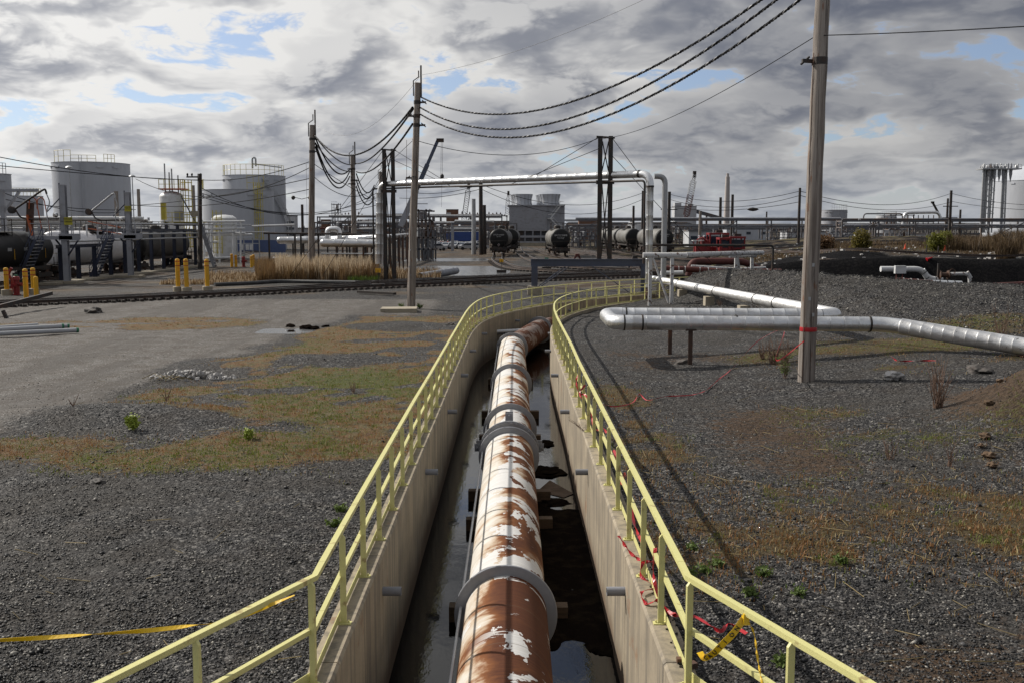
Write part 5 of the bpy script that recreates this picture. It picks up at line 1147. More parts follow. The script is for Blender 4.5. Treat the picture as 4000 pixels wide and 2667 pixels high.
def loading_bay(u, v, Y, vtop, label, sgn, arm_s=1., red=True):
    p = foot(u, v, Y); t = at(u, vtop, Y); H_ = t.z - p.z; root = empty('loading_platform', p, label=label, cat='loading platform', group='tank car loading platforms')
    ibeam((0, 0, -.1), (0, 0, H_), .44, .44, root, 'column', 'grey_paint', .03, (0, 1, 0)); pz = 3.75
    MB().box((-1.1, .5, pz), (3.6, 1.6, .30)).build('deck', MT['grey_paint'], root); MB().box((-.1 + .55, -.28, pz + .05), (1.7, .04, .55)).build('toe_panel', MT['grey_paint'], root)
    mb = MB()
    for x in (-2.8, -1.9, -1.0, .1, .65): mb.bar((x, -.25, pz), (x, -.25, pz + 1.15), .06); mb.bar((x, 1.3, pz), (x, 1.3, pz + 1.15), .06)
    for z in (.6, 1.15): mb.bar((-2.8, -.25, pz + z), (.65, -.25, pz + z), .05); mb.bar((-2.8, 1.3, pz + z), (.65, 1.3, pz + z), .05)
    mb.build('platform_railing', MT['grey_paint'], root)
    mb = MB(); mb.bar((.1, .2, 2.3), (-1.0, .2, pz), .12); mb.bar((.1, .2, 2.3), (1.1, .2, pz), .1); mb.bar((-.3, 0, 2.9), (-.3, 0, H_ + .15), .07); mb.bar((-.3, 0, H_ - 1.1), (-1.4, 0, H_ - 2.2), .07); mb.build('knee_brace', MT['navy'], root)
    # articulated loading arm
    a = arm_s; mb = MB(); P = [(-.4, -.1, 5.3), (-2.9 * a, -.2, 5.25), (-3.5 * a, -.2, 5.4), (-3.9 * a, -.2, 6.1)]; mb.path(rounded(P, .2, 3), .07, 8); mb.build('arm_lower', MT['black_steel'], root, smooth=True)
    P = [(-4.0 * a, -.2, 6.0), (-1.65 * a, -.2, 7.55), (-1.35 * a, -.2, 7.7), (-1.25 * a, -.2, 7.3)]; MB().path(rounded(P, .15, 4), .085, 8).build('arm_upper', MT['black_steel' if red else 'galv'], root, smooth=True)
    MB().path(rounded([(-1.3 * a, -.2, 7.4), (-1.0 * a, -.2, 6.6), (-1.35 * a, -.2, 5.9), (-1.2 * a, -.2, 4.2)], .3, 4), .05, 6).build('arm_hose', MT['galv'], root, smooth=True)
    MB().lathe([(.12, -.18), (.3, -.15), (.3, .15), (.12, .18)], (-4.15 * a, -.2, 6.0), 12, axis=(0, 1, 0)).build('swivel_joint', MT['black_steel'], root)
    if sgn: sign(root, sgn[0], sgn[1], sgn[2], ('DANGER', 'NO SMOKING'))
    MB().lathe([(.05, 0), (.2, .06), (.22, .22), (.12, .3)], (-.45, -.35, 5.35 if not red else 5.6), 12, axis=(-.3, -1, -.1)).build('floodlight', MT['chrome'], root)
    if red:
        MB().bar((-2.95, .1, 4.2), (-2.75, .1, 6.6), .55, .2).build('gangway', MT['rusty_steel'], root); MB().bar((-2.6, -.15, 3.9), (-2.95, -.15, 5.6), .12, .3).build('gangway_side', MT['orange'], root)
        for x in (-2.2, -1.55): MB().path(rounded([(x + .35, -.1, 4.4), (x, -.1, 7.0), (x - .5, -.1, 7.0), (x - .6, -.1, 6.1)], .3, 4), .045, 6).build('gangway_hoop', MT['orange'], root, smooth=True)
    else:
        for z, dz in ((5.15, -.55), (4.5, -.5)): MB().bar((-3.9, .4, z), (-.9, .4, z + dz), .09).build('gangway_arm', MT['orange'], root)
        for x in (-4.1, -3.1): MB().bar((x, .5, 3.2), (x, .5, 4.9), .12).build('cage_post', MT['white'], root)
    MB().box((-.1, .1, .06), (2.2, 1.6, .3)).build('concrete_base', MT['slab'], root); return p
b1 = loading_bay(264, 1108, 82., 723, 'grey loading platform with an orange gangway and black loading arm at the left', ((.45, -.32, 5.35 - .25), .68, .62))
b2 = loading_bay(512, 1080, 92., 752, 'grey loading platform with a silver loading arm in front of the white tank car', ((.1, -.32, 6.3), .62, .5), .85, False)
stairs((b1.x - 3.3, b1.y - 1.9, zat(b1.x - 2, b1.y - 1)), 'navy stair rising to the loading platform with the orange gangway', run_=1.7, w=1.5); stairs((b2.x - 3.0, b2.y - 1.9, zat(b2.x - 2, b2.y)), 'navy stair rising to the loading platform in front of the white tank car', run_=1.7, w=1.5)
LR = empty('loading_rack', (0, 0, 0), label='row of navy posts with two long rails along the tank cars', cat='loading rack')
for i, Y in enumerate((83.2, 86.6, 90., 93.6, 97.2, 100.8, 104.4, 108., 111.6, 115.2, 119.)):
    x = -37.6 - .01 * i; zt_ = 2.95 if Y < 92 else 4.2; ibeam((x, Y, -.2), (x, Y, zt_), .30, .30, LR, 'post', 'navy', .03, (0, 1, 0))
for a, b_, z in ((82.5, 91.7, 3.0), (92, 119.4, 4.3)): ibeam((-37.62, a, z), (-37.68, b_, z), .25, .3, LR, 'beam', 'navy')
for y0, y1, z in ((82.6, 119, 3.42), (92.5, 140, 4.95), (92.5, 150, 3.95)): MB().tube((-37.0, y0, z), (-37.0 + (.5 if y1 > 130 else 0), y1, z + .05), .085, n=10).build('rack_pipe', MT['galv'], LR, smooth=True)
MB().box((-37.3, 100, .0), (1.4, 40, .34)).build('rack_kerb', MT['slab'], LR)
# white pipe bank behind the tank cars
PB_ = empty('pipe_rack', (0, 0, 0), label='bank of white and grey pipes running behind the tank cars at the left', cat='pipe rack')
for i, (v, r_, m_) in enumerate(((852, .22, 'white'), (860, .16, 'white_old'), (868, .2, 'white'), (876, .14, 'galv'), (884, .16, 'white'), (893, .12, 'galv'))):
    p = at(-300, v, 126.); MB().tube((p.x, 126 + i * .5, p.z), (at(560 + 12 * i, v, 126).x, 126 + i * .5, p.z - .05), r_, n=8).build('rack_pipe', MT[m_], PB_, smooth=True)
for u in range(-60, 620, 62): p = at(u, 880, 126.6); MB().bar((p.x, 128.5, -.2), (p.x, 128.5, 5.9), .22).build('column', MT['grey_paint'], PB_)
# davit crane post at the far left
p = foot(17, 900, 88.); root = empty('davit', p, label='grey steel davit post with a top arm and diagonal brace at the left edge', cat='davit'); zt_ = at(17, 745, 88).z - p.z
MB().bar((0, 0, 0), (0, 0, zt_), .38, .3).build('post', MT['grey_paint'], root); MB().bar((-1., 0, zt_), (3.15, 0, zt_), .2, .25).build('top_arm', MT['grey_paint'], root); MB().bar((.1, 0, zt_ - 1.9), (1.5, 0, zt_ - .1), .2).build('brace', MT['grey_paint'], root)

# ================================================================== STORAGE TANKS
def storage_tank(u0, u1, vt, Y, label, mat='tank_white', rail='yellow2', railv=None, cone=.5, ladder=None, spiral=False, ripe=True, name='storage_tank', zb=0., arcs=None, seams=3):
    a, b_ = at(u0, vt, Y), at(u1, vt, Y); r_ = (b_.x - a.x) / 2; c = Vector(((a.x + b_.x) / 2, Y, zb)); h = a.z - zb; root = empty(name, c, label=label, cat='storage tank', group='storage tanks')
    prof = [(r_, 0)]
    MB().lathe(prof + [(r_, h)], (0, 0, 0), 64, cap=False).build('shell', MT[mat], root, smooth=True); MB().lathe([(r_ + .08, h), (r_ + .08, h + .06), (r_ * .6, h + cone * .4), (.05, h + cone)], (0, 0, 0), 64).build('roof', MT[mat], root, smooth=True)
    for a0, a1, hh in (arcs or [(0, 360, 1.1)]):
        mb = MB(); n = max(3, int((a1 - a0) / 11)); A = [R(a0 + (a1 - a0) * i / n) for i in range(n + 1)]
        for q in A: mb.bar((r_ * .97 * math.cos(q), r_ * .97 * math.sin(q), h), (r_ * .97 * math.cos(q), r_ * .97 * math.sin(q), h + hh), .07)
        for z in (.5 * hh, hh): mb.path([(r_ * .97 * math.cos(q), r_ * .97 * math.sin(q), h + z) for q in A], .04, 5)
        mb.build('roof_railing', MT[rail], root)
    for ang in (-150, -125, -55, -30):
        q = R(ang); MB().box((r_ * math.cos(q), r_ * math.sin(q), h - .9), (1.3, .3, .35), Matrix.Rotation(q + math.pi / 2, 3, 'Z')).build('overflow_vent', MT[mat], root)
    if ladder is not None:
        q = R(ladder[0]); x, y = (r_ + .25) * math.cos(q), (r_ + .25) * math.sin(q); mb = MB()
        for s in (-.28, .28): mb.bar((x + s, y, .5), (x + s, y, h + 1.2), .07)
        for z in np.arange(.6, h + 1, .4): mb.bar((x - .28, y, z), (x + .28, y, z), .05)
        mb.build('ladder', MT[ladder[1]], root)
        if ladder[2]:
            mb = MB()
            for s in np.linspace(-.8, .8, 5): mb.bar((x + s, y - (.85 - abs(s) * .5), 1.5), (x + s, y - (.85 - abs(s) * .5), h + 1.2), .08)
            for z in np.arange(1.5, h + 1.2, 1.2): mb.path([(x - .8, y, z), (x - .6, y - .7, z), (x, y - .9, z), (x + .6, y - .7, z), (x + .8, y, z)], .05, 5)
            mb.build('ladder_cage', MT[ladder[1]], root)
    if spiral:
        N = 46; st = None; pts = []
        for i in range(N):
            q = R(-62 + 85 * i / N); z = h * (1 - .06 - .88 * i / N); pts.append((q, z)); o = MB().box((0, 0, 0), (.95, .34, .07)).build('stair_tread', MT['galv'], root) if st is None else st.copy()
            if st is not None: COL.objects.link(o)
            st = st or o; o.location = ((r_ + .6) * math.cos(q), (r_ + .6) * math.sin(q), z); o.rotation_euler = (0, 0, q)
        for dr, dz in ((1.1, 1.0), (1.1, .5), (1.1, 0), (.12, 0)): MB().path([((r_ + dr) * math.cos(q), (r_ + dr) * math.sin(q), z + dz) for q, z in pts], .05, 5).build('stair_rail', MT['galv'], root)
    return root, c, r_, h
storage_tank(213, 498, 642, 205, 'broad plain white storage tank with a dome vent, behind the loading arms', arcs=[(225, 262, 2.3), (262, 300, 1.3), (312, 330, 1.6)], cone=.35, ladder=(-82, 'tank_white', False), rail='yellow2')
tb = storage_tank(873, 1112, 690, 216, 'tall white storage tank with a spiral stair and streaked rim', arcs=[(180, 360, 2.2)], cone=.3, spiral=True)[0]
storage_tank(793, 1066, 746, 196, 'low wide white storage tank with a yellow caged ladder in front of the spiral-stair tank', arcs=[(196, 212, 2.0), (300, 332, 2.6)], cone=.25, ladder=(-42, 'yellow2', True))
storage_tank(-130, 34, 682, 150, 'white storage tank cut off by the left edge', arcs=[(270, 350, 1.6)], cone=.3, rail='galv')
storage_tank(30, 162, 768, 240, 'small white tank with yellow roof railing behind the davit', arcs=[(180, 360, 1.8)], cone=.2)
h_ = at(990, 660, 216); root = tb
MB().path(rounded([(1.0, -5, 17.0), (1.0, -5, 19.2), (1.7, -5, 19.2), (1.7, -5, 17.4)], .4, 4), .2, 8).build('roof_vent', MT['galv'], root, smooth=True); MB().tube((1.2, -5, 17.9), (7.0, -5, 17.2), .14).build('roof_pipe', MT['galv'], root)
# blue bund wall
root = empty('bund_wall', (0, 0, 0), label='plain blue wall along the foot of the low wide white tank', cat='wall')
a, b_ = at(905, 940, 178), at(1115, 940, 178); MB().box(((a.x + b_.x) / 2, 178, 1.2), (b_.x - a.x, .4, 2.5)).build('wall_panel', MT['bluew'], root)
# white vertical vessel
a, b_ = at(624, 780, 140), at(716, 780, 140); r_ = (b_.x - a.x) / 2; c = Vector(((a.x + b_.x) / 2, 140, 0)); h = at(670, 772, 140).z; root = empty('vertical_vessel', c, label='white round-topped vertical vessel with a yellow cage ladder', cat='vessel')
MB().lathe([(r_, 0), (r_, h)] + [(r_ * math.cos(t), h + .85 * math.sin(t)) for t in np.linspace(.1, 1.5, 8)], (0, 0, 0), 36).build('shell', MT['white'], root, smooth=True)
mb = MB(); mb.box((.5, -.4, h + 1.1), (3.6, 2.2, .15)); mb.build('top_deck', MT['orange'], root)
mb = MB()
for x in np.linspace(-1.2, 2.3, 6): mb.bar((x, -1.4, h + 1.1), (x, -1.4, h + 2.4), .07)
for z in (1.75, 2.4): mb.bar((-1.2, -1.4, h + z), (2.3, -1.4, h + z), .06)
mb.build('deck_railing', MT['yellow2'], root)
mb = MB()
for x in np.linspace(-.75, .75, 5): mb.bar((r_ + .6 + x, -.9 + abs(x) * .6, 1.8), (r_ + .6 + x, -.9 + abs(x) * .6, h + 2.4), .09)
for z in np.arange(2, h + 2.5, 1.1): mb.path([(r_ - .15, -.2, z), (r_ + .1, -.8, z), (r_ + .6, -1, z), (r_ + 1.1, -.8, z), (r_ + 1.35, -.2, z)], .06, 5)
mb.build('ladder_cage', MT['yellow2'], root); mb = MB(); [mb.tube((x, -.6, h + .6), (x, -.6, h + hh), .1, n=8) for x, hh in ((-.6, 4.6), (0, 3.4), (.35, 3.9), (1.2, 3.0))]; mb.build('vent_stack', MT['galv'], root)
# access platform with instruments in front of it
p = foot(690, 900, 118.); root = empty('access_platform', p, label='navy and yellow access platform with instruments and a steep ladder stair', cat='platform'); z_ = at(700, 870, 118).z
ibeam((-.3, 0, z_ - .2), (3.0, 0, z_ - .2), .5, .4, root, 'deck_beam', 'navy'); ibeam((-1.3, 0, z_), (-1.25, 0, z_), .3, .3, root, 'deck_beam', 'navy')
for x in (-1.2, .1): ibeam((x, 0, 0), (x, 0, z_), .3, .3, root, 'column', 'navy', .03, (0, 1, 0))
MB().box((.9, .4, z_ + .03), (4.6, 1.8, .08)).build('deck', MT['yellow2'], root)
mb = MB()
for x in (-1.2, -.3, .6, 1.5, 2.4, 3.1): mb.bar((x, -.5, z_), (x, -.5, z_ + 1.15), .06)
for z in (.55, 1.15): mb.bar((-1.2, -.5, z_ + z), (3.1, -.5, z_ + z), .05)
mb.build('platform_railing', MT['yellow2'], root); MB().box((-1.4, -.1, z_ + 1.3), (.5, .5, 2.0)).build('cabinet', MT['yellow2'], root); MB().box((2.3, -.4, z_ + 1.0), (.8, .3, .65)).build('instrument_case', MT['slab'], root); MB().box((.4, 0, z_ + .8), (1.0, .6, 1.1)).build('valve_skid', MT['grey_paint'], root)
MB().bar((.6, .2, z_ + 3.1), (2.1, .2, z_ + .2), .12).build('brace', MT['navy'], root)
st_ = stairs((p.x + 4.4, p.y - .6, p.z), 'steep grey ladder stair up to the navy and yellow platform', H_=z_, run_=-1.6, w=.9, mat='grey_paint', n=14)
# manifold of white pipes
root = empty('pipe_manifold', foot(870, 1000, 132.), label='tangle of white horizontal and vertical pipes in front of the low wide tank', cat='pipe manifold'); o_ = root.location; Y = 132.
for u0, u1, v, dy in ((795, 957, 868, 0), (830, 955, 868, .5), (790, 957, 896, 0), (800, 958, 915, .4), (790, 985, 920, 1.2), (985, 1150, 885, 1.5), (800, 905, 1010, -.5), (795, 850, 948, .3)):
    a, b_ = at(u0, v, Y + dy) - o_, at(u1, v - (3 if u1 < 1000 else 6), Y + dy) - o_; MB().tube(a, b_, .14 if v != 1010 else .16, n=10).build('pipe_run', MT['white'], root, smooth=True)
for u, v0, v1 in ((798, 868, 1000), (816, 868, 1010), (828, 885, 975), (858, 870, 1012), (912, 868, 1018), (940, 880, 1000), (942, 868, 896)):
    a, b_ = at(u, v0, Y + .2) - o_, at(u, v1, Y + .2) - o_; b_.z = max(b_.z, 0) if v1 < 990 else 0; MB().tube(a, b_, .12, n=10).build('riser', MT['white'], root, smooth=True)
mb = MB(); mb.path(rounded([at(826, 920, Y) - o_, at(832, 872, Y) - o_, at(850, 868, Y) - o_], .3, 3), .16, 10); mb.build('pipe_bend', MT['white'], root, smooth=True)
c = at(878, 940, 141.); MB().lathe([(1.7, 0), (1.7, 5.9), (1.2, 6.3), (.2, 6.4)], (c.x - o_.x, 9, 0), 28).build('drum', MT['white'], root, smooth=True)
mb = MB(); [mb.bar((c.x - o_.x + x, 7.0, 1), (c.x - o_.x + x, 7.0, 7.0), .09) for x in (-1.0, -.5, .2)]; [mb.bar((c.x - o_.x - 1, 7.0, z), (c.x - o_.x + .2, 7.0, z), .07) for z in np.arange(1.2, 7, .6)]; mb.build('ladder', MT['yellow2'], root)
root = empty('meter_rack', foot(970, 960, 136.), label='rack of small white cabinets and gauges in front of the blue wall', cat='cabinet rack')
mb = MB(); [mb.bar((x, 0, 0), (x, 0, 3.6), .12) for x in (-1.6, -.6, .6, 1.5)]; mb.bar((-1.6, 0, 3.0), (1.5, 0, 3.0), .12); mb.bar((-1.6, 0, 2.4), (1.5, 0, 2.4), .1); mb.build('frame', MT['galv'], root)
for x in (-.9, -.1, .45): MB().box((x, -.15, 1.9), (.42, .25, .75)).build('cabinet', MT['white'], root)
root = empty('valve_station', foot(1120, 1000, 118.), label='small white valve station with a round handwheel left of the reed bed', cat='valve')
mb = MB(); mb.tube((-1.6, 0, .9), (-.3, 0, .9), .28); mb.tube((-.3, 0, .9), (.2, 0, .9), .2); mb.tube((-.7, 0, .9), (-.7, 0, 0), .14); mb.build('valve_body', MT['white'], root, smooth=True)
MB().path([(.3 + .42 * math.cos(a), -.2, .8 + .45 * math.sin(a)) for a in np.linspace(0, 6.28, 17)], .07, 6).build('handwheel', MT['white'], root, smooth=True)
MB().path(rounded([(.3, 0, .15), (1.7, 0, .2), (1.7, 0, 1.5), (2.6, 0, 1.5), (2.6, 0, .5), (1.7, 0, .5)], .15, 3), .08, 8).build('bypass_pipe', MT['white'], root, smooth=True)

# horizontal silver pipes on posts by the reeds
def posted_pipe(name, pts, r_, label, posts, mat='alu', L=1.0, z_low=0.):
    root = empty(name, (0, 0, 0), label=label, cat='pipe', group='low silver pipes by the reeds'); P = [Vector(p) for p in pts]
    for a, b_ in zip(P, P[1:]): clad_run(root, a, b_, r_, L, mat, n=16)
    MB().lathe([(r_, 0), (r_ * .8, -.2), (r_ * .3, -.3)], P[0], 16, axis=(P[1] - P[0])).build('end_cap', MT['foil'], root, smooth=True)
    mb0 = None
    for t in posts:
        c = P[0].lerp(P[1], t); o = MB().bar((0, 0, -c.z - .1), (0, 0, -r_), .16).build('post', MT['black_steel'], root) if mb0 is None else mb0.copy()
        if mb0 is not None: COL.objects.link(o)
        mb0 = mb0 or o; o.location = c
    return root
posted_pipe('insulated_pipe', [at(1262, 950, 94), at(1482, 953, 94)], .38, 'thick silver pipe on black posts ending at the left riser', (.25, .42, .47, .6, .75, .88))
posted_pipe('insulated_pipe', [at(1092, 940, 118), at(1300, 937, 118), at(1478, 932, 112)], .42, 'long silver pipe with a rounded end behind the reed bed pole', (.25, .45, .65, .9))
posted_pipe('insulated_pipe', [at(1400, 935, 103), at(1600, 918, 150)], .26, 'silver pipe running back behind the rust-stained pole', (.2, .4, .5, .6, .7, .8, .9))
root = run('insulated_pipe', [at(1279, 940, 116), at(1279, 895, 116), at(1326, 895, 116), at(1326, 938, 116)], .30, 'foil', 'silver and black U-shaped pipe hoop above the reed bed', group='low silver pipes by the reeds', rad=.5, bands=0)
root = run('grey_pipe', [at(1255, 992, 92), at(1456, 993, 92), at(1458, 975, 92)], .07, 'galv', 'thin pale pipe with two unions crossing low in front of the black posts', rad=.15)
root = run('black_beam', [at(1030, 912, 100), at(1410, 916, 100)], .10, 'black_steel', 'long thin black pipe above the reeds on slim posts', rad=.1)
for u, lb in ((1054, 'leftmost slim black post under the long thin black pipe'), (1246, 'slim black post under the long thin black pipe, right of the reed bed pole'), (1155, 'slim dark post left of the reed bed pole'), (1178, 'slim dark post close to the reed bed pole')):
    p = foot(u, 1050, 100.); o = MB().bar((0, 0, 0), (0, 0, at(u, 914, 100).z - p.z), .16).build('post', MT['black_steel']); o.location = p; tag(o, lb, 'post', 'slim dark posts in the reeds')
ps = [(1315, 96), (1339, 98), (1383, 100), (1392, 101), (1435, 97), (1452, 96), (1420, 92), (1545, 110), (1560, 112), (1575, 114), (1592, 118), (1525, 108)]
pnames = ['first', 'second', 'third', 'fourth', 'fifth', 'sixth', 'seventh', 'eighth', 'ninth', 'tenth', 'eleventh', 'twelfth']
for i, (u, Y) in enumerate(sorted(ps)):
    p = foot(u, 1000, Y); o = MB().bar((0, 0, 0), (0, 0, at(u, 962 if u < 1480 else 920, Y).z - p.z), .17).build('post', MT['rusty_steel']); o.location = p; tag(o, '%s from the left of the thin dark pipe posts around the left silver riser' % pnames[i], 'post', 'thin dark pipe posts')

# ================================================================== FAR PLANT
def pipe_rack(u0, u1, Y, vt, label, levels=3, dz=1.5, step=9., mats=('galv', 'plant', 'grey_paint', 'plant'), base=0., dirt=False, diag=True, colmat='plant'):
    a, b_ = at(u0, vt, Y), at(u1, vt, Y); root = empty('pipe_rack', (a.x, Y, base), label=label, cat='pipe rack', group='pipe racks across the plant'); L = b_.x - a.x; h = a.z - base; n = max(2, int(L / step)); k0 = None
    for i in range(n + 1):
        if k0 is None:
            mb = MB(); mb.bar((0, 0, 0), (0, 0, h), .35); mb.bar((0, 4, 0), (0, 4, h), .35)
            for j in range(levels): mb.bar((0, 0, h - .3 - j * dz), (0, 4, h - .3 - j * dz), .3)
            o = k0 = mb.build('column', MT[colmat], root)
        else: o = k0.copy(); COL.objects.link(o)
        o.location = (L * i / n, 0, 0)
    rn = random.Random(label)
    for j in range(levels):
        MB().bar((0, -.1, h - .25 - j * dz), (L, -.1, h - .25 - j * dz), .25, .42).build('beam', MT['plant'], root)
        for k in range(3): r2 = rn.uniform(.12, .3); MB().tube((rn.uniform(0, .1) * L, .3 + k * 1.1, h - j * dz + r2 - .02), (L * rn.uniform(.85, 1), .3 + k * 1.1, h - j * dz + r2 - .02), r2, n=8).build('rack_pipe', MT[rn.choice(mats)], root, smooth=True)
    if diag:
        for i in range(0, n, 4): x = L * i / n; MB().bar((x, 0, .3), (x + L / n, 0, h - .5), .25).build('brace', MT[colmat], root)
    return root
pipe_rack(2200, 3420, 285, 858, 'long steel pipe rack spanning from the cooling tower past the leaning pole', levels=2, dz=1.9, base=1.)
pipe_rack(3290, 4150, 260, 861, 'long steel pipe rack at the right in front of the huge gas tank', levels=2, dz=1.6, base=1.6)
pipe_rack(2200, 4200, 330, 893, 'low far pipe rack glimpsed beneath the long one', levels=1, base=1., diag=False, mats=('white', 'galv', 'white'))
pipe_rack(1240, 1960, 330, 846, 'far pipe rack left of the cooling tower', levels=4, dz=2.1, mats=('galv', 'plant', 'redpaint', 'white'), base=0)
pipe_rack(1380, 1900, 270, 872, 'mid-distance pipe rack behind the rust-stained pole', levels=2, dz=1.8, mats=('galv', 'white', 'rusty_steel'))
pipe_rack(1765, 1932, 200, 870, 'short pale pipe bridge in front of the blue trailer', levels=1, mats=('galv', 'white', 'galv'), colmat='grey_paint', diag=False, step=40)
def structure(u0, u1, vt, Y, label, nx=3, nz=4, base=0., mat='plant', deep=5., extra=True, cat='process structure'):
    a, b_ = at(u0, vt, Y), at(u1, vt, Y); w_ = b_.x - a.x; h = a.z - base; root = empty('process_structure', (a.x, Y, base), label=label, cat=cat); rn = random.Random(label); mb = MB(); t = .22
    for i in range(nx + 1):
        for y in (0, deep): mb.bar((w_ * i / nx, y, 0), (w_ * i / nx, y, h * (1 if i % 2 == 0 else .86)), t)
    mb.build('column', MT[mat], root)
    for j in range(1, nz + 1):
        z = h * j / nz * (.97); m2 = MB()
        for y in (0, deep): m2.bar((-.3, y, z), (w_ + .3, y, z), t)
        for i in range(nx + 1): m2.bar((w_ * i / nx, 0, z), (w_ * i / nx, deep, z), t)
        m2.bar((-.3, 0, z + 1), (w_ * .8, 0, z + 1), .1); m2.build('floor_frame', MT[mat], root)
    for j in range(nz):
        i = rn.randrange(nx); MB().bar((w_ * i / nx, 0, h * j / nz), (w_ * (i + 1) / nx, 0, h * (j + 1) / nz), .15).build('brace', MT[mat], root)
    if extra:
        for k in range(nx * 2): x = rn.uniform(0, w_); z = h * rn.randrange(0, nz) / nz; r2 = rn.uniform(.15, .5); MB().lathe([(r2, 0), (r2, h / nz * .7), (r2 * .3, h / nz * .8)], (x, deep * rn.uniform(.1, .8), z), 10).build('vessel', MT[rn.choice(('plant', 'galv', 'rusty_steel', 'grey_paint'))], root, smooth=True)
    return root
structure(1634, 1680, 818, 150, 'dark scaffold-like steel structure right of the rust-stained pole', 3, 5)
structure(1600, 1690, 880, 140, 'lower dark steel structure with ladders by the puddles', 5, 3)
structure(1296, 1322, 795, 420, 'slim open steel tower on the skyline by the reed bed pole', 2, 6)
structure(1300, 1400, 862, 300, 'blocky dark process unit on the skyline left of the silver riser', 4, 3)
structure(1880, 1985, 865, 260, 'steel frame with small vessels between the dark pole and the cooling tower', 4, 3)
structure(1440, 1600, 868, 300, 'wide dark process unit behind the left silver riser', 6, 3)
structure(2215, 2330, 880, 250, 'dark braced steel frame right of the cooling tower', 5, 3)
structure(3480, 3570, 838, 290, 'steel frame with a row of pale exchangers at the right', 4, 2)
for i, (u0, u1, vt, Y, mt, lb) in enumerate(((1744, 1790, 822, 400, 'brick', 'brown brick block with one pale window above the pipe rack'), (1105, 1158, 846, 330, 'bldg', 'pale building with rows of small windows right of the spiral-stair tank'),
        (1256, 1290, 862, 350, 'brick', 'low dark block on the skyline left of the cable-loop pole'), (2630, 2715, 808, 700, 'bldg', 'large pale industrial building behind the red lattice crane'), (2260, 2330, 862, 380, 'brick', 'low brown building above the pipe rack right of the cooling tower'))):
    a, b_ = at(u0, vt, Y), at(u1, vt, Y); w_ = b_.x - a.x; root = empty('building', (a.x + w_ / 2, Y, 0), label=lb, cat='building'); MB().box((0, 0, a.z / 2), (w_, w_ * .8, a.z)).build('wall', MT[mt], root); MB().box((0, 0, a.z + .15), (w_ * 1.02, w_ * .82, .35)).build('roof', MT['plant'], root)
    if i == 3: MB().box((-w_ * .32, 0, a.z + 1.2), (w_ * .3, w_ * .5, 2.6)).build('roof_block', MT[mt], root); MB().box((w_ * .25, 0, a.z + .8), (w_ * .25, w_ * .5, 1.8)).build('roof_block', MT[mt], root)
    wn = {0: [(-.27, -1.9, 1.4, 1.5)], 1: [(x, -z, .9, .8) for x in (-.15, .1, .3) for z in (2, 4, 6)]}.get(i, [])
    f0 = None
    for x, z, ww, hh in wn:
        fr = MB().box((x * w_, -w_ * .4 - .03, a.z + z), (ww + .2, .1, hh + .2)).build('window', MT['white'], root); MB().box((x * w_, -w_ * .4 - .1, a.z + z), (ww, .05, hh)).build('pane', MT['glass' if i else 'bldg'], fr)
# cooling tower
Y = 262.; a, b_ = at(1989, 805, Y), at(2138, 805, Y); w_ = b_.x - a.x; zt_ = a.z; CT = empty('cooling_tower', (a.x, Y, 0), label='grey cooling tower with flared fan stacks and a zigzag stair', cat='cooling tower'); dpt = 15.; w2 = at(2206, 820, Y).x - a.x
zb_ = at(2000, 903, Y).z; N = 18; sl = None
for i in range(N):
    hh = (zt_ - zb_) / N
    o = MB().box((0, 0, 0), (w_, .12, hh * .93)).build('siding_board', MT['grey_paint'], CT) if sl is None else sl.copy()
    if sl is not None: COL.objects.link(o)
    sl = sl or o; o.location = (w_ / 2, .06 * (i % 2) * .3, zb_ + hh * (i + .5))
MB().box((w2 / 2, dpt / 2 + .25, (zt_ + zb_) / 2), (w2, dpt, zt_ - zb_ - .05)).build('body', MT['grey_paint'], CT); MB().box((w2 / 2 - .2, dpt / 2, zt_ + .1), (w2 + .5, dpt + .8, .25)).build('fan_deck', MT['grey_paint'], CT)
for j in range(2):
    MB().bar((0, 0, .9 + j * (zb_ - .9) / 2), (w2, 0, .9 + j * (zb_ - .9) / 2), .3, .55).build('louvre_beam', MT['grey_paint'], CT)
for i in range(8): MB().bar((w2 * i / 7, .1, .3), (w2 * i / 7, .1, zb_), .25).build('column', MT['grey_paint'], CT)
MB().box((w2 / 2, dpt / 2 + 1, zb_ / 2), (w2 - .5, dpt - 1, zb_ - .1)).build('fill_screen', MT['plant'], CT); MB().box((w2 / 2, dpt / 2, .35), (w2 + 1.5, dpt + 1.5, .9)).build('basin', MT['slab'], CT)
k0 = None
for u0, u1, y in ((2003, 2080, 3.5), (2105, 2188, 3.5), (1995, 2070, 11), (2094, 2175, 11)):
    c0_, c1_ = at(u0, 800, Y + y), at(u1, 800, Y + y); rr = (c1_.x - c0_.x) / 2; o = MB().lathe([(rr * .93, 0), (rr * .86, .9), (rr * .88, 1.6), (rr, 2.9), (rr * .97, 2.9), (rr * .8, 1.0), (rr * .8, .1)], (0, 0, 0), 28, cap=False).build('fan_stack', MT['tank_white'], CT, smooth=True); o.location = ((c0_.x + c1_.x) / 2 - a.x, y, zt_ + .2)
    for q in np.linspace(0, 2 * math.pi, 14, endpoint=False): MB().path([(rr * .95 * math.cos(q), rr * .95 * math.sin(q), 0), (rr * .9 * math.cos(q), rr * .9 * math.sin(q), .9), (rr * .91 * math.cos(q), rr * .91 * math.sin(q), 1.6), (rr * 1.02 * math.cos(q), rr * 1.02 * math.sin(q), 2.9)], .06, 4).build('stack_rib', MT['galv'], o)
zs_ = [zb_ - 2.2, zb_ + .4, zb_ + 3.2, zt_ + .1]; x0_, x1_ = at(2150, 850, Y).x - a.x, at(2190, 850, Y).x - a.x
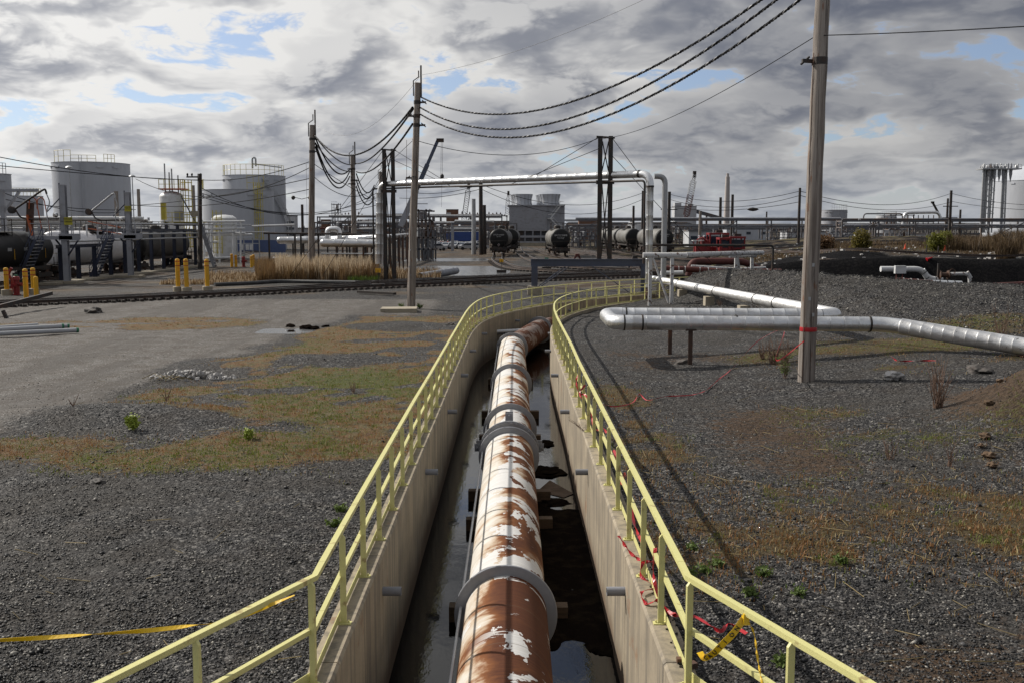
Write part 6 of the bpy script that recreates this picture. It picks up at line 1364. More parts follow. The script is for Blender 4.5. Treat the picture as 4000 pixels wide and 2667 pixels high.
for i in range(3):
    xa, xb = (x0_, x1_) if i % 2 == 0 else (x1_, x0_); mb = MB(); mb.bar((xa, -.9, zs_[i]), (xb, -.9, zs_[i + 1]), .12, .3); mb.bar((xa, -.9, zs_[i] + 1), (xb, -.9, zs_[i + 1] + 1), .08)
    for t in np.linspace(0, 1, 9): mb.box((xa + (xb - xa) * t, -.7, zs_[i] + (zs_[i + 1] - zs_[i]) * t), (.35, .8, .06))
    mb.build('stair_flight', MT['white'], CT); MB().box((xb, -.6, zs_[i + 1]), (1.5, 1.2, .16)).build('stair_landing', MT['white'], CT); MB().path([(xb - .7, -1.2, zs_[i + 1] + 1), (xb + .7, -1.2, zs_[i + 1] + 1)], .06, 4).build('landing_rail', MT['white'], CT)
# chimney, conveyor, gas tank, far tanks
Y = 900.; c = at(2838, 870, Y); t = at(2838, 692, Y); root = empty('chimney', (c.x, Y, 0), label='tall slim pale chimney on the right skyline', cat='chimney'); rr = 2.7; MB().lathe([(rr * 1.15, 0), (rr, t.z * .3), (rr * .72, t.z * .96), (rr * .72, t.z)], (0, 0, 0), 20).build('shaft', MT['chip'], root, smooth=True); MB().lathe([(rr * .5, 0), (rr * .45, 3)], (0, 0, t.z), 14).build('flue', MT['chip'], root)
a, b_ = at(2715, 826, 700), at(2830, 858, 700); o = MB().bar(Vector(), b_ - a, 2.2, 2.4).build('conveyor', MT['plant']); o.location = a; tag(o, 'sloping covered conveyor between the pale building and the tall chimney', 'conveyor')
storage_tank(3212, 3308, 822, 420, 'grey square-looking tank with roof railing right of the leaning pole', mat='grey_paint', arcs=[(240, 330, 2.2)], rail='galv', cone=.3)
storage_tank(3425, 3500, 843, 420, 'low pale tank behind the pipe hoops at the right', mat='bldg', arcs=[(180, 360, 1.6)], rail='galv', cone=.2)
storage_tank(2452, 2540, 880, 270, 'low white tank glimpsed beneath the long pipe rack', mat='white', arcs=[(180, 360, .6)], rail='galv', cone=.1)
gt, c, rr, h = storage_tank(3868, 4330, 712, 330, 'huge pale gas tank at the right edge with a pipe tower on its shoulder', arcs=[(265, 300, 1.5)], cone=9., rail='galv', name='gas_tank')
rt = empty('pipe_tower', at(3850, 860, 312), label='tall bundle of pipes and ladders with a cluttered top platform beside the huge gas tank', cat='pipe tower'); o_ = rt.location; zt_ = at(3850, 662, 312).z; rn = random.Random(5)
for x in (-1.4, -.9, -.2, .6, 1.3, 2.2, 4.6, 5.1, 5.7): MB().tube((x, rn.uniform(-.5, .5), -4), (x, 0, zt_ - o_.z), rn.uniform(.22, .4), n=8).build('riser', MT['galv'], rt, smooth=True)
MB().box((3.2, 0, zt_ - o_.z), (12, 5, .35)).build('top_platform', MT['galv'], rt)
for z in np.arange(2, zt_ - o_.z - 2, 3.6): mb = MB(); mb.bar((-1.6, 0, z), (2.4, 0, z), .22); mb.bar((-1.6, 0, z), (2.4, 0, z + 3.4), .14); mb.bar((2.4, 0, z), (-1.6, 0, z + 3.4), .14); mb.bar((4.4, 0, z), (5.9, 0, z), .2); mb.build('tie_frame', MT['galv'], rt)
for i in range(26): x = rn.uniform(-2.5, 9); hh = rn.uniform(.6, 1.8); MB().lathe([(.15, 0), (.35, hh * .3), (.3, hh * .6), (.12, hh)], (x, rn.uniform(-2, 2), zt_ - o_.z), 8).build('relief_valve', MT[rn.choice(('grey_paint', 'galv', 'plant'))], rt)
for x in (0, 1.5, 3.0, 4.2, 6.5): MB().lathe([(.5, 0), (.5, -1.6), (.08, -4)], (x, -1, zt_ - o_.z), 8).build('drip_cone', MT['grey_paint'], rt)
mb = MB(); [mb.bar((x, -2.4, zt_ - o_.z), (x, -2.4, zt_ - o_.z + 1.3), .08) for x in np.linspace(-2.8, 9, 12)]; mb.bar((-2.8, -2.4, zt_ - o_.z + 1.3), (9, -2.4, zt_ - o_.z + 1.3), .08); mb.build('platform_railing', MT['galv'], rt)
# exchangers with pipe hoops at the right
root = empty('exchanger_bank', at(3530, 850, 275), label='bank of horizontal exchangers under a big silver pipe hoop at the right', cat='heat exchanger'); o_ = root.location
MB().path(rounded([at(3526, 880, 275) - o_, at(3534, 832, 275) - o_, at(3668, 830, 275) - o_, at(3674, 862, 275) - o_], 1.2, 4), .42, 10).build('pipe_hoop', MT['alu'], root, smooth=True)
for i in range(6): MB().tube(Vector((1.2 + i * 1.5, 1, -.8)), Vector((1.2 + i * 1.5, 6, -.8)), .55, n=12).build('exchanger_shell', MT['galv'], root, smooth=True)
for i in range(8): MB().bar((i * 1.4, .5, -4), (i * 1.4, .5, .6), .2).build('column', MT['plant'], root)
run('pipe_hoop', [at(3372, 860, 262), at(3375, 836, 262), at(3525, 836, 262), at(3525, 858, 262)], .17, 'plant', 'thin dark pipe hoop above the right-hand pipe rack', rad=.8)
# cranes
def lattice_boom(p, q, w_, label, mat, n=16, colour2=None):
    p, q = Vector(p), Vector(q); root = empty('crane', p, label=label, cat='crane'); d = q - p; x = d.cross(Vector((0, 1, 0))).normalized() * w_ / 2; y = Vector((0, w_ / 2, 0))
    for i in range(n):
        a, b_ = d * (i / n), d * ((i + 1) / n); k = 1 if .08 < (i + .5) / n < .85 else .55; mb = MB()
        for sx, sy in ((-1, -1), (1, -1), (1, 1), (-1, 1)): mb.bar(a + x * sx * k + y * sy * k, b_ + x * sx * k + y * sy * k, w_ * .09)
        mb.bar(a - x * k - y * k, b_ + x * k - y * k, w_ * .06); mb.bar(a + x * k - y * k, b_ - x * k - y * k, w_ * .06); mb.bar(a - x * k + y * k, b_ + x * k + y * k, w_ * .06)
        mb.build('boom_bay', MT[colour2 if colour2 and i > n * .5 else mat], root)
    MB().box(d, (w_ * .6, w_ * .6, w_ * 1.2)).build('boom_head', MT['black_steel'], root); MB().path([d, d + Vector((w_ * .1, 0, -d.z * .35))], .05, 4).build('hoist_line', MT['wire'], root); return root
lattice_boom(at(1811, 870, 420), at(1831, 728, 420), 1.9, 'distant grey lattice crane boom left of the cooling tower', 'plant')
lattice_boom(at(1980, 850, 500), at(1986, 756, 500), 1.8, 'short grey lattice boom just left of the cooling tower', 'plant', 10)
lattice_boom(at(2678, 860, 500), at(2713, 682, 500), 2.6, 'tall leaning red and white lattice crane boom on the right skyline', 'redpaint', 20, 'white')
root = empty('mobile_crane', at(1565, 885, 140), label='dark telescopic crane boom rising behind the rust-stained pole', cat='crane'); o_ = root.location; q = at(1711, 548, 140) - o_
MB().bar(Vector(), q * .42, .75).build('boom_base', MT['grey_paint'], root); MB().bar(q * .36, q * .72, .58).build('boom_section', MT['blue_frame'], root); MB().bar(q * .68, q, .42).build('boom_tip', MT['blue_frame'], root); MB().box(q + Vector((.3, 0, -.05)), (1.0, .5, .5)).build('sheave_head', MT['black_steel'], root)
for dx in (.45, .65): MB().path([q + Vector((dx, 0, -.2)), q + Vector((dx - .1, 0, -4.7))], .02, 4).build('hoist_line', MT['wire'], root)
MB().lathe([(.05, 0), (.25, -.2), (.28, -.5), (.1, -.8)], q + Vector((.52, 0, -4.6)), 10).build('hook_block', MT['black_steel'], root); MB().path([q + Vector((.5, 0, -5.3)), q + Vector((.4, 0, -9.2))], .015, 4).build('hook_line', MT['wire'], root)
root = empty('mobile_crane', at(3680, 860, 300), label='small dark crane boom leaning left beside the two-crossarm pole', cat='crane'); o_ = root.location; q = at(3643, 792, 300) - o_; MB().bar(Vector(), q, .5).build('boom', MT['black_steel'], root); MB().box(q, (.9, .5, .6)).build('sheave_head', MT['black_steel'], root)

# ================================================================== TRAILER, PARKED CARS, PEOPLE
Y = 262.; a, b_ = at(1745, 905, Y), at(1872, 905, Y); L = b_.x - a.x; root = empty('trailer', (a.x + L / 2, Y, 0), label='long bright blue box trailer behind the parked cars', cat='trailer')
zt_ = at(1800, 906, Y).z; MB().box((0, 0, (zt_ + 1.1) / 2), (L, 2.6, zt_ - 1.1)).build('box_body', MT['blue'], root); MB().box((0, 0, zt_ + .03), (L + .05, 2.65, .12)).build('roof', MT['white'], root); MB().box((L * .1, -1.25, 1.0), (L * .4, .1, .5)).build('side_skirt', MT['plant'], root)
for x in (-L * .38, -L * .3, L * .34): MB().lathe([(.5, -.15), (.5, .15)], (x, -1.1, .5), 14, axis=(0, 1, 0)).build('wheel', MT['rubber'], root)
def make_car():
    root = empty('parked_car', (0, 0, 0)); pr = [(-2.2, .35), (-2.25, .8), (-1.6, .95), (-.9, 1.45), (.7, 1.47), (1.5, 1.0), (2.2, .9), (2.25, .35)]
    n = len(pr); vs = [(x, -.85, z) for x, z in pr] + [(x, .85, z) for x, z in pr]; MB().add(vs, [tuple(range(n)), tuple(range(2 * n - 1, n - 1, -1))] + [(i, i + n, (i + 1) % n + n, (i + 1) % n) for i in range(n)]).build('body', MT['car'], root)
    for s in (-1, 1): MB().add([(-1.45, s * .86, .98), (-.85, s * .86, 1.38), (.65, s * .86, 1.40), (1.3, s * .86, 1.0)], [(0, 1, 2, 3) if s < 0 else (3, 2, 1, 0)]).build('side_window', MT['glass'], root)
    MB().add([(-1.55, -.75, .99), (-1.55, .75, .99), (-.95, .7, 1.43), (-.95, -.7, 1.43)], [(3, 2, 1, 0)]).build('windscreen', MT['glass'], root)
    w0 = None
    for x in (-1.4, 1.4):
        for y in (-.85, .85):
            o = MB().lathe([(.33, -.1), (.33, .1), (.2, .12), (.2, -.12)], (0, 0, 0), 14, axis=(0, 1, 0)).build('wheel', MT['rubber'], root) if w0 is None else w0.copy()
            if w0 is not None: COL.objects.link(o)
            w0 = w0 or o; o.location = (x, y, .33)
    return root
car0 = make_car(); adj = ['silver', 'pale', 'grey', 'white', 'shiny', 'dull', 'light', 'dusty', 'small', 'bright', 'low', 'plain', 'faded', 'glinting', 'compact', 'modest']
spots = [(1708, 238, 1.3), (1728, 228, 1.2), (1748, 222, 1.25), (1766, 228, 1.3), (1782, 222, 1.2), (1798, 230, 1.3), (1812, 222, 1.2), (1828, 232, 1.3), (1842, 224, 1.3), (1690, 215, .6), (1702, 205, .5), (1722, 246, 1.5), (1775, 246, 1.5), (1856, 246, 1.3), (1832, 212, .1), (1868, 214, .3)]
ordn = ['first', 'second', 'third', 'fourth', 'fifth', 'sixth', 'seventh', 'eighth', 'ninth', 'tenth', 'eleventh', 'twelfth', 'thirteenth', 'fourteenth', 'fifteenth', 'sixteenth']
order = sorted(range(16), key=lambda i: spots[i][0])
for i, (u, Y, a) in enumerate(spots):
    p = foot(u, 950, Y); lb = 'silver-grey parked car in front of the blue trailer, %s from the left of the lot' % ordn[order.index(i)]
    if i == 0: car0.location = p; car0.rotation_euler = (0, 0, a); tag(car0, lb, 'car', 'cars parked in the far lot')
    else: copy_tree(car0, p, a, lb)
def person(loc, rz, label, pose='stand', h=1.76, suit='orange_vest'):
    root = empty('person', loc, rz, label=label, cat='person', group='workers in orange'); k = h / 1.76
    J = {'pelvis': (0, 0, .95), 'chest': (0, 0, 1.28), 'neck': (0, 0, 1.48), 'head': (0, 0, 1.56), 'ls': (-.19, 0, 1.42), 'le': (-.26, .02, 1.14), 'lh': (-.24, -.12, .92), 'rs': (.19, 0, 1.42), 're': (.27, .02, 1.14), 'rh': (.24, -.14, .93), 'lk': (-.11, -.03, .50), 'lf': (-.12, .02, .08), 'lt': (-.13, -.14, .04), 'rk': (.11, -.03, .50), 'rf': (.12, .02, .08), 'rt': (.13, -.14, .04), 'lhip': (-.1, 0, .9), 'rhip': (.1, 0, .9)}
    N = list(J); E = [('pelvis', 'chest'), ('chest', 'neck'), ('neck', 'head'), ('chest', 'ls'), ('ls', 'le'), ('le', 'lh'), ('chest', 'rs'), ('rs', 're'), ('re', 'rh'), ('pelvis', 'lhip'), ('lhip', 'lk'), ('lk', 'lf'), ('lf', 'lt'), ('pelvis', 'rhip'), ('rhip', 'rk'), ('rk', 'rf'), ('rf', 'rt')]
    rad = dict(pelvis=.15, chest=.17, neck=.065, head=.07, ls=.075, le=.055, lh=.035, rs=.075, re=.055, rh=.035, lk=.07, lf=.05, lt=.04, rk=.07, rf=.05, rt=.04, lhip=.1, rhip=.1)
    me = bpy.data.meshes.new('body'); me.from_pydata([Vector(J[n_]) * k for n_ in N], [(N.index(a), N.index(b_)) for a, b_ in E], []); me.materials.append(MT[suit]); o = bpy.data.objects.new('body', me); COL.objects.link(o); o.parent = root
    o.modifiers.new('skin', 'SKIN'); me.skin_vertices or None
    for i, n_ in enumerate(N): me.skin_vertices[0].data[i].radius = (rad[n_] * k, rad[n_] * k * .85)
    me.skin_vertices[0].data[0].use_root = True; o.modifiers.new('sub', 'SUBSURF').render_levels = 1
    MB().blob((0, -.01, 1.64 * k), .105 * k, 2, .06, 2, (.85, 1, 1.15)).build('head', MT['skin'], root, smooth=True); MB().lathe([(.15, 0), (.13, .02), (.12, .09), (.04, .14)], (0, 0, 1.67 * k), 14).build('hard_hat', MT['white'], root, smooth=True); return root
for u, Y, rz, lb in ((1722, 232, .2, 'person in orange overalls and white hard hat, leftmost behind the parked cars'), (1731, 231, -.4, 'person in orange overalls close beside the leftmost worker'), (1749, 233, .5, 'person in orange overalls standing apart, nearest the tall grey post')):
    p = foot(u, 940, Y); person(p, rz, lb)

# ================================================================== RED TRACK MACHINES
def machine(u0, u1, vt, Y, label, kind):
    a, b_ = at(u0, vt, Y), at(u1, vt, Y); w_ = b_.x - a.x; z0 = .5; H_ = a.z - z0 - .3; root = empty('track_machine', (a.x + w_ / 2, Y, .3), label=label, cat='rail machine', group='red track machines')
    if kind == 'cab':
        mb = MB(); t = .2
        for x in (-w_ / 2 + t / 2, w_ / 2 - t / 2):
            for y in (0, 2.2): mb.bar((x, y, .6), (x, y, H_), t)
        mb.box((0, 1.1, H_ - .05), (w_ + .1, 2.5, .3)); mb.box((0, 1.1, 1.0), (w_, 2.3, .9)); mb.build('cab_frame', MT['red'], root)
        MB().box((0, .05, H_ * .66), (w_ - .4, .06, H_ * .42)).build('cab_window', MT['glass'], root); MB().box((0, 2.1, H_ * .66), (w_ - .4, .06, H_ * .42)).build('cab_window', MT['glass'], root)
        MB().box((.2, 1.1, H_ + .3), (1.0, .8, .35)).build('roof_unit', MT['black_steel'], root); MB().tube((-w_ * .3, .3, H_), (-w_ * .3, .3, H_ + .6), .08, n=8).build('exhaust', MT['chrome'], root)
        for s in (-1, 1): MB().bar((s * w_ * .42, -.1, .2), (s * w_ * .3, -.1, 2.0), .2).build('front_strut', MT['red'], root)
    else:
        mb = MB(); mb.box((0, .8, 1.3), (w_ * .8, 1.8, 1.0)); mb.box((w_ * .2, .8, 2.1), (w_ * .4, 1.5, .9)); mb.build('engine_cover', MT['red'], root)
        for i in range(6): x = -w_ * .45 + w_ * .15 * i; MB().bar((x, -.1, .3), (x + (.25 if i % 2 else -.2), -.1, 2.3), .13).build('work_arm', MT['red'], root)
        MB().path([(-w_ * .35, 0, 1.4), (-w_ * .3, 0, 2.6), (0, 0, 2.9), (w_ * .3, 0, 2.3)], .12, 6).build('boom', MT['red'], root); MB().box((-w_ * .25, .5, H_ - .2), (1.6, 1.4, .1)).build('canopy', MT['white'], root); MB().bar((-w_ * .3, .5, .8), (-w_ * .3, .5, H_ - .2), .08).build('canopy_post', MT['black_steel'], root)
        for s in (-.2, .1): MB().blob((s * w_, .4, H_ + .4), .2, 3, .1, 1).build('work_light', MT['chrome'], root)
    for x in (-w_ * .3, w_ * .3): MB().lathe([(.4, -.1), (.4, .1)], (x, -.1, .15), 14, axis=(0, 1, 0)).build('wheel', MT['black_steel'], root)
    return root
machine(2772, 2848, 900, 150, 'red rail machine with a blue-glazed cab, middle of the red machines', 'cab'); machine(2712, 2778, 922, 146, 'red rail machine full of work arms, leftmost of the red machines', 'arms')
machine(2812, 2856, 918, 144, 'narrow red cab frame in front of the blue-glazed machine', 'cab'); machine(2852, 2912, 914, 146, 'red rail machine with a wide windscreen, rightmost of the red machines', 'cab')
# ================================================================== MORE OF THE FAR PLANT
for args in ((1230, 1480, 360, 868, 'far dark pipe bank left of the left silver riser', 3, 2.0), (1480, 1980, 400, 842, 'farthest brownish pipe rack along the skyline', 3, 3.0), (2200, 2700, 420, 873, 'far dark pipe bank above the row of grey tank cars', 2, 2.4),
             (2700, 3300, 420, 880, 'far dark pipe bank above the red machines', 2, 2.2), (3280, 4200, 400, 876, 'far dark pipe bank left of the huge gas tank', 3, 2.0), (1640, 1990, 300, 890, 'low pipe rack just above the blue trailer', 2, 1.8)):
    pipe_rack(args[0], args[1], args[2], args[3], args[4], levels=args[5], dz=args[6], base=0, mats=('plant', 'galv', 'plant', 'rusty_steel', 'white'), step=7)
for u0, u1, vt, Y, lb in ((1330, 1380, 880, 260, 'dark steel frame left of the cable-loop pole'), (1400, 1460, 858, 340, 'dark frame with vessels just left of the left silver riser'), (1540, 1600, 850, 230, 'dark ladder-like frame right of the black lattice bent'),
                          (1692, 1750, 880, 240, 'dark frame left of the blue trailer'), (2240, 2330, 900, 235, 'low dark braced frame behind the rusty lattice bent'), (2640, 2700, 885, 260, 'dark frame left of the red machines'), (3010, 3110, 884, 300, 'dark frame with braces left of the slim dark pole'), (3250, 3330, 884, 300, 'dark frame right of the leaning pole')):
    structure(u0, u1, vt, Y, lb, 4, 3)
for u0, u1, vt, Y, mt, lb in ((2680, 2800, 903, 250, 'bldg', 'long pale low shed behind the red machines'), (2360, 2450, 912, 262, 'bldg', 'pale low shed behind the grey tank cars'), (3060, 3320, 906, 330, 'bldg', 'long pale low wall-like shed behind the leaning pole'), (3330, 3700, 915, 360, 'bldg', 'long pale shed along the foot of the right-hand pipe rack'),
                              (1100, 1500, 893, 380, 'bldg', 'long pale low shed right of the low wide white tank'), (2830, 3000, 888, 380, 'tank_white', 'pale blocky plant building seen under the pipe rack'), (1500, 1700, 880, 420, 'brick', 'brown low building behind the dark process units'), (1800, 1990, 866, 420, 'brick', 'brown low building left of the cooling tower')):
    a, b_ = at(u0, vt, Y), at(u1, vt, Y); w_ = b_.x - a.x; root = empty('shed', (a.x + w_ / 2, Y, 0), label=lb, cat='shed'); MB().box((0, 0, a.z / 2), (w_, 8, a.z)).build('wall', MT[mt], root); MB().box((0, 0, a.z + .1), (w_ + .4, 8.6, .25)).build('roof', MT['plant'], root)
    k0 = None
    for i in range(max(3, int(w_ / 6))):
        o = MB().box((0, 0, 0), (1.6, .1, 1.0)).build('window', MT['glass'], root) if k0 is None else k0.copy()
        if k0 is not None: COL.objects.link(o)
        k0 = k0 or o; o.location = (-w_ / 2 + w_ * (i + .5) / max(3, int(w_ / 6)), -4.03, a.z * .55)
rn = random.Random(3); v0 = None                                # vent stubs along the skyline rack
root = empty('vent_row', (0, 0, 0), label='row of short vent stubs standing along the skyline rack left of the cooling tower', cat='vents')
for u in list(range(1310, 1420, 13)) + list(range(1790, 1985, 15)):
    p = at(u, 846, 332); o = MB().lathe([(.3, 0), (.3, .9), (.6, 1.0), (.5, 1.5), (.1, 1.9)], (0, 0, 0), 8).build('vent', MT['plant'], root) if v0 is None else v0.copy()
    if v0 is not None: COL.objects.link(o)
    v0 = v0 or o; o.location = p; o.scale = (.45, .45, rn.uniform(.3, .9))
MT['hazewood'] = simple('bare_winter_treeline', (.12, .11, .10), .95, 0, (.16, .15, .13), .3, .6)
# distant bare treeline and scrub
def fuzz(name, n, x0, x1, y0, y1, hmin, hmax, mat, wd=.35, kind='stuff'):
    x = RNG.uniform(x0, x1, n); y = RNG.uniform(y0, y1, n); return blades(name, x, y, hmin, hmax, wd, [mat], .5)
fuzz('treeline', 5000, -300, 420, 560, 760, 3, 7.5, MT['hazewood'], .9)

# ================================================================== BOLLARDS, HYDRANTS, TRACKSIDE THINGS
def bollard(u, v, vtop, label, base=True, short=False):
    p = on(u, v, .05); p.z = zat(p.x, p.y); h = at(u, vtop, p.y).z - p.z; root = empty('bollard', p, label=label, cat='bollard', group='yellow safety bollards'); r_ = .155 if not short else .145
    MB().lathe([(r_, 0), (r_, h - .16), (r_ * .96, h - .08), (r_ * .7, h - .02), (.02, h)], (0, 0, 0), 18).build('sleeve', MT['yellow'], root, smooth=True)
    if not short:
        for z in (h - .22, h - .52): MB().lathe([(r_ + .003, z), (r_ + .003, z + .05)], (0, 0, 0), 18, cap=False).build('reflective_band', MT['redtape'], root)
    if base: MB().lathe([(.36, -.1), (.36, .38), (.33, .42)], (0, 0, 0), 18).build('concrete_base', MT['slab'], root)
    return root
bollard(28, 1150, 1046, 'yellow bollard on a concrete base, nearest the left edge of the view'); bollard(103, 1162, 1050, 'yellow bollard with no base visible, beside the red hydrant', False); bollard(133, 1148, 1046, 'yellow bollard directly behind the short cut-off one'); bollard(143, 1162, 1080, 'short plain yellow post with a cut-off flat top', False, True)
bollard(697, 1140, 1011, 'yellow bollard, first of three by the spoil mound'); bollard(730, 1141, 1011, 'yellow bollard, second of three by the spoil mound'); bollard(811, 1138, 1012, 'yellow bollard standing in front of the spoil mound')
bollard(906, 1042, 992, 'small far yellow bollard, leftmost by the far hydrant', False); bollard(922, 1042, 996, 'small far yellow bollard immediately left of the far hydrant', False); bollard(983, 1044, 999, 'small far yellow bollard, front one right of the far hydrant', False); bollard(991, 1038, 995, 'small far yellow bollard, rear one right of the far hydrant', False)
def hydrant(u, v, s, label):
    p = on(u, v, .05); p.z = zat(p.x, p.y); root = empty('hydrant', p, label=label, cat='hydrant', group='red fire hydrants'); MB().lathe([(.2 * s, 0), (.2 * s, .06), (.14 * s, .08), (.14 * s, .75 * s), (.19 * s, .78 * s), (.16 * s, .92 * s), (.05 * s, 1.0 * s)], (0, 0, 0), 16).build('barrel', MT['red'], root, smooth=True)
    MB().tube((0, 0, .55 * s), (.34 * s, -.1, .55 * s), .09 * s, n=10).build('outlet', MT['red'], root); MB().tube((0, 0, .5 * s), (-.05, -.32 * s, .5 * s), .1 * s, n=10).build('outlet', MT['red'], root); MB().lathe([(.1 * s, .9 * s), (.1 * s, 1.02 * s)], (0, 0, 0), 8).build('cap', MT['green'], root)
    return root
hydrant(66, 1150, 1.35, 'red fire hydrant with a green top between the left bollards'); hydrant(952, 1042, 1.3, 'small far red hydrant between two pairs of bollards')
p = on(45, 1146, .05); o = MB().path(rounded([(0, 0, 0), (.1, 0, .9), (-.15, 0, 1.3), (.1, 0, 1.75)], .1, 3), .10, 8).build('red_standpipe', MT['red'], smooth=True); o.location = p; tag(o, 'bent red standpipe between the left bollard and the hydrant', 'standpipe')
# long corrugated hose and culvert
hp = [on(820, 1118, .1), on(960, 1112, .1), on(1080, 1104, .12), on(1250, 1106, .12), on(1500, 1110, .12)]
o = MB().path([Vector((a.x, a.y + 1.2, zat(a.x, a.y + 1.2) + .13)) for a in catmull([(q.x, q.y) for q in hp], 8)], .17, 10).build('drain_hose', MT['hose'], smooth=True); tag(o, 'long black corrugated drain pipe lying between the tracks and the reeds', 'drain pipe')
root = empty('culvert_pipe', (0, 0, 0), label='grey corrugated culvert pipe lying at the edge of the puddle', cat='culvert pipe'); a, b_ = on(1640, 1082, .35), on(1782, 1058, .5)
MB().lathe([(.33, 0)] + [(.33 + .02 * (i % 2), (b_ - a).length * i / 40) for i in range(1, 41)] + [(.27, (b_ - a).length), (.27, (b_ - a).length - 1.5)], a, 18, axis=(b_ - a), cap=False).build('corrugated_shell', MT['pvc'], root, smooth=True); MB().lathe([(.268, 0), (.26, .02)], b_ - (b_ - a).normalized() * 1.2, 18, axis=(b_ - a)).build('inside_shade_disc', MT['mudm'], root)  # dark disc painted as the shade inside the pipe
def switch_stand(u, v, h, label, yellow=True):
    p = on(u, v, .1); p.z = zat(p.x, p.y); root = empty('switch_stand', p, label=label, cat='switch stand', group='railway switch stands'); MB().box((0, 0, .2), (1.0, .5, .3)).build('throw_box', MT['black_steel'], root); MB().bar((0, 0, .3), (0, 0, h), .05).build('mast', MT['black_steel'], root)
    MB().box((0, 0, h), (.42, .05, .32)).build('target', MT['yellow'] if yellow else MT['green'], root); return root
switch_stand(1478, 1122, 1.35, 'switch stand with a yellow target in front of the black lattice bent'); switch_stand(1959, 1062, 1.3, 'switch stand with a thin mast by the curve near the black tank car'); switch_stand(2135, 1052, 1.2, 'switch stand with a green target behind the blue frame', False)
a, b_ = on(1400, 1140, .12), on(1542, 1148, .12); o = MB().bar(Vector(), b_ - a, .3, .16).build('switch_tie', MT['tie']); o.location = a; tag(o, 'long dark headblock timber on the gravel below the yellow switch target', 'timber')
# two A shaped track bumpers
for u, Y, lb in ((2255, 118, 'small dark red A-shaped bumper below the lettered tank car'), (2480, 112, 'black A-shaped track bumper behind the blue beam')):
    p = foot(u, 1010, Y); root = empty('track_bumper', p, label=lb, cat='track bumper', group='track bumpers'); m_ = 'redpaint' if u < 2300 else 'black_steel'
    for s in (-1, 1): MB().bar((s * .75, 0, 0), (s * .15, .0, 1.35), .14, .2).build('strut', MT[m_], root)
    MB().box((0, 0, 1.35), (.5, .5, .35)).build('buffer', MT[m_], root)
# white floodlight heads, cones, stakes on the rough ground
for u, v, lb in ((3536, 966, 'small orange marker cone on the dark rough ground, left one'), (3690, 975, 'small orange and white marker cone on the dark rough ground, right one')):
    p = at(u, v, 108); p.z = zat(p.x, p.y); o = MB().lathe([(.2, 0), (.2, .04), (.12, .05), (.03, .6)], (0, 0, 0), 12).build('marker_cone', MT['cone']); o.location = p; tag(o, lb, 'cone', 'marker cones')
p = at(3620, 1001, 84.5); p.z = zat(p.x, p.y) + .15; o = MB().lathe([(.16, 0), (.16, .04), (.11, .05), (.03, .6)], (0, 0, 0), 12, axis=(1, .2, .35)).build('fallen_cone', MT['redtape']); o.location = p; tag(o, 'bright red cone lying on the crest of the dark berm', 'cone')
for u, v, Y, h, lb in ((3102, 1034, 63, .9, 'short pale stake leaning on the berm left of the leaning pole'), (3619, 948, 100, 1.0, 'short black post on the dark rough ground'), (3664, 958, 98, .9, 'shorter black post on the dark rough ground')):
    p = at(u, v, Y); p.z = zat(p.x, p.y); o = MB().bar((0, 0, -.1), (.08, 0, h), .09).build('stake', MT['slab' if Y < 70 else 'black_steel']); o.location = p; tag(o, lb, 'stake')
# debris on the rough ground
rn = random.Random(8)
def litter():
    mb = MB()
    for i in range(420):
        u = rn.uniform(2950, 4000); Y = rn.uniform(86, 160); p = at(u, 900, Y); p.z = zat(p.x, p.y); s = rn.uniform(.08, .28); mb.box(p + Vector((0, 0, s * .3)), (s * 1.5, s, s * .6), Matrix.Rotation(rn.uniform(0, 3), 3, 'Z') @ Matrix.Rotation(rn.uniform(-.4, .4), 3, 'X'))
    return tag(mb.build('rubble', MT['stone_w']), kind='stuff')
litter()
# ================================================================== LEFT FOREGROUND THINGS
# bundle of grey conduit with green caps
for i, (u0, v0, u1, v1, rr, lb) in enumerate(((-60, 1284, 148, 1272, .085, 'short pale grey conduit at the back of the bundle on the ground'), (-60, 1296, 245, 1278, .11, 'thick pale grey conduit with a green cap, middle of the bundle'), (-60, 1290, 268, 1276, .09, 'pale grey conduit with a green cap, second in the bundle'), (-60, 1313, 302, 1290, .10, 'front pale grey conduit with a green cap, longest of the bundle'))):
    a, b_ = on(u0, v0, .1), on(u1, v1, .1); a.z = zat(a.x, a.y) + rr + .04; b_.z = zat(b_.x, b_.y) + rr + .04; root = empty('conduit', a, label=lb, cat='conduit', group='grey conduits lying on the ground'); d = b_ - a; MB().tube(Vector(), d, rr, n=14).build('pipe_run', MT['pvc_lt'], root, smooth=True)
    if i: MB().tube(d * .985, d * 1.012, rr * 1.08, n=14).build('end_cap', MT['green'], root, smooth=True)
a, b_ = on(-60, 1232, .1), on(202, 1163, .5); a.z = .35; b_.z = .75; root = empty('steel_ramp', a, label='dark steel beam propped up at the left edge in front of the track', cat='steel beam'); d = b_ - a; MB().bar(Vector(), d, .16, .2).build('beam', MT['black_steel'], root); MB().bar((1.0, -.1, 0), (1.2, -.1, -.5), .15).build('prop', MT['black_steel'], root);
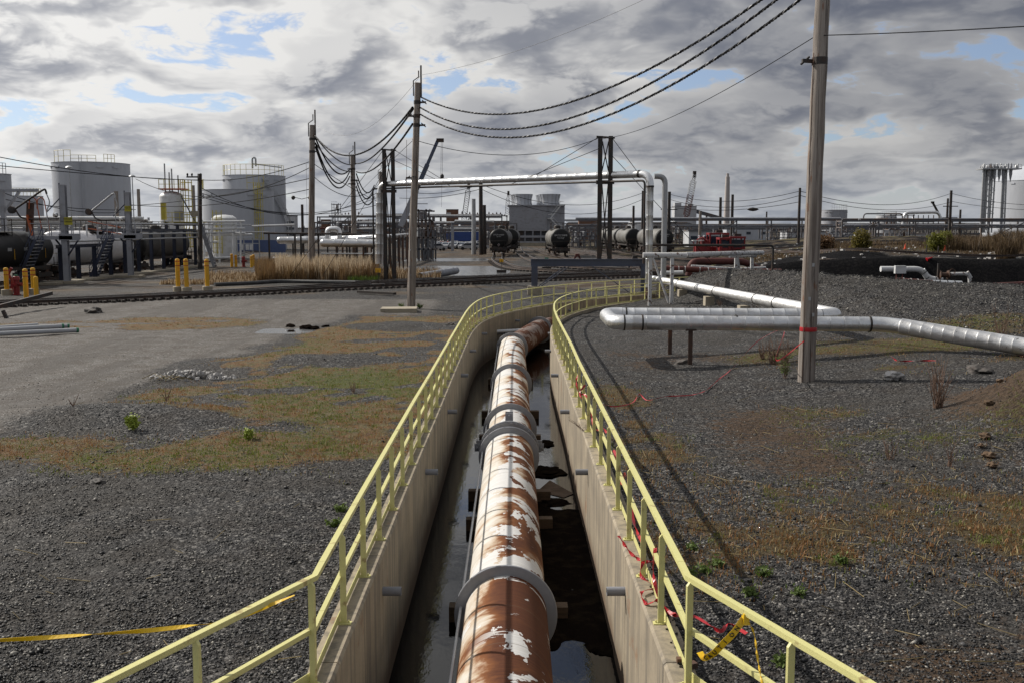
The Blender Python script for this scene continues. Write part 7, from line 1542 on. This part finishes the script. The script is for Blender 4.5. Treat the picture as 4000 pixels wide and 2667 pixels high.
# heap of pale stones
rn = random.Random(4); cx, cy = on(750, 1455, .1).x, on(750, 1455, .1).y; proto = None; mb = MB(); k = 0
pile = empty('stone_heap', (cx, cy, zat(cx, cy)), label='small heap of pale broken stone in the orange grass', cat='stone heap'); s0 = None
for i in range(95):
    a = rn.uniform(0, 6.28); q = rn.random() ** .6; x, y = q * 1.35 * math.cos(a), q * .75 * math.sin(a); z = .22 * (1 - q) * rn.uniform(.3, 1.); r_ = rn.uniform(.06, .13)
    if s0 is None or i < 4: o = MB().blob((0, 0, 0), 1., i, .5, 1, (1, .8, .6)).build('stone', MT['stone_w'], pile); s0 = (s0 or []) + [o]
    else: o = rn.choice(s0).copy(); COL.objects.link(o)
    o.scale = (r_,) * 3; o.location = (x, y, z + zat(cx + x, cy + y) - zat(cx, cy)); o.rotation_euler = (rn.uniform(0, 3), rn.uniform(0, 3), rn.uniform(0, 3))
for i in range(5):
    x = cx - 1.2 + i * .22; o = MB().path([(x, cy - .9, zat(x, cy) + .05), (x + .25, cy - .6 - .1 * i, zat(x, cy) + .16), (x + .6, cy - .9, zat(x, cy) + .04)], .012, 4).build('dry_stick', GM[1]); tag(o, 'pale dry stick beside the stone heap, %s of five from the left' % ordn[i], 'stick', 'sticks by the stone heap')
def lumps(name, spots_, mat, lb, cat='clod', sq=(1, 1, .45)):
    for i, (x, y, r_) in enumerate(spots_): rock(name, (x, y, zat(x, y) + r_ * .08), r_, mat, i + 7, lb % ordn[i], cat, None, sq, .5)
lumps('mud_clod', [(-9.4, 45.5, .35), (-9.0, 45.2, .24), (-9.9, 44.3, .22), (-8.6, 45.8, .18), (-10.3, 46.0, .2)], MT['mudm'], 'black muddy clod beside the roadside puddle, %s of five')
lumps('rock', [(-7.4, 17.4, .13), (-22.6, 53.6, .5), (-2.9, 46.2, .18), (5.75, 33.1, .3), (12.9, 27.3, .32)], MT['stone_d'], 'dark rock lying alone on the gravel, %s of five', 'rock')
p = on(3490, 1450, .6); rock('rock', (p.x, p.y, zat(p.x, p.y) + .1), .22, MT['stone_w'], 3, 'pale rock in the grass right of the leaning pole', 'rock')
rn = random.Random(12)
for i, (u, v) in enumerate(((3862, 1600), (3850, 1650), (3868, 1690), (3900, 1570), (3835, 1668), (3880, 1720))):
    p = on(u, v, .6); rock('dirt_clod', (p.x, p.y, zat(p.x, p.y) + .05), rn.uniform(.06, .13), simple('brown_dirt_clod', (.10, .062, .034), .95, 0, (.06, .04, .025), 4, .6, .5, 20), i, 'brown clod fallen from the dirt heap, %s of six' % ordn[i], 'clod', 'clods by the dirt heap')
# rust coloured bricks and stones on the right wall top
for i, (x, y, s_) in enumerate(((1.74, 9.75, .07), (1.80, 9.62, .08))): o = MB().box((0, 0, 0), (s_ * 1.6, s_, s_ * .7), Matrix.Rotation(.4 * i, 3, 'Z')).build('rusty_block', MT['rusty_steel']); o.location = (x, y, WTOP + s_ * .36); tag(o, ('front' if i else 'back') + ' rusty block on the sunlit wall top at the bottom of the view', 'block')
rn = random.Random(2); mb = MB()
for i in range(150):
    y = 9.6 + 5.5 * rn.random() ** 1.5; x = 1.70 + .16 * rn.random(); r_ = rn.uniform(.008, .022); mb.box((x, y, WTOP + r_ * .5), (r_ * 1.6, r_ * 1.2, r_), Matrix.Rotation(rn.uniform(0, 3), 3, 'Z'))
tag(mb.build('gravel', SM[0]), kind='stuff')

# ================================================================== TAPES
def ribbon(pts, w_, mat, name, label, cat='tape', twist=0., group=None, seed=1, parent=None, wob=.35):
    P = catmull(pts, 10); n = len(P); rn_ = random.Random(seed); o0 = P[0].copy(); vs = []
    for i, p in enumerate(P):
        t = (P[min(i + 1, n - 1)] - P[max(i - 1, 0)]).normalized(); s_ = t.cross(Vector((0, 0, 1))); s_ = s_.normalized() if s_.length > .05 else Vector((1, 0, 0)); u_ = s_.cross(t)
        a = twist * i / n * 6.28 + wob * math.sin(i * .7 + seed); d = s_ * math.cos(a) + u_ * math.sin(a); th = d.cross(t) * .0015
        for q in (d * w_ / 2 + th, -d * w_ / 2 + th, -d * w_ / 2 - th, d * w_ / 2 - th): vs.append(p - o0 + q)
    fs = [(i * 4 + j, i * 4 + (j + 1) % 4, (i + 1) * 4 + (j + 1) % 4, (i + 1) * 4 + j) for i in range(n - 1) for j in range(4)]
    o = MB().add(vs, fs).build(name, MT[mat], parent); o.location = o0
    if parent is None: tag(o, label, cat, group)
    return o, P
# red tape from the pole across the gravel to the rail
pts = [Vector((8.25, 27.95, 1.35)), Vector((7.3, 27.3, .9))]
for u, v in ((3060, 1352), (2960, 1385), (2860, 1422), (2810, 1455), (2760, 1492), (2700, 1510), (2600, 1518), (2530, 1530), (2498, 1508), (2470, 1540), (2400, 1552), (2350, 1542)): p = on(u, v, .25); pts.append(Vector((p.x, p.y, max(zat(p.x, p.y) + (.55 if u > 2900 else .04), .02))))
ribbon(pts, .028, 'redtape', 'barrier_tape', 'long red barrier tape trailing from the leaning pole across the gravel to the rail', twist=3, seed=2)
c = PA0 + (PAt - PA0) * (1.42 / (PAt.z - PA0.z)); o = MB().lathe([(.238, 0), (.242, .03), (.24, .10), (.237, .12)], c, 28, cap=False).build('tape_wrap', MT['redtape'], smooth=True); tag(o, 'red tape wrapped round the big leaning pole', 'tape')
xr = 1.70
segs = [([(xr, 24.8, 1.0), (xr - .1, 24.5, .7), (xr, 24.0, .4), (xr + .05, 23.3, .62)], 'red tape knot on the rail posts near the bolted coupling'), ([(xr, 22.9, .9), (xr - .15, 22.6, .75), (xr, 22.2, .72), (xr + .05, 20.8, .3), (xr + .1, 19.6, .55), (xr + .1, 18.6, .66)], 'red tape slack along the mid rail past the coupling'),
        ([(xr + .1, 17.9, .3), (xr + .08, 17.0, .66), (xr + .12, 16.2, .3), (xr + .1, 15.4, .65), (xr + .1, 14.3, .2), (xr + .08, 13.2, .25), (xr, 12.6, .4)], 'red tape woven along the foot of the middle posts'),
        ([(1.42, 12.9, .44), (1.55, 12.6, .30), (1.68, 12.35, .28), (1.85, 12.1, .35)], 'red tape end sticking out over the trench wall'), ([(1.68, 12.3, .32), (1.60, 12.0, .22), (1.75, 11.8, .14), (1.56, 11.6, .15), (1.58, 11.3, .12), (1.72, 11.3, .16), (1.78, 11.0, .13), (1.84, 10.8, .2)], 'crumpled red tape lying on the sunlit wall top'),
        ([(1.72, 11.6, .7), (1.66, 11.3, .45), (1.74, 11.0, .2), (1.9, 10.8, .16), (2.1, 10.95, .1), (2.3, 10.6, .08), (2.45, 10.85, .06), (2.6, 10.6, .05)], 'red tape trailing from the post foot onto the gravel')]
for i, (q, lb) in enumerate(segs): ribbon([Vector(a) for a in q], .045, 'redtape', 'barrier_tape', lb, twist=2.5, seed=i, group='red tape scraps on the rail')
p = on(3560, 1400, .6); ribbon([Vector((p.x + dx, p.y + dy, zat(p.x, p.y) + z)) for dx, dy, z in ((-.5, .3, .15), (-.4, 0, .05), (.1, .1, .04), (.7, 0, .06), (.9, -.2, .03))], .05, 'redtape', 'barrier_tape', 'scrap of red tape in the grass right of the leaning pole', twist=2)
# yellow tape, left
pl_ = [Vector((-1.98, 8.75, 1.19)), at(900, 2420, 8.6), at(760, 2440, 8.5), at(560, 2462, 8.45), at(330, 2478, 8.4), at(120, 2492, 8.35), at(-120, 2505, 8.3)]
ribbon(pl_, .04, 'yeltape', 'caution_tape', 'yellow caution tape stretched from the left rail out of the frame', twist=1.5, seed=4, wob=.15)
MB().bar((-2.08, 8.72, 1.15), (-1.94, 8.86, 1.15), .06, .08)
# yellow caution loop on the right rail, with lettering
root = empty('caution_tape', (0, 0, 0), label='yellow tape loop lettered CAUTION knotted round the right rail', cat='tape')
K = at(2905, 2415, 8.45); pts = [K, at(2868, 2468, 8.45), at(2825, 2512, 8.47), at(2785, 2552, 8.5), at(2752, 2566, 8.58), at(2733, 2545, 8.66)]
def ribbon_flat(P, w_):
    vs = []; n = len(P)
    for i, p in enumerate(P):
        t = (P[min(i + 1, n - 1)] - P[max(i - 1, 0)]).normalized(); view = Vector((.25, -1, .35)).normalized(); d = t.cross(view).normalized(); th = d.cross(t) * .0012
        for q in (d * w_ / 2 + th, -d * w_ / 2 + th, -d * w_ / 2 - th, d * w_ / 2 - th): vs.append(p + q)
    return MB().add(vs, [(i * 4 + j, i * 4 + (j + 1) % 4, (i + 1) * 4 + (j + 1) % 4, (i + 1) * 4 + j) for i in range(n - 1) for j in range(4)]).build('tape_band', MT['yeltape'], root)
P = catmull(pts, 10); ribbon_flat(P, .062)
MB().box(K + Vector((.02, .02, -.0)), (.05, .09, .10)).build('knot', MT['yeltape'], root)
def ribbon_frame(i):
    n = len(P); t = -(P[min(i + 1, n - 1)] - P[max(i - 1, 0)]).normalized(); view = Vector((.25, -1, .35)).normalized(); d = t.cross(view).normalized(); nrm = d.cross(t)
    return t, d, (nrm if nrm.dot(view) > 0 else -nrm)
for k, ch in enumerate('CAUTION'):
    i = 38 - int(k * 5.2)
    if i < 3: break
    t, d, nrm = ribbon_frame(i); x = t; z = nrm; y = z.cross(x); m3 = Matrix((x, y, z)).transposed(); o = text_mesh(ch, .058, MT['blackink'], root, P[i] + nrm * .006, (0, 0, 0), 'letter'); o.rotation_euler = m3.to_euler()
ribbon([K + Vector((.02, 0, 0)), at(2945, 2470, 8.45), at(2958, 2560, 8.35), at(2975, 2660, 8.2), at(2990, 2720, 8.1)], .02, 'yeltape', 'caution_tape', 'thin twisted yellow tape end hanging from the loop on the right rail', twist=4)

# ================================================================== PLANTS
def twig_plant(loc, h, n, mat, label, seed, spread=.5, leafs=0, name='dead_weed', cat='weed', group='dead weeds', lsize=.05, r0=.012, leafmat='leaf'):
    rn_ = random.Random(seed); root = empty(name, loc, label=label, cat=cat, group=group); mb = MB(); L = MB()
    for i in range(n):
        a = rn_.uniform(0, 6.28); p = Vector((rn_.uniform(-.08, .08) * h, rn_.uniform(-.08, .08) * h, 0)); d = Vector((math.cos(a) * spread, math.sin(a) * spread, 1)).normalized(); k = rn_.uniform(.5, 1.) * h; pts = [p]
        for j in range(4): p = p + d * k / 4; d = (d + Vector((rn_.uniform(-.2, .2), rn_.uniform(-.2, .2), .05))).normalized(); pts.append(p)
        mb.path(pts, r0, 4, radii=[r0, r0 * .85, r0 * .7, r0 * .5, r0 * .3])
        for j in range(3):
            q = pts[rn_.randrange(1, 4)]; e = q + Vector((rn_.uniform(-.3, .3), rn_.uniform(-.3, .3), rn_.uniform(.05, .35))) * h * .6; mb.path([q, e], r0 * .4, 3, radii=[r0 * .5, r0 * .15])
            for f in range(leafs):
                c = q.lerp(e, rn_.random()) + Vector([rn_.gauss(0, lsize) for _ in range(3)]); s_ = lsize * rn_.uniform(.5, 1.3); a1 = Vector([rn_.uniform(-1, 1) for _ in range(3)]).normalized(); a2 = a1.orthogonal().normalized(); L.add([c - a1 * s_, c + a2 * s_ * .5, c + a1 * s_, c - a2 * s_ * .5], [(0, 1, 2, 3)])
    mb.build('stem', MT[mat], root)
    if leafs: L.build('foliage', MT[leafmat], root)
    return root
def G(u, v, z=0.): p = on(u, v, z); p.z = zat(p.x, p.y); return p
for i, (u, v, z, h, n, sp, lb) in enumerate(((3665, 1530, .8, 1.25, 26, .28, 'dense dark dead weed standing alone right of the leaning pole'), (3910, 1310, 1.0, 1.6, 14, .35, 'tall bare dead weed on the berm behind the right end of the pipeline'), (2790, 1185, .3, .9, 10, .4, 'dead weed behind the silver pipeline near its tall block'),
        (3020, 1420, .2, 1.0, 26, .3, 'brown dead weed clump left of the leaning pole'), (3065, 1425, .2, .9, 22, .35, 'second brown dead weed clump close to the leaning pole'), (2980, 1400, .2, .7, 20, .45, 'low brown dead weed clump under the silver loop'), (2810, 1205, .3, .5, 16, .6, 'low dead weed by the nearest concrete block'), (2950, 1230, .3, .5, 16, .6, 'low dead weed right of the nearest concrete block'),
        (652, 1570, 0, .5, 6, .5, 'small bare twig standing in the orange grass'), (1380, 1530, 0, .35, 8, .3, 'small reddish dead weed in the green grass'), (3480, 1700, .5, .6, 8, .3, 'thin dead weed on the right-hand gravel'), (3720, 1730, .5, .7, 7, .3, 'thin dead weed by the green strip at the right'), (285, 1640, 0, .35, 5, .5, 'broken twig lying at the edge of the gravel'))):
    p = G(u, v, z); twig_plant(p, h, n, 'dry', lb, i, sp, r0=.009 if h < .8 else .012)
twig_plant(Vector((1.62, 21.6, WTOP - .05)), .55, 26, 'dry', 'bare dry bush growing out of the sunlit trench wall', 77, 1.3, r0=.004)
for i, (u, v, h, lb) in enumerate(((525, 1700, .42, 'bright yellow-green young bush on the dark gravel'), (970, 1720, .22, 'tiny yellow-green seedling on the gravel edge'))): twig_plant(G(u, v), h, 9 if i == 0 else 6, 'leaf', lb, 50 + i, .35, 26, 'young_bush', 'bush', 'yellow-green bushes', .035, .006)
MT['leaf'] = blade_mat('young_yellow_leaf', (.30, .34, .04), .5); gl = blade_mat('broad_green_leaf', (.085, .13, .02)); MT['gleaf'] = gl
for i, (u, v, z) in enumerate(((3120, 2315, 0), (2930, 2320, 0), (2760, 2230, 0), (2985, 2240, 0), (2710, 2140, 0), (2800, 2200, 0), (2690, 2240, 0), (1330, 1990, 0), (1300, 2050, 0), (1430, 2360, 0), (3060, 2590, 0), (3290, 2190, 0))):
    p = G(u, v, z)
    if not trench_mask(np.array([p.x]), np.array([p.y]))[0]: continue
    twig_plant(p, .14, 10, 'gleaf', 'low green weed rosette on the ground, %s of twelve' % ordn[i], 90 + i, 1.6, 5, 'weed_rosette', 'weed', 'green weed rosettes', .03, .004, 'gleaf')
# leafy shrubs, reed masses and bare tree on the far right
def shrub(u, Y, w_, h, label, mat, seed, n=3000, name='shrub'):
    p = foot(u, 900, Y); root = empty(name, p, label=label, cat='shrub', group='shrubs on the rough ground'); rg = np.random.default_rng(seed); d = rg.normal(0, 1, (n, 3)); d /= np.linalg.norm(d, axis=1)[:, None]; rr = rg.random(n) ** .62 * (.75 + .5 * rg.random(n)); c = d * rr[:, None] * np.array([w_, w_ * .8, h * .55]) * (.7 + .6 * fbm(d[:, 0] * 3 + seed, d[:, 2] * 3, 1., 3, seed))[:, None] + np.array([0, 0, h * .55]); c = c[c[:, 2] > 0]; n = len(c)
    a = rg.normal(0, 1, (n, 3)); a /= np.linalg.norm(a, axis=1)[:, None]; b_ = np.cross(a, rg.normal(0, 1, (n, 3))); b_ /= np.linalg.norm(b_, axis=1)[:, None]; s_ = (.05 + .12 * rg.random(n))[:, None]; V = np.stack([c - a * s_, c + b_ * s_ * .5, c + a * s_, c - b_ * s_ * .5], 1).reshape(-1, 3); F_ = np.arange(n * 4).reshape(-1, 4)
    np_mesh('foliage', V, F_, mat, 4, parent=root); mb = MB(); rn_ = random.Random(seed)
    for i in range(9): e = Vector((rn_.uniform(-.6, .6) * w_, rn_.uniform(-.4, .4) * w_, h * rn_.uniform(.6, .95))); mb.path([Vector(), e * .5 + Vector((0, 0, .1)), e], .05, 5, radii=[.06, .04, .015])
    mb.build('stem', MT['twig2'], root); return root
yg = blade_mat('willow_yellow_leaf', (.15, .125, .028), .45); bg = blade_mat('russet_reed', (.15, .085, .04)); yg2 = blade_mat('spring_leaf', (.14, .145, .022), .45)
shrub(3365, 98, .95, 1.9, 'rounded yellow-green willow shrub right of the leaning pole', yg, 1); shrub(3658, 106, 1.0, 1.9, 'bright yellow-green bush, left of two before the russet reeds', yg2, 2, 2400); shrub(3690, 110, .9, 2.0, 'bright yellow-green bush, right of two before the russet reeds', yg2, 3, 2400); shrub(3215, 118, 1.4, 1.7, 'russet dry bush behind the leaning pole', bg, 4, 4200)
def reed_bed(name, n, fx, hmin, hmax, mats, probs, plume=.0, wd=.03, lean=.35):
    x, y = fx(n); o = blades(name, x, y, hmin, hmax, wd, mats, lean, probs); return o
RM = [blade_mat('tan_reed', (.20, .125, .055)), blade_mat('brown_reed', (.15, .088, .04)), blade_mat('pale_plume', (.45, .36, .25), .4)]
def region(u0, u1, v0, v1):
    def f(n):
        u = RNG.uniform(u0, u1, n); v = RNG.uniform(v0, v1, n); P = [on(a, b_, 0.) for a, b_ in zip(u, v)]; x = np.array([p.x for p in P]); y = np.array([p.y for p in P]); k = fbm(x, y, .35, 3, 2) > .36; return x[k], y[k]
    return f
reed_bed('reeds', 20000, region(1000, 1475, 1062, 1104), .8, 2.1, RM[:2], [.6, .4], wd=.05); reed_bed('reeds', 4200, region(1080, 1450, 1062, 1102), 1.7, 2.35, [RM[2]], [1.], wd=.07, lean=.2)
reed_bed('reeds', 5000, region(1480, 1720, 1072, 1100), .4, 1.1, RM, [.4, .3, .3], wd=.05); reed_bed('reeds', 3500, region(820, 1010, 1080, 1105), .3, .8, RM, [.4, .3, .3], wd=.05); reed_bed('reeds', 2200, region(1360, 1480, 1096, 1106), .3, .8, [gl], [1.], wd=.06)
def rr_(u0, u1, Y0, Y1):
    def f(n):
        Y = RNG.uniform(Y0, Y1, n); u = RNG.uniform(u0, u1, n); x = (u - 2000) / FPX * Y; k = fbm(x, Y, .22, 3, 4) > .34; return x[k], Y[k]
    return f
RU = [blade_mat('russet_reed_dark', (.075, .048, .024)), blade_mat('russet_reed_light', (.14, .095, .048))]
reed_bed('reeds', 15000, rr_(3640, 4060, 108, 128), .6, 2.4, RU, [.6, .4], wd=.07); reed_bed('reeds', 15000, rr_(3880, 4080, 86, 104), 1.0, 2.6, RU, [.6, .4], wd=.06); reed_bed('reeds', 5000, rr_(3200, 3660, 118, 150), .3, .9, RU, [.5, .5], wd=.06); reed_bed('reeds', 7000, rr_(2900, 4000, 92, 118), .15, .4, RU, [.5, .5], wd=.06)
# spoil mound grass
reed_bed('grass', 2500, lambda n: (RNG.uniform(-28.5, -21.5, n), RNG.uniform(80.2, 82.8, n)), .2, .55, RM, [.3, .3, .4], wd=.05)
# bare tree at the right edge
def bare_tree(loc, h, label, seed, spread=1.):
    root = empty('bare_tree', loc, label=label, cat='tree', group='bare trees'); rn_ = random.Random(seed); mb = MB(); tw = MB()
    def grow(p, d, L, r_, k):
        e = p + d * L; m_ = p.lerp(e, .5) + Vector([rn_.uniform(-.06, .06) * L for _ in range(3)]); (mb if k < 2 else tw).path([p, m_, e], r_, 6 if k < 2 else 4, radii=[r_, r_ * .8, r_ * .6])
        if k >= 5: return
        for i in range(3 if k < 2 else rn_.choice((2, 3))): a = Vector((rn_.uniform(-1, 1), rn_.uniform(-1, 1), rn_.uniform(-.1, .9))).normalized(); grow(e if i else p.lerp(e, .7), (d * .75 + a * .7 * spread).normalized(), L * rn_.uniform(.62, .85), r_ * .58, k + 1)
    grow(Vector(), Vector((-.1, 0, 1)).normalized(), h * .27, .13, 0); mb.build('trunk', MT['twig2'], root); tw.build('crown', MT['twig2'], root); return root
bare_tree(foot(3945, 960, 90), 3.6, 'bare grey tree leaning over the russet reeds at the right edge', 5, 1.2); bare_tree(foot(1375, 900, 300), 9, 'bare tree on the skyline behind the cable-loop pole', 6); bare_tree(foot(585, 900, 300), 8, 'bare tree on the skyline left of the white vertical vessel', 8)
# green caterpillar weeds by the leaning pole
twig_plant(Vector((8.0, 28.9, zat(8, 28.9))), .9, 14, 'dry', 'green and brown weed growing against the leaning pole', 31, .35, 8, 'green_weed', 'weed', None, .03, .006, 'gleaf')
twig_plant(PB0 + Vector((-.5, -.3, 0)), .45, 10, 'gleaf', 'green weed at the left foot of the rust-stained pole', 33, .6, 6, 'green_weed', 'weed', None, .04, .006, 'gleaf'); twig_plant(PB0 + Vector((.55, -.3, 0)), .35, 12, 'gleaf', 'green weed at the right foot of the rust-stained pole', 34, .8, 6, 'green_weed', 'weed', None, .04, .006, 'gleaf')
bpy.data.objects.remove(bpy.data.objects['wheel']) if 'wheel' in bpy.data.objects and bpy.data.objects['wheel'].parent is None else None
